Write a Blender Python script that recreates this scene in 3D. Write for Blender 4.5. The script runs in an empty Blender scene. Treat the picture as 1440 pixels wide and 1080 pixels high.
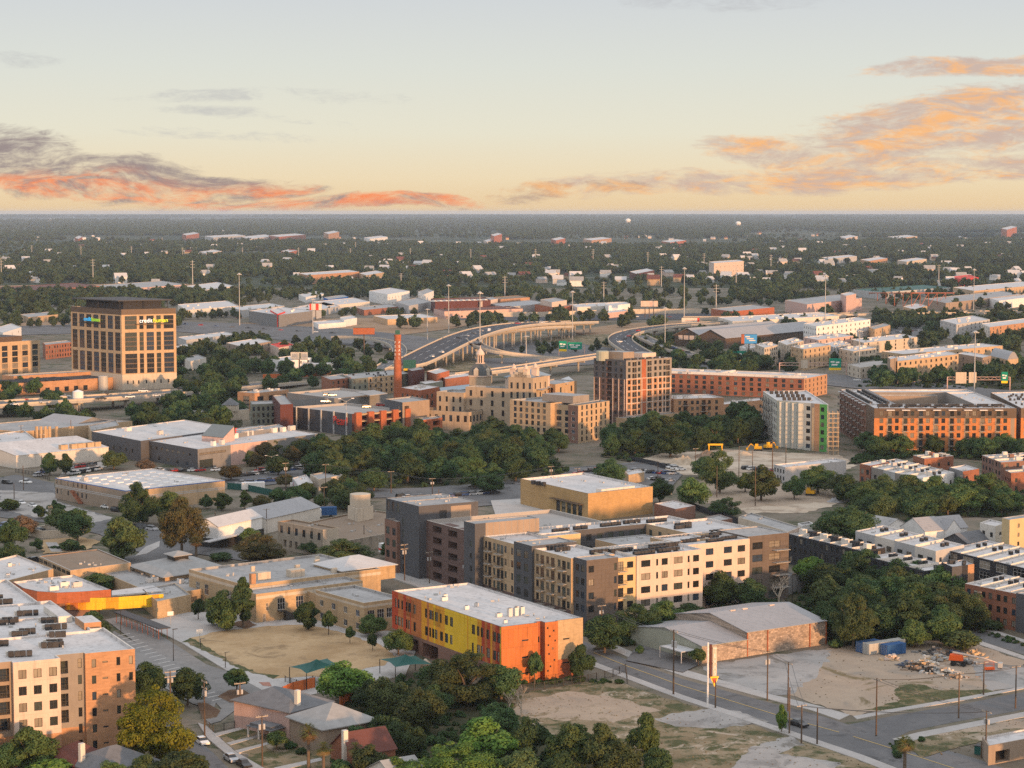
import bpy, math, random
from mathutils import Vector, noise as mnoise
rad = math.radians
SC = bpy.context.scene
COL = SC.collection
rng = random.Random(11)
# ------------------------------------------------------------------ camera (photo pixels are 1440 x 1080)
FPX, CAMH, EYE = 2912.0, 110.0, 298.0
PITCH = math.atan((540 - EYE) / FPX)
cd = bpy.data.cameras.new("camera"); cam = bpy.data.objects.new("camera", cd); COL.objects.link(cam)
cd.sensor_width = 36; cd.lens = 36 * FPX / 1440; cd.clip_start = 1; cd.clip_end = 90000
cam.location = (0, 0, CAMH); cam.rotation_euler = (math.pi / 2 - PITCH, 0, 0)
SC.camera = cam
cy = SC.cycles
cy.max_bounces = 4; cy.diffuse_bounces = 2; cy.glossy_bounces = 2; cy.transmission_bounces = 2
cy.transparent_max_bounces = 6; cy.volume_bounces = 0; cy.use_denoising = False; cy.use_adaptive_sampling = False
cy.sample_clamp_indirect = 4
SC.view_settings.view_transform = 'Standard'; SC.view_settings.look = 'None'
SC.view_settings.exposure = 0.16; SC.view_settings.gamma = 1
# ------------------------------------------------------------------ node helper
class NT:
    def __init__(s, tree): s.t = tree; tree.nodes.clear()
    def n(s, typ, ins=None, **kw):
        nd = s.t.nodes.new(typ)
        for k, v in kw.items(): setattr(nd, k, v)
        for k, v in (ins or {}).items(): s.set(nd.inputs[k], v)
        return nd
    def set(s, sock, v):
        if isinstance(v, bpy.types.NodeSocket): s.t.links.new(v, sock)
        else: sock.default_value = v
    def m(s, op, a, b=0.0, c=None, clamp=False):
        nd = s.t.nodes.new('ShaderNodeMath'); nd.operation = op; nd.use_clamp = clamp
        s.set(nd.inputs[0], a); s.set(nd.inputs[1], b)
        if c is not None: s.set(nd.inputs[2], c)
        return nd.outputs[0]
    def mix(s, f, a, b, typ='MIX'):
        nd = s.t.nodes.new('ShaderNodeMix'); nd.data_type = 'RGBA'; nd.blend_type = typ
        s.set(nd.inputs[0], f); s.set(nd.inputs[6], a); s.set(nd.inputs[7], b)
        return nd.outputs[2]
    def ramp(s, f, stops, interp='LINEAR'):
        nd = s.t.nodes.new('ShaderNodeValToRGB'); cr = nd.color_ramp; cr.interpolation = interp
        while len(cr.elements) < len(stops): cr.elements.new(0.5)
        for e, (p, c) in zip(cr.elements, stops):
            e.position = p; e.color = tuple(c) + (1,) if len(c) == 3 else c
        s.set(nd.inputs[0], f); return nd.outputs[0]
    def ss(s, v, a, b):
        nd = s.t.nodes.new('ShaderNodeMapRange'); nd.interpolation_type = 'SMOOTHSTEP'
        s.set(nd.inputs[0], v); nd.inputs[1].default_value = a; nd.inputs[2].default_value = b
        return nd.outputs[0]
    def noise(s, vec, scale, detail=4, rough=.55, dist=0, dim='3D'):
        nd = s.n('ShaderNodeTexNoise', {'Scale': scale, 'Detail': detail, 'Roughness': rough, 'Distortion': dist}, noise_dimensions=dim)
        s.t.links.new(vec, nd.inputs['Vector']); return nd.outputs['Fac']
def lin(*c):
    return tuple(((v / 255) / 12.92 if v <= 10 else (((v / 255) + .055) / 1.055) ** 2.4) for v in c)
# ------------------------------------------------------------------ sun + sky
SUN_AZ, SUN_EL = 146.0, 3.6        # azimuth clockwise from +Y (view direction), elevation
sd = bpy.data.lights.new("sun", 'SUN'); so = bpy.data.objects.new("sun", sd); COL.objects.link(so)
sd.energy = 5.0; sd.angle = rad(2.0); sd.color = (1.0, .52, .225)
sx, sy, sz = math.sin(rad(SUN_AZ)) * math.cos(rad(SUN_EL)), math.cos(rad(SUN_AZ)) * math.cos(rad(SUN_EL)), math.sin(rad(SUN_EL))
so.rotation_euler = Vector((sx, sy, sz)).to_track_quat('Z', 'Y').to_euler()
W = bpy.data.worlds.new("World"); SC.world = W; W.use_nodes = True
t = NT(W.node_tree)
sky = t.n('ShaderNodeTexSky', sky_type='NISHITA', sun_disc=False, sun_elevation=rad(SUN_EL), sun_rotation=rad(SUN_AZ), altitude=200, air_density=1, dust_density=1.5, ozone_density=1)
tc = t.n('ShaderNodeTexCoord'); sep = t.n('ShaderNodeSeparateXYZ', {0: tc.outputs['Generated']})
az = t.m('ARCTAN2', sep.outputs[0], sep.outputs[1]); el = t.m('ARCSINE', sep.outputs[2])
X = t.m('MULTIPLY', az, 2.912); Y = t.m('MULTIPLY', el, 2.912)     # thousand-pixel units: x right, y up from the horizon
grad = t.ramp(t.m('MULTIPLY', Y, .25), [(0, lin(240, 206, 156)), (.012, lin(241, 222, 186)), (.028, lin(233, 229, 209)), (.05, lin(222, 225, 217)), (.08, lin(208, 213, 219)), (.13, (.76, .82, .89)), (.3, (.98, .99, 1.03)), (1, (1.0, 1.03, 1.10))])
def vec(x, y, z=0.0): return t.n('ShaderNodeCombineXYZ', {0: x, 1: y, 2: z}).outputs[0]
wx = t.noise(vec(t.m('MULTIPLY', X, 3.0), t.m('MULTIPLY', Y, 9.0), 4.2), 1.0, 3)
Yw = t.m('ADD', Y, t.m('MULTIPLY', t.m('SUBTRACT', wx, .5), .06))
def blob(cx, cyy, rx, ry, slope=0.0):
    dx = t.m('SUBTRACT', X, cx); dy = t.m('SUBTRACT', t.m('SUBTRACT', Yw, cyy), t.m('MULTIPLY', dx, slope))
    q = t.m('ADD', t.m('POWER', t.m('ABSOLUTE', t.m('DIVIDE', dx, rx)), 2.0), t.m('POWER', t.m('ABSOLUTE', t.m('DIVIDE', dy, ry)), 2.0))
    return t.ss(q, 1.6, 0.0)
def mx(*a):
    r = a[0]
    for b in a[1:]: r = t.m('MAXIMUM', r, b)
    return r
na_ = t.noise(vec(t.m('MULTIPLY', X, 7.0), t.m('MULTIPLY', Y, 24.0), 1.7), 1.0, 9, .66, .7)
n2 = t.noise(vec(t.m('MULTIPLY', X, 13.0), t.m('MULTIPLY', Yw, 60.0), 8.3), 1.0, 8, .66, .6)
n3 = t.noise(vec(t.m('MULTIPLY', X, 30.0), t.m('MULTIPLY', Yw, 110.0), 3.1), 1.0, 8, .7, .8)
n1 = t.m('ADD', t.m('MULTIPLY', na_, .62), t.m('MULTIPLY', n3, .38))
mL = mx(blob(-.54, .04, .36, .036, -.05), blob(-.70, .085, .15, .05, -.12), blob(-.25, .012, .3, .014, -.01))
mC = mx(blob(.02, .022, .09, .016, .06), blob(.15, .03, .07, .012, .0))
mR = mx(blob(.64, .115, .42, .062, .16), blob(.5, .05, .55, .028, .05), blob(.36, .078, .13, .03, -.12), blob(.66, .195, .22, .02, .04))
mU = mx(blob(-.34, .165, .26, .016, .03), blob(-.36, .135, .2, .012, -.04), blob(-.42, .10, .2, .014, .02), blob(.3, .29, .2, .02, .0), blob(-.67, .213, .07, .012, .0))
dL = t.ss(t.m('ADD', n1, t.m('MULTIPLY', t.m('SUBTRACT', mL, 1.0), .44)), .31, .56)
dC = t.ss(t.m('ADD', n1, t.m('MULTIPLY', t.m('SUBTRACT', mC, 1.0), .42)), .36, .58)
dR = t.ss(t.m('ADD', n1, t.m('MULTIPLY', t.m('SUBTRACT', mR, 1.0), .42)), .30, .56)
dU = t.m('MULTIPLY', t.ss(t.m('ADD', n1, t.m('MULTIPLY', t.m('SUBTRACT', mU, 1.0), .3)), .40, .66), .6)
band = t.ss(t.m('ABSOLUTE', t.m('SUBTRACT', Yw, t.m('ADD', .028, t.m('MULTIPLY', t.m('ADD', X, .56), -.03)))), .03, .004)
glowL = t.m('MULTIPLY', band, t.ss(n2, .36, .58))
colL = t.mix(glowL, lin(146, 132, 136) + (1,), lin(255, 138, 80) + (1,))
colC = t.mix(t.ss(n2, .38, .6), lin(186, 158, 140) + (1,), lin(242, 180, 122) + (1,))
colR = t.mix(t.ss(n2, .44, .64), lin(205, 180, 168) + (1,), lin(255, 186, 118) + (1,))
c = t.mix(dU, grad, lin(184, 184, 188) + (1,))
c = t.mix(t.m('MULTIPLY', dR, .92), c, colR)
c = t.mix(t.m('MULTIPLY', dL, .92), c, colL)
c = t.mix(t.m('MULTIPLY', dC, .85), c, colC)
skyc = t.mix(1.0, sky.outputs[0], (.1, .1, .1, 1), 'MULTIPLY')
sunside = t.ss(t.m('COSINE', t.m('SUBTRACT', az, rad(SUN_AZ))), .2, 1.0); low = t.ss(el, .7, .02)
c = t.mix(t.m('MULTIPLY', t.m('MULTIPLY', sunside, low), .4), c, (2.4, 1.75, 1.2, 1))
tot = t.mix(.06, c, skyc)
bg = t.n('ShaderNodeBackground', {'Color': tot, 'Strength': .92})
t.n('ShaderNodeOutputWorld', {'Surface': bg.outputs[0]})
# ------------------------------------------------------------------ projection of photo pixels onto a level plane
cp, sp = math.cos(PITCH), math.sin(PITCH)
def P(px, py, z=0.0):
    u, v = (px - 720) / FPX, (540 - py) / FPX
    dx, dy, dz = u, cp + v * sp, v * cp - sp
    k = (z - CAMH) / dz
    return (dx * k, dy * k)
def P3(px, py, z=0.0): a = P(px, py, z); return (a[0], a[1], z)
def hgt(ytop, ybase): return CAMH * (ybase - ytop) / (ybase - EYE)
def mpp(py): return CAMH / (py - EYE)          # metres per photo pixel at the ground line py
# ------------------------------------------------------------------ materials
MATS = {}
def mat(name, rgb, rough=.85, var=.16, sc=.25, fine=3.0, metal=0, spec=.3, wave=None, stain=0.0, objrand=0.0, bump=0.0, ribs=None, seam=None):
    if name in MATS: return MATS[name]
    m = bpy.data.materials.new(name); m.use_nodes = True; t = NT(m.node_tree); MATS[name] = m
    tc = t.n('ShaderNodeTexCoord').outputs['Object']
    a = t.noise(tc, sc, 5, .6); b = t.noise(tc, fine, 3, .6)
    f = t.m('ADD', t.m('MULTIPLY', t.m('SUBTRACT', a, .5), var * 2.2), t.m('MULTIPLY', t.m('SUBTRACT', b, .5), var * 1.6))
    f = t.m('ADD', f, 1.0)
    if objrand:
        oi = t.n('ShaderNodeObjectInfo').outputs['Random']
        f = t.m('MULTIPLY', f, t.m('ADD', 1 - objrand / 2, t.m('MULTIPLY', oi, objrand)))
    if stain:   # weathering streaks that run down a wall / patches on a roof
        mp = t.n('ShaderNodeMapping', {'Scale': (1, 1, .12)}); t.t.links.new(tc, mp.inputs[0])
        sn = t.noise(mp.outputs[0], .8, 5, .65)
        f = t.m('MULTIPLY', f, t.m('SUBTRACT', 1.0, t.m('MULTIPLY', t.ss(sn, .5, .72), stain)))
    if seam:    # panel joints or coarse masonry courses
        s4 = t.n('ShaderNodeSeparateXYZ', {0: tc}).outputs; uv = t.n('ShaderNodeCombineXYZ', {0: t.m('ADD', t.m('MULTIPLY', s4[0], .85), t.m('MULTIPLY', s4[1], .53)), 1: s4[2]}).outputs[0]
        br = t.n('ShaderNodeTexBrick', {'Scale': 1.0, 'Mortar Size': seam[2], 'Brick Width': seam[0], 'Row Height': seam[1], 'Color1': (1, 1, 1, 1), 'Color2': (seam[3],) * 3 + (1,), 'Mortar': (seam[4],) * 3 + (1,), 'Mortar Smooth': .2}); t.t.links.new(uv, br.inputs['Vector'])
        f = t.m('MULTIPLY', f, t.n('ShaderNodeSeparateColor', {0: br.outputs['Color']}).outputs[0])
    colr = t.mix(1.0, tuple(rgb) + (1,), t.n('ShaderNodeCombineColor', {0: f, 1: f, 2: f}).outputs[0], 'MULTIPLY')
    bs = t.n('ShaderNodeBsdfPrincipled', {'Base Color': colr, 'Roughness': rough, 'Metallic': metal})
    bs.inputs['Specular IOR Level'].default_value = spec
    if ribs:    # standing seams / corrugation: (axis, period, strength)
        s3 = t.n('ShaderNodeSeparateXYZ', {0: tc}).outputs
        if ribs[0] == 'h': w = s3[0]; w = t.m('ADD', t.m('MULTIPLY', s3[0], .85), t.m('MULTIPLY', s3[1], .52))
        elif ribs[0] == 'r': w = t.m('SUBTRACT', t.m('MULTIPLY', s3[1], .85), t.m('MULTIPLY', s3[0], .52))
        else: w = s3[2]
        tri = t.m('PINGPONG', t.m('DIVIDE', w, ribs[1]), .5)
        bp = t.n('ShaderNodeBump', {'Strength': ribs[2], 'Distance': .08, 'Height': t.ss(tri, 0.0, .25)})
        t.t.links.new(bp.outputs[0], bs.inputs['Normal'])
    elif bump:
        bp = t.n('ShaderNodeBump', {'Strength': bump, 'Distance': .05, 'Height': b}); t.t.links.new(bp.outputs[0], bs.inputs['Normal'])
    t.n('ShaderNodeOutputMaterial', {'Surface': bs.outputs[0]})
    return m
def emat(name, rgb, st):
    if name in MATS: return MATS[name]
    m = bpy.data.materials.new(name); m.use_nodes = True; t = NT(m.node_tree); MATS[name] = m
    bs = t.n('ShaderNodeBsdfPrincipled', {'Base Color': tuple(rgb) + (1,), 'Emission Color': tuple(rgb) + (1,), 'Emission Strength': st})
    t.n('ShaderNodeOutputMaterial', {'Surface': bs.outputs[0]}); return m
M = lambda k: MATS[k]
for k, c, kw in [
    ('cream', (.60, .485, .41), dict(stain=.2, seam=(3.4, 3.4, .03, .96, .8))), ('goldbrick', (.47, .30, .135), dict(fine=9, var=.2, stain=.12, seam=(1.1, .34, .02, .84, .9))), ('umber', (.135, .112, .098), dict(stain=.2, seam=(2.4, 1.2, .03, .92, .7))), ('tan', (.49, .355, .22), dict(stain=.22, seam=(1.2, .4, .02, .88, .88))), ('tanbrick', (.46, .335, .20), dict(fine=9, var=.22, stain=.2, seam=(1.1, .34, .02, .84, .9))),
    ('vividbrick', (.54, .215, .075), dict(fine=9, var=.24, stain=.12, seam=(1.1, .34, .02, .8, .9))), ('orangebrick', (.46, .26, .145), dict(fine=9, var=.26, stain=.15, seam=(1.1, .34, .02, .8, .9))), ('redbrick', (.30, .125, .075), dict(fine=9, var=.28, stain=.2, seam=(1.1, .34, .02, .8, .9))),
    ('brownbrick', (.22, .125, .095), dict(fine=9, var=.26)), ('maroon', (.10, .035, .03), {}), ('darkgrey', (.085, .088, .098), dict(stain=.1)),
    ('charcoal', (.035, .036, .042), dict(ribs=('h', .5, .4))), ('midgrey', (.20, .20, .20), dict(stain=.15)), ('warmgrey', (.26, .235, .21), dict(stain=.15)),
    ('lightgrey', (.42, .42, .42), dict(stain=.15)), ('white', (.74, .73, .71), dict(stain=.1)), ('offwhite', (.62, .58, .52), dict(stain=.2)),
    ('concrete', (.38, .355, .32), dict(stain=.25)), ('oldconcrete', (.30, .26, .21), dict(stain=.5, var=.3)), ('limestone', (.40, .315, .225), dict(stain=.3)), ('palestone', (.52, .45, .36), dict(stain=.25)),
    ('taupe', (.30, .235, .18), dict(stain=.15)), ('sandpanel', (.56, .43, .24), dict(ribs=('h', .6, .3))), ('pink', (.55, .38, .33), dict(stain=.2)),
    ('olivegrey', (.20, .21, .17), dict(stain=.15)), ('sage', (.36, .37, .30), dict(ribs=('h', .5, .3), stain=.2)), ('green', (.09, .31, .08), {}), ('stucco', (.47, .47, .43), dict(stain=.12)),
    ('orange', (.50, .165, .05), dict(stain=.3, var=.2, seam=(1.3, 4.4, .035, .86, .6))), ('deepred', (.44, .065, .025), dict(stain=.25, seam=(.9, 4.4, .03, .86, .6))), ('amber', (.70, .32, .025), dict(stain=.25, seam=(.9, 4.4, .03, .86, .6))), ('yellow', (.76, .49, .03), dict(stain=.25, seam=(.9, 4.4, .03, .9, .65))), ('redpaint', (.6, .05, .03), {}),
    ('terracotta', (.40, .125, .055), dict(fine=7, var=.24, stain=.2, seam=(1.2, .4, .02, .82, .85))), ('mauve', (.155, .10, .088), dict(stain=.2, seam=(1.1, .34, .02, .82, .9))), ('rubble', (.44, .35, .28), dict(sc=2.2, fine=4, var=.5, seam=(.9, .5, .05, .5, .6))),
    ('roofwhite', (.57, .55, .54), dict(sc=.12, fine=1.6, var=.26, stain=.35, seam=(3.1, 900, .035, .95, .84))), ('roofgrey', (.35, .345, .34), dict(sc=.12, fine=1.4, var=.32, stain=.4, seam=(2.6, 900, .035, .94, .82))), ('roofdark', (.07, .07, .075), dict(sc=.15)),
    ('roofbrown', (.235, .175, .125), dict(sc=.1, fine=1.0, var=.25)), ('roofmetal', (.29, .29, .30), dict(rough=.5, ribs=('r', .9, .5), stain=.2, sc=.12)),
    ('roofsilver', (.47, .47, .475), dict(rough=.45, ribs=('r', .9, .5), stain=.12)), ('roofblue', (.20, .27, .33), dict(rough=.4, ribs=('r', .9, .5))),
    ('shinglegrey', (.15, .155, .165), dict(sc=.5, fine=6, var=.3, stain=.2)), ('shinglelight', (.30, .30, .295), dict(sc=.5, fine=6, var=.3)), ('shinglered', (.13, .05, .04), dict(sc=.5, fine=6, var=.3)),
    ('framedark', (.03, .028, .026), dict(rough=.5)), ('framewhite', (.62, .6, .57), {}), ('bronze', (.10, .07, .05), dict(rough=.5)),
    ('unlit_interior', (.022, .02, .019), dict(rough=1)), ('steel', (.33, .32, .31), dict(rough=.45, metal=.6)), ('rail', (.05, .048, .046), dict(rough=.5)),
    ('acdark', (.045, .045, .047), dict(var=.3, objrand=.5)), ('aclight', (.62, .58, .54), dict(objrand=.4)), ('wood', (.115, .08, .055), dict(fine=8, var=.3, objrand=.5)), ('galv', (.40, .40, .39), dict(rough=.5)),
    ('fenceorange', (.52, .14, .04), dict(objrand=.3)), ('teal', (.015, .09, .078), dict(rough=.7, var=.25)), ('kerb', (.45, .43, .40), {}), ('paint', (.75, .74, .72), {}), ('bluepaint', (.02, .12, .42), {}),
    ('containerblue', (.03, .10, .26), dict(ribs=('h', .3, .6), stain=.2)), ('containergrey', (.40, .40, .38), dict(ribs=('h', .3, .6), stain=.2)), ('ply', (.52, .37, .22), dict(var=.3)), ('tarp', (.10, .13, .20), dict(var=.4)),
    ('tyre', (.02, .02, .02), {}), ('carglass', (.02, .022, .025), dict(rough=.12, spec=.6, var=0)), ('signgreen', (.0, .23, .15), {}), ('signyellow', (.85, .55, .02), {}), ('bark', (.13, .10, .075), dict(var=.4)),
    ('barkpale', (.42, .36, .29), dict(var=.4)), ('brass', (.095, .105, .11), {}), ('boomorange', (.80, .12, .02), {}), ('diggeryellow', (.80, .42, .02), {}), ('deck', (.36, .34, .32), dict(sc=.08, var=.2)),
    ]: mat(k, c, **kw)
def glass(name, c, rough=.1, spec=.5): return mat(name, c, rough=rough, spec=spec, var=.25, sc=.3, fine=.8, objrand=.7)
glass('glass', (.022, .024, .027)); glass('glassblind', (.21, .185, .15), .3); glass('glassgreen', (.05, .06, .055)); glass('glassblue', (.03, .045, .07))
# ------------------------------------------------------------------ mesh builder
class MB:
    def __init__(s): s.v = []; s.f = []; s.m = []
    def face(s, pts, mi=0):
        i = len(s.v); s.v += [tuple(p) for p in pts]; s.f.append(tuple(range(i, i + len(pts)))); s.m.append(mi)
    def box(s, cx, cyy, z0, dx, dyy, h, rz=0.0, mi=0, top=1.0):
        c, n = math.cos(rz), math.sin(rz)
        q = []
        for k, zz in ((1.0, z0), (top, z0 + h)):
            for a, b in ((-1, -1), (1, -1), (1, 1), (-1, 1)):
                x, y = a * dx / 2 * k, b * dyy / 2 * k
                q.append((cx + x * c - y * n, cyy + x * n + y * c, zz))
        i = len(s.v); s.v += q
        for f in ((3, 2, 1, 0), (4, 5, 6, 7), (0, 1, 5, 4), (1, 2, 6, 5), (2, 3, 7, 6), (3, 0, 4, 7)):
            s.f.append(tuple(i + k for k in f)); s.m.append(mi)
    def prism(s, poly, z0, z1, mi=0, topmi=None, bottom=True):
        n = len(poly)
        for i in range(n):
            a, b = poly[i], poly[(i + 1) % n]
            s.face([(a[0], a[1], z0), (b[0], b[1], z0), (b[0], b[1], z1), (a[0], a[1], z1)], mi)
        s.face([(p[0], p[1], z1) for p in poly], mi if topmi is None else topmi)
        if bottom: s.face([(p[0], p[1], z0) for p in reversed(poly)], mi)
    def tube(s, p0, p1, r0, r1=None, n=6, mi=0, caps=True):
        r1 = r0 if r1 is None else r1
        p0, p1 = Vector(p0), Vector(p1); d = (p1 - p0)
        if d.length < 1e-6: return
        d.normalize(); a = d.cross(Vector((0, 0, 1)) if abs(d.z) < .9 else Vector((1, 0, 0))).normalized(); b = d.cross(a)
        i = len(s.v)
        for p, r in ((p0, r0), (p1, r1)):
            for k in range(n):
                w = 2 * math.pi * k / n; s.v.append(tuple(p + (a * math.cos(w) + b * math.sin(w)) * r))
        for k in range(n):
            k2 = (k + 1) % n; s.f.append((i + k2, i + k, i + n + k, i + n + k2)); s.m.append(mi)
        if caps:
            s.f.append(tuple(i + k for k in range(n))); s.m.append(mi)
            s.f.append(tuple(i + n + k for k in reversed(range(n)))); s.m.append(mi)
    def lathe(s, cx, cyy, prof, n=14, mi=0):
        i0 = len(s.v)
        for r, z in prof:
            for k in range(n):
                w = 2 * math.pi * k / n; s.v.append((cx + r * math.cos(w), cyy + r * math.sin(w), z))
        for j in range(len(prof) - 1):
            for k in range(n):
                k2 = (k + 1) % n; a = i0 + j * n
                s.f.append((a + k, a + k2, a + n + k2, a + n + k)); s.m.append(mi)
        s.f.append(tuple(i0 + (len(prof) - 1) * n + k for k in range(n))); s.m.append(mi)
    def mesh(s, name, mats, o=(0, 0, 0), smooth=False):
        me = bpy.data.meshes.new(name)
        ox, oy, oz = o
        me.from_pydata([(x - ox, y - oy, z - oz) for x, y, z in s.v], [], s.f)
        for m in (mats if isinstance(mats, (list, tuple)) else [mats]): me.materials.append(M(m) if isinstance(m, str) else m)
        me.polygons.foreach_set('material_index', s.m)
        if smooth: me.polygons.foreach_set('use_smooth', [True] * len(s.f))
        me.update(); return me
    def build(s, name, mats, parent=None, o=None, smooth=False):
        if o is None: o = parent.get('_o', (0, 0, 0)) if parent is not None else (0, 0, 0)
        return link(name, s.mesh(name, mats, o, smooth), parent)
KIDS = {}
def link(name, me, parent=None, loc=(0, 0, 0), rz=0.0):
    ob = bpy.data.objects.new(name, me); COL.objects.link(ob)
    if parent is not None: ob.parent = parent; KIDS.setdefault(parent.name, []).append(ob)
    ob.location = loc; ob.rotation_euler = (0, 0, rz); return ob
def tag(o, label=None, cat=None, group=None, kind=None):
    if label: o['label'] = label
    if cat: o['category'] = cat
    if group: o['group'] = group
    if kind: o['kind'] = kind
    return o
def thing(name, label, cat, loc=(0, 0, 0), rz=0.0, group=None):
    o = bpy.data.objects.new(name, None); COL.objects.link(o); o.location = loc; o.rotation_euler = (0, 0, rz)
    o.empty_display_size = .1
    return tag(o, label, cat, group)
class Grp:      # a thing whose parts are modelled in world coordinates
    def __init__(s, name, label, cat, loc, group=None):
        if len(loc) == 2: loc = (loc[0], loc[1], 0)
        s.root = thing(name, label, cat, loc, 0, group); s.o = tuple(loc)
    def part(s, name, mb, mats, parent=None, smooth=False):
        return link(name, mb.mesh(name, mats, s.o, smooth), parent or s.root)
def copy_tree(o, parent=None):
    c = o.copy(); COL.objects.link(c)
    if parent is not None: c.parent = parent; KIDS.setdefault(parent.name, []).append(c)
    for ch in list(KIDS.get(o.name, ())): copy_tree(ch, c)
    return c
def struct(name, mb, mats): return tag(mb.build(name, mats), kind='structure')
# ------------------------------------------------------------------ buildings
WINC = {}
def window_mesh(w, h, frame, pane, mull, split=False):
    key = (round(w, 2), round(h, 2), frame, pane, mull, split)
    if key in WINC: return WINC[key]
    f = MB(); fw = .09 if w > 1 else .07
    for x0, x1, z0, z1 in ((0, fw, 0, h), (w - fw, w, 0, h), (fw, w - fw, 0, fw), (fw, w - fw, h - fw, h)):
        f.box((x0 + x1) / 2, .12, z0, x1 - x0, .1, z1 - z0)
    for k in range(1, mull + 1): f.box(w * k / (mull + 1), .125, fw, .06, .07, h - 2 * fw)
    if h > 4:
        for k in range(1, int(h / 3.3) + 1): f.box(w / 2, .1, h * k / (int(h / 3.3) + 1) - .3, w - 2 * fw, .08, .6)
    elif h > 1.9: f.box(w / 2, .13, h * .55, w - 2 * fw, .05, .06)
    p = MB(); p.face([(0.02, .15, 0.02), (w - .02, .15, 0.02), (w - .02, .15, h - .02), (0.02, .15, h - .02)])
    if split: r = (f.mesh('window', [frame]), p.mesh('pane', [pane]))
    else:
        i = len(f.v); f.v += p.v; f.f.append((i, i + 1, i + 2, i + 3)); f.m.append(1); r = (f.mesh('window', [frame, pane]), None)
    WINC[key] = r; return r
def inset(poly, d):
    n = len(poly); out = []
    for i in range(n):
        a, b, c = Vector(poly[i - 1][:2]), Vector(poly[i][:2]), Vector(poly[(i + 1) % n][:2])
        e1 = (b - a).normalized(); e2 = (c - b).normalized()
        n1 = Vector((-e1.y, e1.x)); n2 = Vector((-e2.y, e2.x)); k = 1 + n1.dot(n2)
        out.append(tuple(b + (n1 + n2) * (d / max(k, .25))))
    return out
def quad(L, F, R, h, Lh=None):
    """footprint from three roof corners seen in the photo at height h (left, front, right)"""
    l, f, r = P(*L, h), P(*F, h), P(*R, h)
    return [l, f, r, (l[0] + r[0] - f[0], l[1] + r[1] - f[1])]
def pin(poly, x, y):
    c = False; n = len(poly)
    for i in range(n):
        (x1, y1), (x2, y2) = poly[i][:2], poly[(i + 1) % n][:2]
        if (y1 > y) != (y2 > y) and x < (x2 - x1) * (y - y1) / (y2 - y1) + x1: c = not c
    return c
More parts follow.
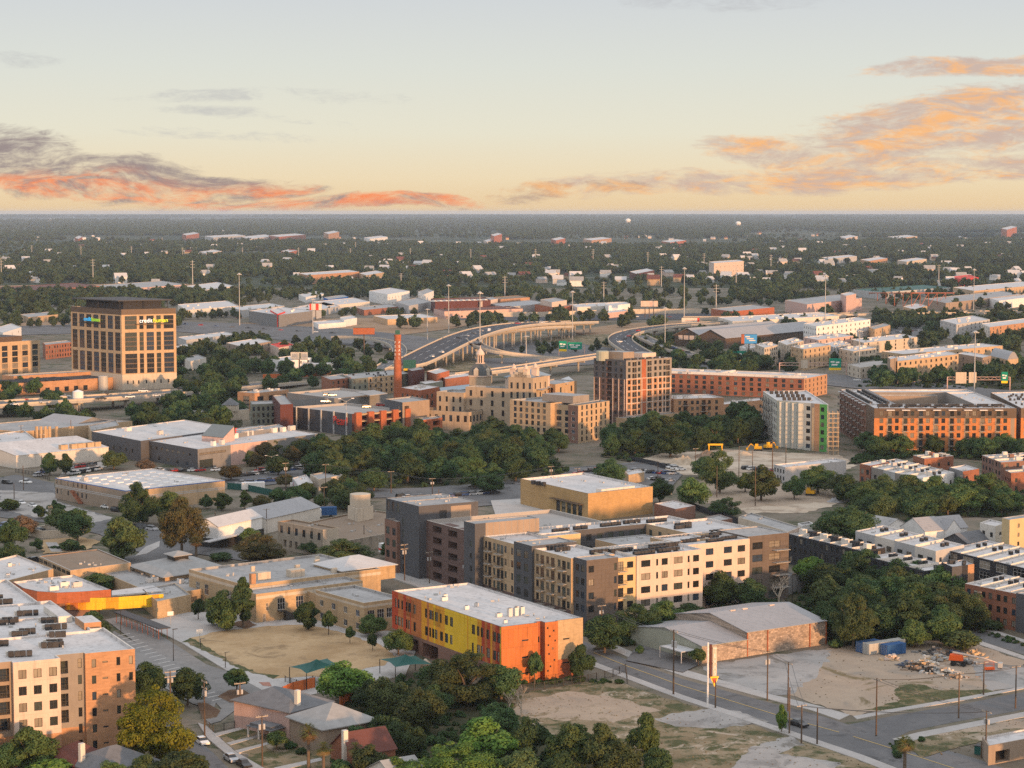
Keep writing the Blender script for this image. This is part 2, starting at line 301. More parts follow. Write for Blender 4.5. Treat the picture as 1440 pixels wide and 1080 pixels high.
class Vol:
    def __init__(s, B, poly, h, mats, z0=0.0, roof='roofwhite', par=.7, cope=None, name='wall'):
        s.B, s.p, s.h, s.z0, s.par, s.roof, s.name = B, [tuple(q[:2]) for q in poly], h, z0, par, roof, name
        s.mats = list(mats) if isinstance(mats, (list, tuple)) else [mats]
        s.cope = cope or s.mats[0]
        n = len(s.p); s.holes = [[] for _ in range(n)]; s.zones = [[] for _ in range(n)]; s.cuts = [[] for _ in range(n)]
        s.obj = None
    def L(s, e): a, b = s.p[e], s.p[(e + 1) % len(s.p)]; return math.hypot(b[0] - a[0], b[1] - a[1])
    def pt(s, e, u, off=0.0):      # point on the wall line, off metres outward
        a, b = s.p[e], s.p[(e + 1) % len(s.p)]; l = s.L(e); dx, dy = (b[0] - a[0]) / l, (b[1] - a[1]) / l
        return (a[0] + dx * u + dy * off, a[1] + dy * u - dx * off)
    def ang(s, e): a, b = s.p[e], s.p[(e + 1) % len(s.p)]; return math.atan2(b[1] - a[1], b[0] - a[0])
    def mi(s, m):
        if m not in s.mats: s.mats.append(m)
        return s.mats.index(m)
    def zone(s, e, u0, u1, v0, v1, m):
        s.zones[e].append((u0, u1, v0, v1, s.mi(m)))
    def hole(s, e, u0, u1, v0, v1, kind='win', **kw): s.holes[e].append((u0, u1, v0, v1, kind, kw))
    def grid(s, e, n, rows, w, h, z0, dz, a=0.0, b=1.0, kind='win', skip=(), **kw):
        l = s.L(e); u0, u1 = a * l, b * l
        for r in range(rows):
            for k in range(n):
                if (k, r) in skip or ('c', k) in skip or ('r', r) in skip: continue
                u = u0 + (u1 - u0) * (k + .5) / n
                s.hole(e, u - w / 2, u + w / 2, z0 + r * dz, z0 + r * dz + h, kind, **kw)
        return s
    def done(s):
        mb = MB(); p, n, z0, h = s.p, len(s.p), s.z0, s.h
        B = s.B; s.obj = link(s.name, None, B.root) if False else None
        pend = []
        for e in range(n):
            l = s.L(e)
            if l < .05: continue
            H = [q for q in s.holes[e] if q[0] > .02 and q[1] < l - .02 and q[3] < h - .02 and q[2] >= z0]
            us = sorted({0, l} | {q[k] for q in H for k in (0, 1)} | {min(max(q[k], 0), l) for q in s.zones[e] for k in (0, 1)})
            vs = sorted({z0, h} | {q[k] for q in H for k in (2, 3)} | {min(max(q[k], z0), h) for q in s.zones[e] for k in (2, 3)})
            for i in range(len(us) - 1):
                for j in range(len(vs) - 1):
                    if us[i + 1] - us[i] < 1e-4 or vs[j + 1] - vs[j] < 1e-4: continue
                    uc, vc = (us[i] + us[i + 1]) / 2, (vs[j] + vs[j + 1]) / 2
                    if any(q[0] < uc < q[1] and q[2] < vc < q[3] for q in H): continue
                    mi = 0
                    for q in s.zones[e]:
                        if q[0] < uc < q[1] and q[2] < vc < q[3]: mi = q[4]
                    a, b = s.pt(e, us[i]), s.pt(e, us[i + 1])
                    mb.face([a + (vs[j],), b + (vs[j],), b + (vs[j + 1],), a + (vs[j + 1],)], mi)
            for q in H:
                dep = {'win': .2, 'void': 3.0, 'balc': 1.5, 'door': .25}.get(q[4], .2)
                dep = q[5].get('dep', dep)
                uc, vc = (q[0] + q[1]) / 2, (q[2] + q[3]) / 2; mi = 0
                for z in s.zones[e]:
                    if z[0] < uc < z[1] and z[2] < vc < z[3]: mi = z[4]
                if q[4] == 'balc' and q[5].get('m'): mi = s.mi(q[5]['m'])
                a0, b0, a1, b1 = s.pt(e, q[0]), s.pt(e, q[1]), s.pt(e, q[0], -dep), s.pt(e, q[1], -dep)
                lo, hi = q[2], q[3]
                mb.face([a0 + (lo,), b0 + (lo,), b1 + (lo,), a1 + (lo,)], mi)
                mb.face([a1 + (hi,), b1 + (hi,), b0 + (hi,), a0 + (hi,)], mi)
                mb.face([a0 + (lo,), a1 + (lo,), a1 + (hi,), a0 + (hi,)], mi)
                mb.face([b1 + (lo,), b0 + (lo,), b0 + (hi,), b1 + (hi,)], mi)
                if q[4] in ('void', 'balc'):
                    bm = s.mi('unlit_interior') if q[4] == 'void' else mi  # void backs are painted near black in place of the shade inside
                    mb.face([a1 + (lo,), b1 + (lo,), b1 + (hi,), a1 + (hi,)], bm)
                pend.append((e, q, dep))
        # parapet ring + roof
        zr = h - s.par
        if s.par > .05:
            ins = inset(p, .3); ci = s.mi(s.cope)
            for i in range(n):
                j = (i + 1) % n
                mb.face([p[i] + (h,), p[j] + (h,), ins[j] + (h,), ins[i] + (h,)], ci)
                mb.face([ins[i] + (h,), ins[j] + (h,), ins[j] + (zr,), ins[i] + (zr,)], s.mi(s.roof) if s.roof else 0)
        else: ins = p
        s.obj = B.part(s.name, mb, s.mats)
        if s.roof and s.par > .2 and mid(p)[1] < 1000:     # small vents and hatches
            xs, ys = [q[0] for q in ins], [q[1] for q in ins]; ar = (max(xs) - min(xs)) * (max(ys) - min(ys))
            for k in range(min(9, int(ar / 90))):
                x, y = rng.uniform(min(xs), max(xs)), rng.uniform(min(ys), max(ys))
                if not pin(inset(p, 1.6), x, y): continue
                if 'vent' not in BALC:
                    m = MB(); m.box(0, 0, 0, .9, .7, .45); m.tube((1.5, .4, 0), (1.5, .4, .7), .16, .2, 6); BALC['vent'] = m.mesh('roof_vent', ['galv'])
                link('roof_vent', BALC['vent'], B.root, (x - B.o[0], y - B.o[1], zr - B.o[2]), rng.choice((0, .6, 2.1)))
        if s.roof:
            r = MB(); r.face([q + (zr - .002,) for q in ins]); B.part('roof', r, s.roof)
        # windows, balconies
        for e, q, dep in pend:
            w, hh = q[1] - q[0], q[3] - q[2]; kw = q[5]
            if q[4] in ('win', 'door'):
                B.win(s.pt(e, q[0]) + (q[2],), s.ang(e), w, hh, kw)
            elif q[4] == 'balc':
                dw = min(w * .6, 1.8); dh = min(hh - .25, 2.3)
                B.win(s.pt(e, q[0] + w * (.35 if kw.get('dl') else .3), -dep + .16) + (q[2] + .02,), s.ang(e), dw, dh, dict(kw, mull=1, pane=None))
                if kw.get('rail', 1): B.rail(s.pt(e, q[0], .02) + (q[2],), s.ang(e), w)
        return s
BALC = {}
class Bld(Grp):
    def __init__(s, name, label, cat, loc, group=None, split=False, frame='framedark', panes=('glass', 'glass', 'glassgreen', 'glassblind', 'glassblue', 'glass', 'glassblind'), cap=96):
        super().__init__(name, label, cat, loc, group); s.nw = 0; s.split = split; s.frame = frame; s.panes = panes; s.cap = cap; s.over = MB(); s.acover = MB(); s.vols = []; s.nb = 0; s.nac = 0
    def vol(s, poly, h, mats, **kw): v = Vol(s, poly, h, mats, **kw); s.vols.append(v); return v
    def win(s, p, ang, w, h, kw):
        pane = kw.get('pane') or rng.choice(s.panes); fr = kw.get('frame', s.frame); mull = kw.get('mull', 1 if w > 1.1 else 0)
        s.nw += 1
        o = (p[0] - s.o[0], p[1] - s.o[1], p[2] - s.o[2])
        if s.nw > s.cap:   # past a hundred of one part: the rest as one part
            c, n = math.cos(ang), math.sin(ang)
            T = lambda x, y, z: (o[0] + x * c - y * n, o[1] + x * n + y * c, o[2] + z)
            s.over.face([T(0, .1, 0), T(w, .1, 0), T(w, .1, h), T(0, .1, h)], 0)
            s.over.face([T(.09, .095, .09), T(w - .09, .095, .09), T(w - .09, .095, h - .09), T(.09, .095, h - .09)], 1 + rng.randrange(2))
            return
        a, b = window_mesh(w, h, fr, pane, mull, s.split)
        ob = link('window', a, s.root, o, ang)
        if b: link('pane', b, ob)
    def rail(s, p, ang, w, proj=0.0):
        s.nb += 1
        key = (round(w, 2), proj)
        if key not in BALC:
            m = MB(); d = proj
            if d: m.box(w / 2, -d / 2, -.15, w, d, .15, mi=1)
            n = max(3, int(w / .35))
            for k in range(n + 1): m.box(w * k / n, -d, 0.0, .035, .035, 1.0)
            m.box(w / 2, -d, 1.0, w, .06, .06)
            if d:
                for x in (0, w): m.box(x, -d / 2, 1.0, .05, d, .05); m.box(x, -d / 2, .5, .05, d, .05)
            BALC[key] = m.mesh('balcony', ['rail', 'concrete'])
        link('balcony' if proj else 'railing', BALC[key], s.root, (p[0] - s.o[0], p[1] - s.o[1], p[2] - s.o[2]), ang)
    def balconies(s, v, e, us, zs, w=2.6, proj=1.3):
        for u in us:
            for z in zs: s.rail(v.pt(e, u - w / 2) + (z,), v.ang(e), w, proj)
    def ac(s, x, y, z, rz=0.0, kind='acdark', sz=(.9, .9, .95)):
        s.nac += 1
        if s.nac > 98:
            a, b, c = sz; s.acover.box(x - s.o[0], y - s.o[1], z - s.o[2], a, b, c, rz, 0); s.acover.lathe(x - s.o[0], y - s.o[1], [(min(a, b) * .42, z - s.o[2] + c), (min(a, b) * .4, z - s.o[2] + c + .07)], 8, 1); return
        key = ('ac', kind, sz)
        if key not in BALC:
            m = MB(); a, b, c = sz
            m.box(0, 0, 0, a * .9, b * .9, .12); m.box(0, 0, .12, a, b, c - .12); m.lathe(0, 0, [(min(a, b) * .42, c), (min(a, b) * .42, c + .06), (min(a, b) * .3, c + .07), (min(a, b) * .12, c + .03)], 10, 1)
            BALC[key] = m.mesh('air_conditioner', [kind, 'rail'])
        link('air_conditioner', BALC[key], s.root, (x - s.o[0], y - s.o[1], z - s.o[2]), rz)
    def ac_row(s, a, b, n, z, kind='acdark', sz=(1.1, 1.0, 1.1), jit=.1):
        rz = math.atan2(b[1] - a[1], b[0] - a[0])
        for k in range(n):
            f = (k + .5) / n
            s.ac(a[0] + (b[0] - a[0]) * f + rng.uniform(-jit, jit), a[1] + (b[1] - a[1]) * f + rng.uniform(-jit, jit), z, rz, kind, sz)
    def scatter_ac(s, v, n, kind='aclight', lo=.8, hi=2.0, m=.12):
        p = v.p; z = v.h - v.par
        for k in range(n):
            a, b = rng.uniform(m, 1 - m), rng.uniform(m, 1 - m)
            x = p[0][0] + (p[1][0] - p[0][0]) * a + (p[-1][0] - p[0][0]) * b; y = p[0][1] + (p[1][1] - p[0][1]) * a + (p[-1][1] - p[0][1]) * b
            w = rng.choice((lo, hi, (lo + hi) / 2)); s.ac(x, y, z, v.ang(0), kind, (round(w, 1), round(w * .8, 1), round(.5 + w * .4, 1)))
    def box_part(s, name, poly, z0, z1, m, roofm=None):
        mb = MB(); mb.prism(poly, z0, z1, 0, 1 if roofm else None); return s.part(name, mb, [m] + ([roofm] if roofm else []))
    def gable(s, poly, h, ridge, wall, roof, along=0, over=.35, name='wall', rname='roof', asym=.5):
        """poly 4 corners; ridge runs parallel to edge `along`"""
        p = [tuple(q[:2]) for q in poly]; p = p[along:] + p[:along]
        lerp = lambda a, b, t: (a[0] + (b[0] - a[0]) * t, a[1] + (b[1] - a[1]) * t)
        m1, m2 = lerp(p[1], p[2], asym), lerp(p[0], p[3], asym)
        w = MB()
        for i in range(4): a, b = p[i], p[(i + 1) % 4]; w.face([a + (0,), b + (0,), b + (h,), a + (h,)])
        w.face([p[1] + (h,), p[2] + (h,), m1 + (ridge,)]); w.face([p[3] + (h,), p[0] + (h,), m2 + (ridge,)])
        s.part(name, w, wall)
        q = inset(p, -over); n1, n2 = lerp(q[1], q[2], asym), lerp(q[0], q[3], asym)
        k = (ridge - h) / max(.1, math.hypot(m1[0] - p[1][0], m1[1] - p[1][1])); lo = h - over * k + .03; r = MB(); tk = .14
        for A, Bq, C, D in ((q[0], q[1], n1, n2), (q[2], q[3], n2, n1)):
            r.face([A + (lo + tk,), Bq + (lo + tk,), C + (ridge + tk + .03,), D + (ridge + tk + .03,)])
            r.face([D + (ridge + .03,), C + (ridge + .03,), Bq + (lo,), A + (lo,)])
            r.face([A + (lo,), Bq + (lo,), Bq + (lo + tk,), A + (lo + tk,)])
            r.face([Bq + (lo,), C + (ridge + .03,), C + (ridge + tk + .03,), Bq + (lo + tk,)])
            r.face([D + (ridge + .03,), A + (lo,), A + (lo + tk,), D + (ridge + tk + .03,)])
        s.part(rname, r, roof); return p
    def hip(s, poly, h, ridge, wall, roof, over=.6, z0=0.0, frac=.5, name='wall'):
        p = [tuple(q[:2]) for q in poly]
        if wall:
            w = MB()
            for i in range(4): a, b = p[i], p[(i + 1) % 4]; w.face([a + (z0,), b + (z0,), b + (h,), a + (h,)])
            s.part(name, w, wall)
        q = inset(p, -over); l0 = math.dist(q[0], q[1]); l1 = math.dist(q[1], q[2])
        lerp = lambda a, b, t: (a[0] + (b[0] - a[0]) * t, a[1] + (b[1] - a[1]) * t)
        r = MB()
        if l0 < l1: q = q[1:] + q[:1]; l0, l1 = l1, l0
        f = min(.5, frac * l1 / l0)
        m1, m2 = lerp(q[0], q[3], .5), lerp(q[1], q[2], .5); a, b = lerp(m1, m2, f), lerp(m1, m2, 1 - f)
        a, b = a + (ridge,), b + (ridge,); g = [t + (h,) for t in q]
        r.face([g[0], g[1], b, a]); r.face([g[1], g[2], b]); r.face([g[2], g[3], a, b]); r.face([g[3], g[0], a])
        r.face([t[:2] + (h - .2,) for t in reversed(g)])
        for i in range(4): j = (i + 1) % 4; r.face([g[i][:2] + (h - .2,), g[j][:2] + (h - .2,), g[j], g[i]])
        s.part('roof', r, roof)
    def finish(s):
        for v in s.vols: v.done()
        if s.acover.f: o = link('air_conditioner', s.acover.mesh('air_conditioners', ['acdark', 'rail']), s.root); o['kind'] = 'stuff'
        if s.over.f:
            o = link('window', s.over.mesh('windows', [s.frame, 'glass', 'glassgreen']), s.root); o['kind'] = 'stuff'
        return s
def bil(q, b0, b1, a0, a1):     # part of a four-cornered footprint, in fractions along its front and depth
    L, F, R, K = [Vector(k[:2]) for k in q]; g = lambda b, a: tuple(F.lerp(R, b).lerp(L.lerp(K, b), a)); return [g(b0, a1), g(b0, a0), g(b1, a0), g(b1, a1)]
def mid(poly): return (sum(p[0] for p in poly) / len(poly), sum(p[1] for p in poly) / len(poly), 0)
TXT = {}
def text_mesh(body, size, depth, mats):
    cu = bpy.data.curves.new('lettering', 'FONT'); cu.body = body; cu.size = size; cu.extrude = depth; cu.align_x = 'CENTER'
    ob = bpy.data.objects.new('lettering', cu); dg = bpy.context.evaluated_depsgraph_get()
    COL.objects.link(ob); bpy.context.view_layer.update()
    me = bpy.data.meshes.new_from_object(ob.evaluated_get(bpy.context.evaluated_depsgraph_get()))
    bpy.data.objects.remove(ob); me.materials.clear()
    me.materials.append(M(mats)); return me
def lettering(body, size, m, loc, ang, parent, o, depth=.12, name='lettering', flip=False):
    me = text_mesh(body, size, depth, m)
    ob = link(name, me, parent, (loc[0] - o[0], loc[1] - o[1], loc[2] - o[2])); ob.rotation_euler = (math.pi / 2, 0, ang + (math.pi if flip else 0)); return ob
# ------------------------------------------------------------------ trees
def leafmat(name, c0, c1, c2=None):
    m = bpy.data.materials.new(name); m.use_nodes = True; t = NT(m.node_tree); MATS[name] = m
    tc = t.n('ShaderNodeTexCoord').outputs['Object']; oi = t.n('ShaderNodeObjectInfo').outputs['Random']
    a = t.noise(tc, .45, 3, .6); b = t.noise(tc, 3.0, 2, .6)
    f = t.m('ADD', t.m('MULTIPLY', t.ss(a, .35, .68), .6), t.m('MULTIPLY', t.ss(b, .3, .7), .4))
    col = t.mix(f, c0 + (1,), c1 + (1,))
    if c2: col = t.mix(t.m('MULTIPLY', t.ss(t.noise(tc, .3, 2), .52, .68), .8), col, c2 + (1,))
    hs = t.n('ShaderNodeHueSaturation', {'Hue': t.m('ADD', .485, t.m('MULTIPLY', oi, .03)), 'Saturation': 1.0, 'Value': t.m('ADD', .68, t.m('MULTIPLY', oi, .65)), 'Color': col})
    bs = t.n('ShaderNodeBsdfPrincipled', {'Base Color': hs.outputs[0], 'Roughness': .75}); bs.inputs['Specular IOR Level'].default_value = .15
    tr = t.n('ShaderNodeBsdfTranslucent', {'Color': hs.outputs[0]})
    mx_ = t.n('ShaderNodeMixShader', {0: .28, 1: bs.outputs[0], 2: tr.outputs[0]})
    t.n('ShaderNodeOutputMaterial', {'Surface': mx_.outputs[0]}); return m
leafmat('leaf_dark', (0.034, 0.07, 0.027), (0.09, 0.14, 0.052)); leafmat('leaf_mid', (0.056, 0.1, 0.03), (0.128, 0.176, 0.056)); leafmat('leaf_bright', (0.07, 0.14, 0.025), (0.16, 0.25, 0.055))
leafmat('leaf_olive', (0.056, 0.086, 0.03), (0.12, 0.15, 0.055)); leafmat('leaf_yellow', (0.1, 0.118, 0.012), (0.245, 0.245, 0.026)); leafmat('leaf_autumn', (0.08, 0.072, 0.03), (0.14, 0.115, 0.048), (.05, .065, .025))
leafmat('leaf_brown', (.12, .085, .06), (.18, .13, .09)); leafmat('leaf_grey', (.075, .072, .05), (.13, .115, .08)); leafmat('leaf_far', (0.034, 0.062, 0.026), (0.088, 0.118, 0.05)); leafmat('leaf_weed', (.17, .14, .08), (.26, .21, .13))
leafmat('leaf_palm', (.06, .075, .025), (.15, .15, .05)); leafmat('leaf_skirt', (.20, .13, .06), (.30, .21, .10))
def crown_mesh(name, seed, nleaf, leaf, shape, ncl=34, core=260, clr=(1.1, 2.0)):
    r = random.Random(seed); mb = MB(); V, Fc = mb.v, mb.f
    ex, z0, z1, pw = shape      # half width, bottom, top, taper
    cl = []
    for k in range(ncl):
        for _ in range(30):
            x, y, z = r.uniform(-1, 1), r.uniform(-1, 1), r.uniform(-1, 1); d = math.sqrt(x * x + y * y + z * z)
            if .35 < d < 1: break
        w = 1.0 if z < -.1 else max(.12, 1 - pw * (z + .1) ** 1.3)
        rr = r.uniform(*clr) * (1 if z < .4 else .8); ex2 = max(ex - rr * .75, .3)
        cl.append((x * ex2 * w * r.uniform(.8, 1.1), y * ex2 * w * r.uniform(.8, 1.1), (z0 + z1) / 2 + z * ((z1 - z0) / 2 - rr * .6), rr))
    def leafq(p, n, s):
        n = n.normalized(); a = n.cross(Vector((r.uniform(-1, 1), r.uniform(-1, 1), r.uniform(-1, 1)))).normalized(); b = n.cross(a)
        a *= s * r.uniform(.7, 1.2); b *= s * r.uniform(.45, .8)
        i = len(V); V.extend([tuple(p - a), tuple(p - b), tuple(p + a), tuple(p + b)]); Fc.append((i, i + 1, i + 2, i + 3)); mb.m.append(0)
    tw = sum(c[3] ** 2 for c in cl)
    for cx, cyy, cz, rr in cl:
        for _ in range(int(nleaf * rr * rr / tw)):
            d = Vector((r.gauss(0, 1), r.gauss(0, 1), r.gauss(.25, 1))).normalized()
            q = Vector((cx, cyy, cz)) + Vector((d.x, d.y, d.z * .8)) * rr * r.uniform(.72, 1.08)
            leafq(q, d + Vector((r.uniform(-.7, .7), r.uniform(-.7, .7), r.uniform(-.4, .9))), leaf)
    for _ in range(core):
        c = r.choice(cl); k = r.uniform(0, .8)
        leafq(Vector((c[0] * .85, c[1] * .85, c[2] - .1)) + Vector((r.uniform(-1, 1), r.uniform(-1, 1), r.uniform(-1, 1))) * c[3] * .5, Vector((r.uniform(-1, 1), r.uniform(-1, 1), r.uniform(-1, 1))), leaf * 2.2)
    return mb.mesh(name, ['leaf_mid'])
def trunk_mesh(name, seed, top, r0, spread, limbs=5, m='bark'):
    r = random.Random(seed); mb = MB(); fork = top * r.uniform(.3, .42)
    mb.tube((0, 0, -.2), (r.uniform(-.15, .15), r.uniform(-.15, .15), fork), r0, r0 * .75, 7)
    for k in range(limbs):
        a = 2 * math.pi * (k + r.random() * .6) / limbs; s = spread * r.uniform(.5, .9)
        p1 = (math.cos(a) * s * .45, math.sin(a) * s * .45, fork + (top - fork) * .45); p2 = (math.cos(a) * s, math.sin(a) * s, fork + (top - fork) * r.uniform(.75, 1))
        mb.tube((0, 0, fork * .95), p1, r0 * .5, r0 * .3, 5); mb.tube(p1, p2, r0 * .3, r0 * .08, 5)
    return mb.mesh(name, [m])
KINDS = {}
def proto(kind, n, shape, nleaf, leaf, ncl, r0=.32, **kw):
    KINDS[kind] = [(crown_mesh('crown', 97 * i + hash(kind[0]) % 7 * 0 + len(kind) * 13, nleaf, leaf, shape, ncl, **kw), trunk_mesh('trunk', i + 5, shape[2] * .8, r0, shape[0] * .7)) for i in range(n)]
proto('broad', 5, (5.6, .9, 10, .5), 8500, .29, 46)
proto('upright', 4, (4.7, .8, 10, .8), 7500, .29, 42, clr=(.9, 1.7))
proto('big', 3, (5.5, .8, 10, .5), 17000, .17, 80, core=260, clr=(.6, 1.5))
proto('column', 2, (3.4, .8, 10, .9), 5200, .28, 34, clr=(.8, 1.3))
proto('small', 3, (4.9, 2.6, 10, .7), 2200, .50, 22)
proto('shrub', 3, (5.0, 0.2, 10, .6), 2200, .62, 24, r0=.2, clr=(1.6, 2.6))
def palm_meshes(seed, skirt=True):
    r = random.Random(seed); t = MB(); t.tube((0, 0, -.2), (0, 0, 7.6), .34, .26, 8)
    def blades(n, zr, ln, droop):
        mb = MB()
        for k in range(n):
            a = r.uniform(0, 6.283); e = r.uniform(*zr); d = Vector((math.cos(a) * math.cos(e), math.sin(a) * math.cos(e), math.sin(e)))
            s = Vector((-math.sin(a), math.cos(a), 0)); o = Vector((0, 0, 7.9)); L = ln * r.uniform(.75, 1.1); mid_ = o + d * L * .55; tip = o + d * L + Vector((0, 0, -droop * L))
            mb.tube(o, mid_, .03, .03, 3)
            for j in range(7):
                w = (j - 3) / 3.0; e2 = mid_ + (tip - mid_) * (1 - .25 * abs(w)) + s * w * L * .42 - Vector((0, 0, .25 * abs(w)))
                b = s * .07
                mb.face([mid_ - b, mid_ + b, e2])
        return mb
    c = blades(60, (-.5, 1.35), 2.2, .15).mesh('crown', ['leaf_palm']); k = blades(46, (-1.35, -.55), 2.1, .2).mesh('dead_fronds', ['leaf_skirt'])
    return c, t.mesh('trunk', ['bark']), k
KINDS['palm'] = [palm_meshes(3), palm_meshes(8)]
def bare_mesh(seed):
    r = random.Random(seed); mb = MB()
    def br(p, d, L, rad_, lv):
        q = p + d * L; mb.tube(p, q, rad_, rad_ * .6, 5 if lv < 2 else 3)
        if lv >= 4: return
        for k in range(3 if lv < 3 else 4):
            nd = (d + Vector((r.uniform(-.8, .8), r.uniform(-.8, .8), r.uniform(-.2, .6)))).normalized(); br(p + d * L * r.uniform(.6, 1), nd, L * r.uniform(.55, .75), rad_ * .55, lv + 1)
    br(Vector((0, 0, -.1)), Vector((0, 0, 1)), 3.2, .28, 0)
    return mb.mesh('trunk', ['barkpale'])
KINDS['bare'] = [(None, bare_mesh(2)), (None, bare_mesh(5))]
TREES = []     # (y distance, ...) individuals collected first, then built nearest first
def tree(px, yb, yt, w, kind='broad', col='leaf_dark', label=None, zone='', cat='tree', name=None, group=None):
    x, y = P(px, yb); h = hgt(yt, yb); ww = w * mpp(yb)
    TREES.append(dict(x=x, y=y, px=px, h=h, w=ww, kind=kind, col=col, label=label, zone=zone, cat=cat, name=name, group=group))
ADJ = {'leaf_dark': 'dark green', 'leaf_mid': 'mid green', 'leaf_bright': 'bright green', 'leaf_olive': 'olive green', 'leaf_yellow': 'yellow green', 'leaf_autumn': 'rusty', 'leaf_brown': 'reddish brown', 'leaf_grey': 'greyish', 'leaf_palm': 'green'}
def cluster(poly, n, hr, zone, cols, kinds=('broad', 'broad', 'upright'), wr=(1.0, 1.4), sep=.56, name=None, cat='tree'):
    g = [P(*q) for q in poly]; xs = [q[0] for q in g]; ys = [q[1] for q in g]; got = []
    for _ in range(n * 60):
        if len(got) >= n: break
        x, y = rng.uniform(min(xs), max(xs)), rng.uniform(min(ys), max(ys))
        if not pin(g, x, y): continue
        h = rng.uniform(*hr); w = h * rng.uniform(*wr)
        if any(math.hypot(x - a, y - b) < (w + c) / 2 * sep for a, b, c in got): continue
        got.append((x, y, w)); px = 720 + FPX * x / y
        TREES.append(dict(x=x, y=y, px=px, h=h, w=w, kind=rng.choice(kinds), col=rng.choice(cols), label=None, zone=zone, cat=cat, name=name, group=None))
ORD = 'first second third fourth fifth sixth seventh eighth ninth tenth eleventh twelfth thirteenth fourteenth fifteenth sixteenth seventeenth eighteenth nineteenth twentieth'.split()
def ordinal(k):
    if k < 20: return ORD[k]
    tens = {2: 'twenty', 3: 'thirty', 4: 'forty', 5: 'fifty', 6: 'sixty', 7: 'seventy'}
    return tens[(k + 1) // 10] + '-' + ORD[(k + 1) % 10 - 1] if (k + 1) % 10 else {3: 'thirtieth', 4: 'fortieth', 5: 'fiftieth', 6: 'sixtieth', 7: 'seventieth'}[(k + 1) // 10]
def build_trees():
    by = {}
    for t in TREES:
        if t['label'] is None: by.setdefault((t['zone'], t['col'], t['cat']), []).append(t)
    for (z, c, cat), L in by.items():
        L.sort(key=lambda t: t['px'])
        for k, t in enumerate(L):
            if len(L) == 1: t['label'] = '%s %s %s' % (ADJ[c], cat, z)
            else: t['label'] = '%s %s %s from the left %s' % (ordinal(k), ADJ[c], cat, z)
            t['group'] = '%ss %s' % (cat, z)
    TREES.sort(key=lambda t: t['y'])
    for t in TREES:
        k = t['kind']; pr = rng.choice(KINDS[k]); nm = t['name'] or {'palm': 'palm_tree', 'shrub': 'shrub', 'column': 'column_tree', 'bare': 'bare_tree'}.get(k, 'leafy_tree')
        r = thing(nm, t['label'], t['cat'], (t['x'], t['y'], 0), rng.uniform(0, 6.28), t['group'])
        sc = t['h'] / (10 if k != 'bare' else 8.5); sw = t['w'] / (10.0 if k != 'palm' else 4.4)
        if k == 'broad' and max(t['w'], t['h']) > 13.5: k = 'big'; pr = rng.choice(KINDS[k])
        if k == 'upright': sw = t['w'] / 8.4
        if k == 'column': sw = t['w'] / 6.8
        if k == 'bare': sw = sc
        r.scale = (sw, sw, sc)
        link('trunk', pr[1], r)
        if pr[0]:
            c = link('crown', pr[0], r)
            if k != 'palm': c.material_slots[0].link = 'OBJECT'; c.material_slots[0].material = M(t['col'])
        if len(pr) > 2: link('dead_fronds', pr[2], r)
# ------------------------------------------------------------------ vehicles
CARC = {}
for k, c in dict(white=(.75, .75, .74), silver=(.42, .43, .45), black=(.015, .015, .018), grey=(.12, .125, .13), red=(.38, .025, .02), blue=(.03, .07, .2), tan=(.4, .33, .24)).items():
    mat('car_' + k, c, rough=.25, var=.04, spec=.6)
def car_protos():
    def prof(body, cab, L, Wd):
        b = MB(); n = len(body)
        def loft(mb, pts, w0, w1, mi=0):
            z0 = min(p[1] for p in pts); z1 = max(p[1] for p in pts)
            W_ = [w0 + (w1 - w0) * (p[1] - z0) / max(.01, z1 - z0) for p in pts]
            l = [(p[0], W_[i], p[1]) for i, p in enumerate(pts)]; r = [(p[0], -W_[i], p[1]) for i, p in enumerate(pts)]
            mb.face(list(reversed(l)), mi); mb.face(r, mi)
            for i in range(len(pts)):
                j = (i + 1) % len(pts); mb.face([l[i], l[j], r[j], r[i]], mi)
        loft(b, body, Wd / 2, Wd / 2 * .94)
        g = MB(); loft(g, cab, Wd / 2 * .9, Wd / 2 * .72)
        zr = max(p[1] for p in cab); xs = [p[0] for p in cab if p[1] > zr - .05]
        b.box((min(xs) + max(xs)) / 2, 0, zr - .01, (max(xs) - min(xs)) * 1.04, Wd * .74, .06)
        ws = []
        for x in (-L * .31, L * .31):
            for y in (-Wd / 2 + .1, Wd / 2 - .1):
                w = MB(); w.tube((x, y - .12, .33), (x, y + .12, .33), .34, .34, 12); ws.append(w)
        return b, g, ws
    T = {}
    T['sedan'] = prof([(-2.35, .3), (2.35, .3), (2.35, .72), (1.1, .95), (-1.5, .98), (-2.3, .9)], [(-1.75, .93), (1.15, .93), (.35, 1.42), (-1.0, 1.42)], 4.7, 1.84)
    T['suv'] = prof([(-2.4, .35), (2.4, .35), (2.4, .9), (1.25, 1.08), (-2.35, 1.1)], [(-2.3, 1.05), (1.25, 1.05), (.55, 1.72), (-2.1, 1.72)], 4.8, 1.95)
    T['pickup'] = prof([(-2.8, .4), (2.8, .4), (2.8, .95), (1.6, 1.12), (-2.8, 1.12)], [(-.75, 1.1), (1.6, 1.1), (.95, 1.82), (-.6, 1.82)], 5.6, 2.0)
    T['van'] = prof([(-2.8, .4), (2.6, .4), (2.6, 1.0), (1.9, 1.3), (1.2, 2.2), (-2.8, 2.2)], [(1.1, 1.3), (1.93, 1.32), (1.25, 2.0), (1.0, 2.0)], 5.4, 2.0)
    return T
CT = car_protos(); CARM = {}
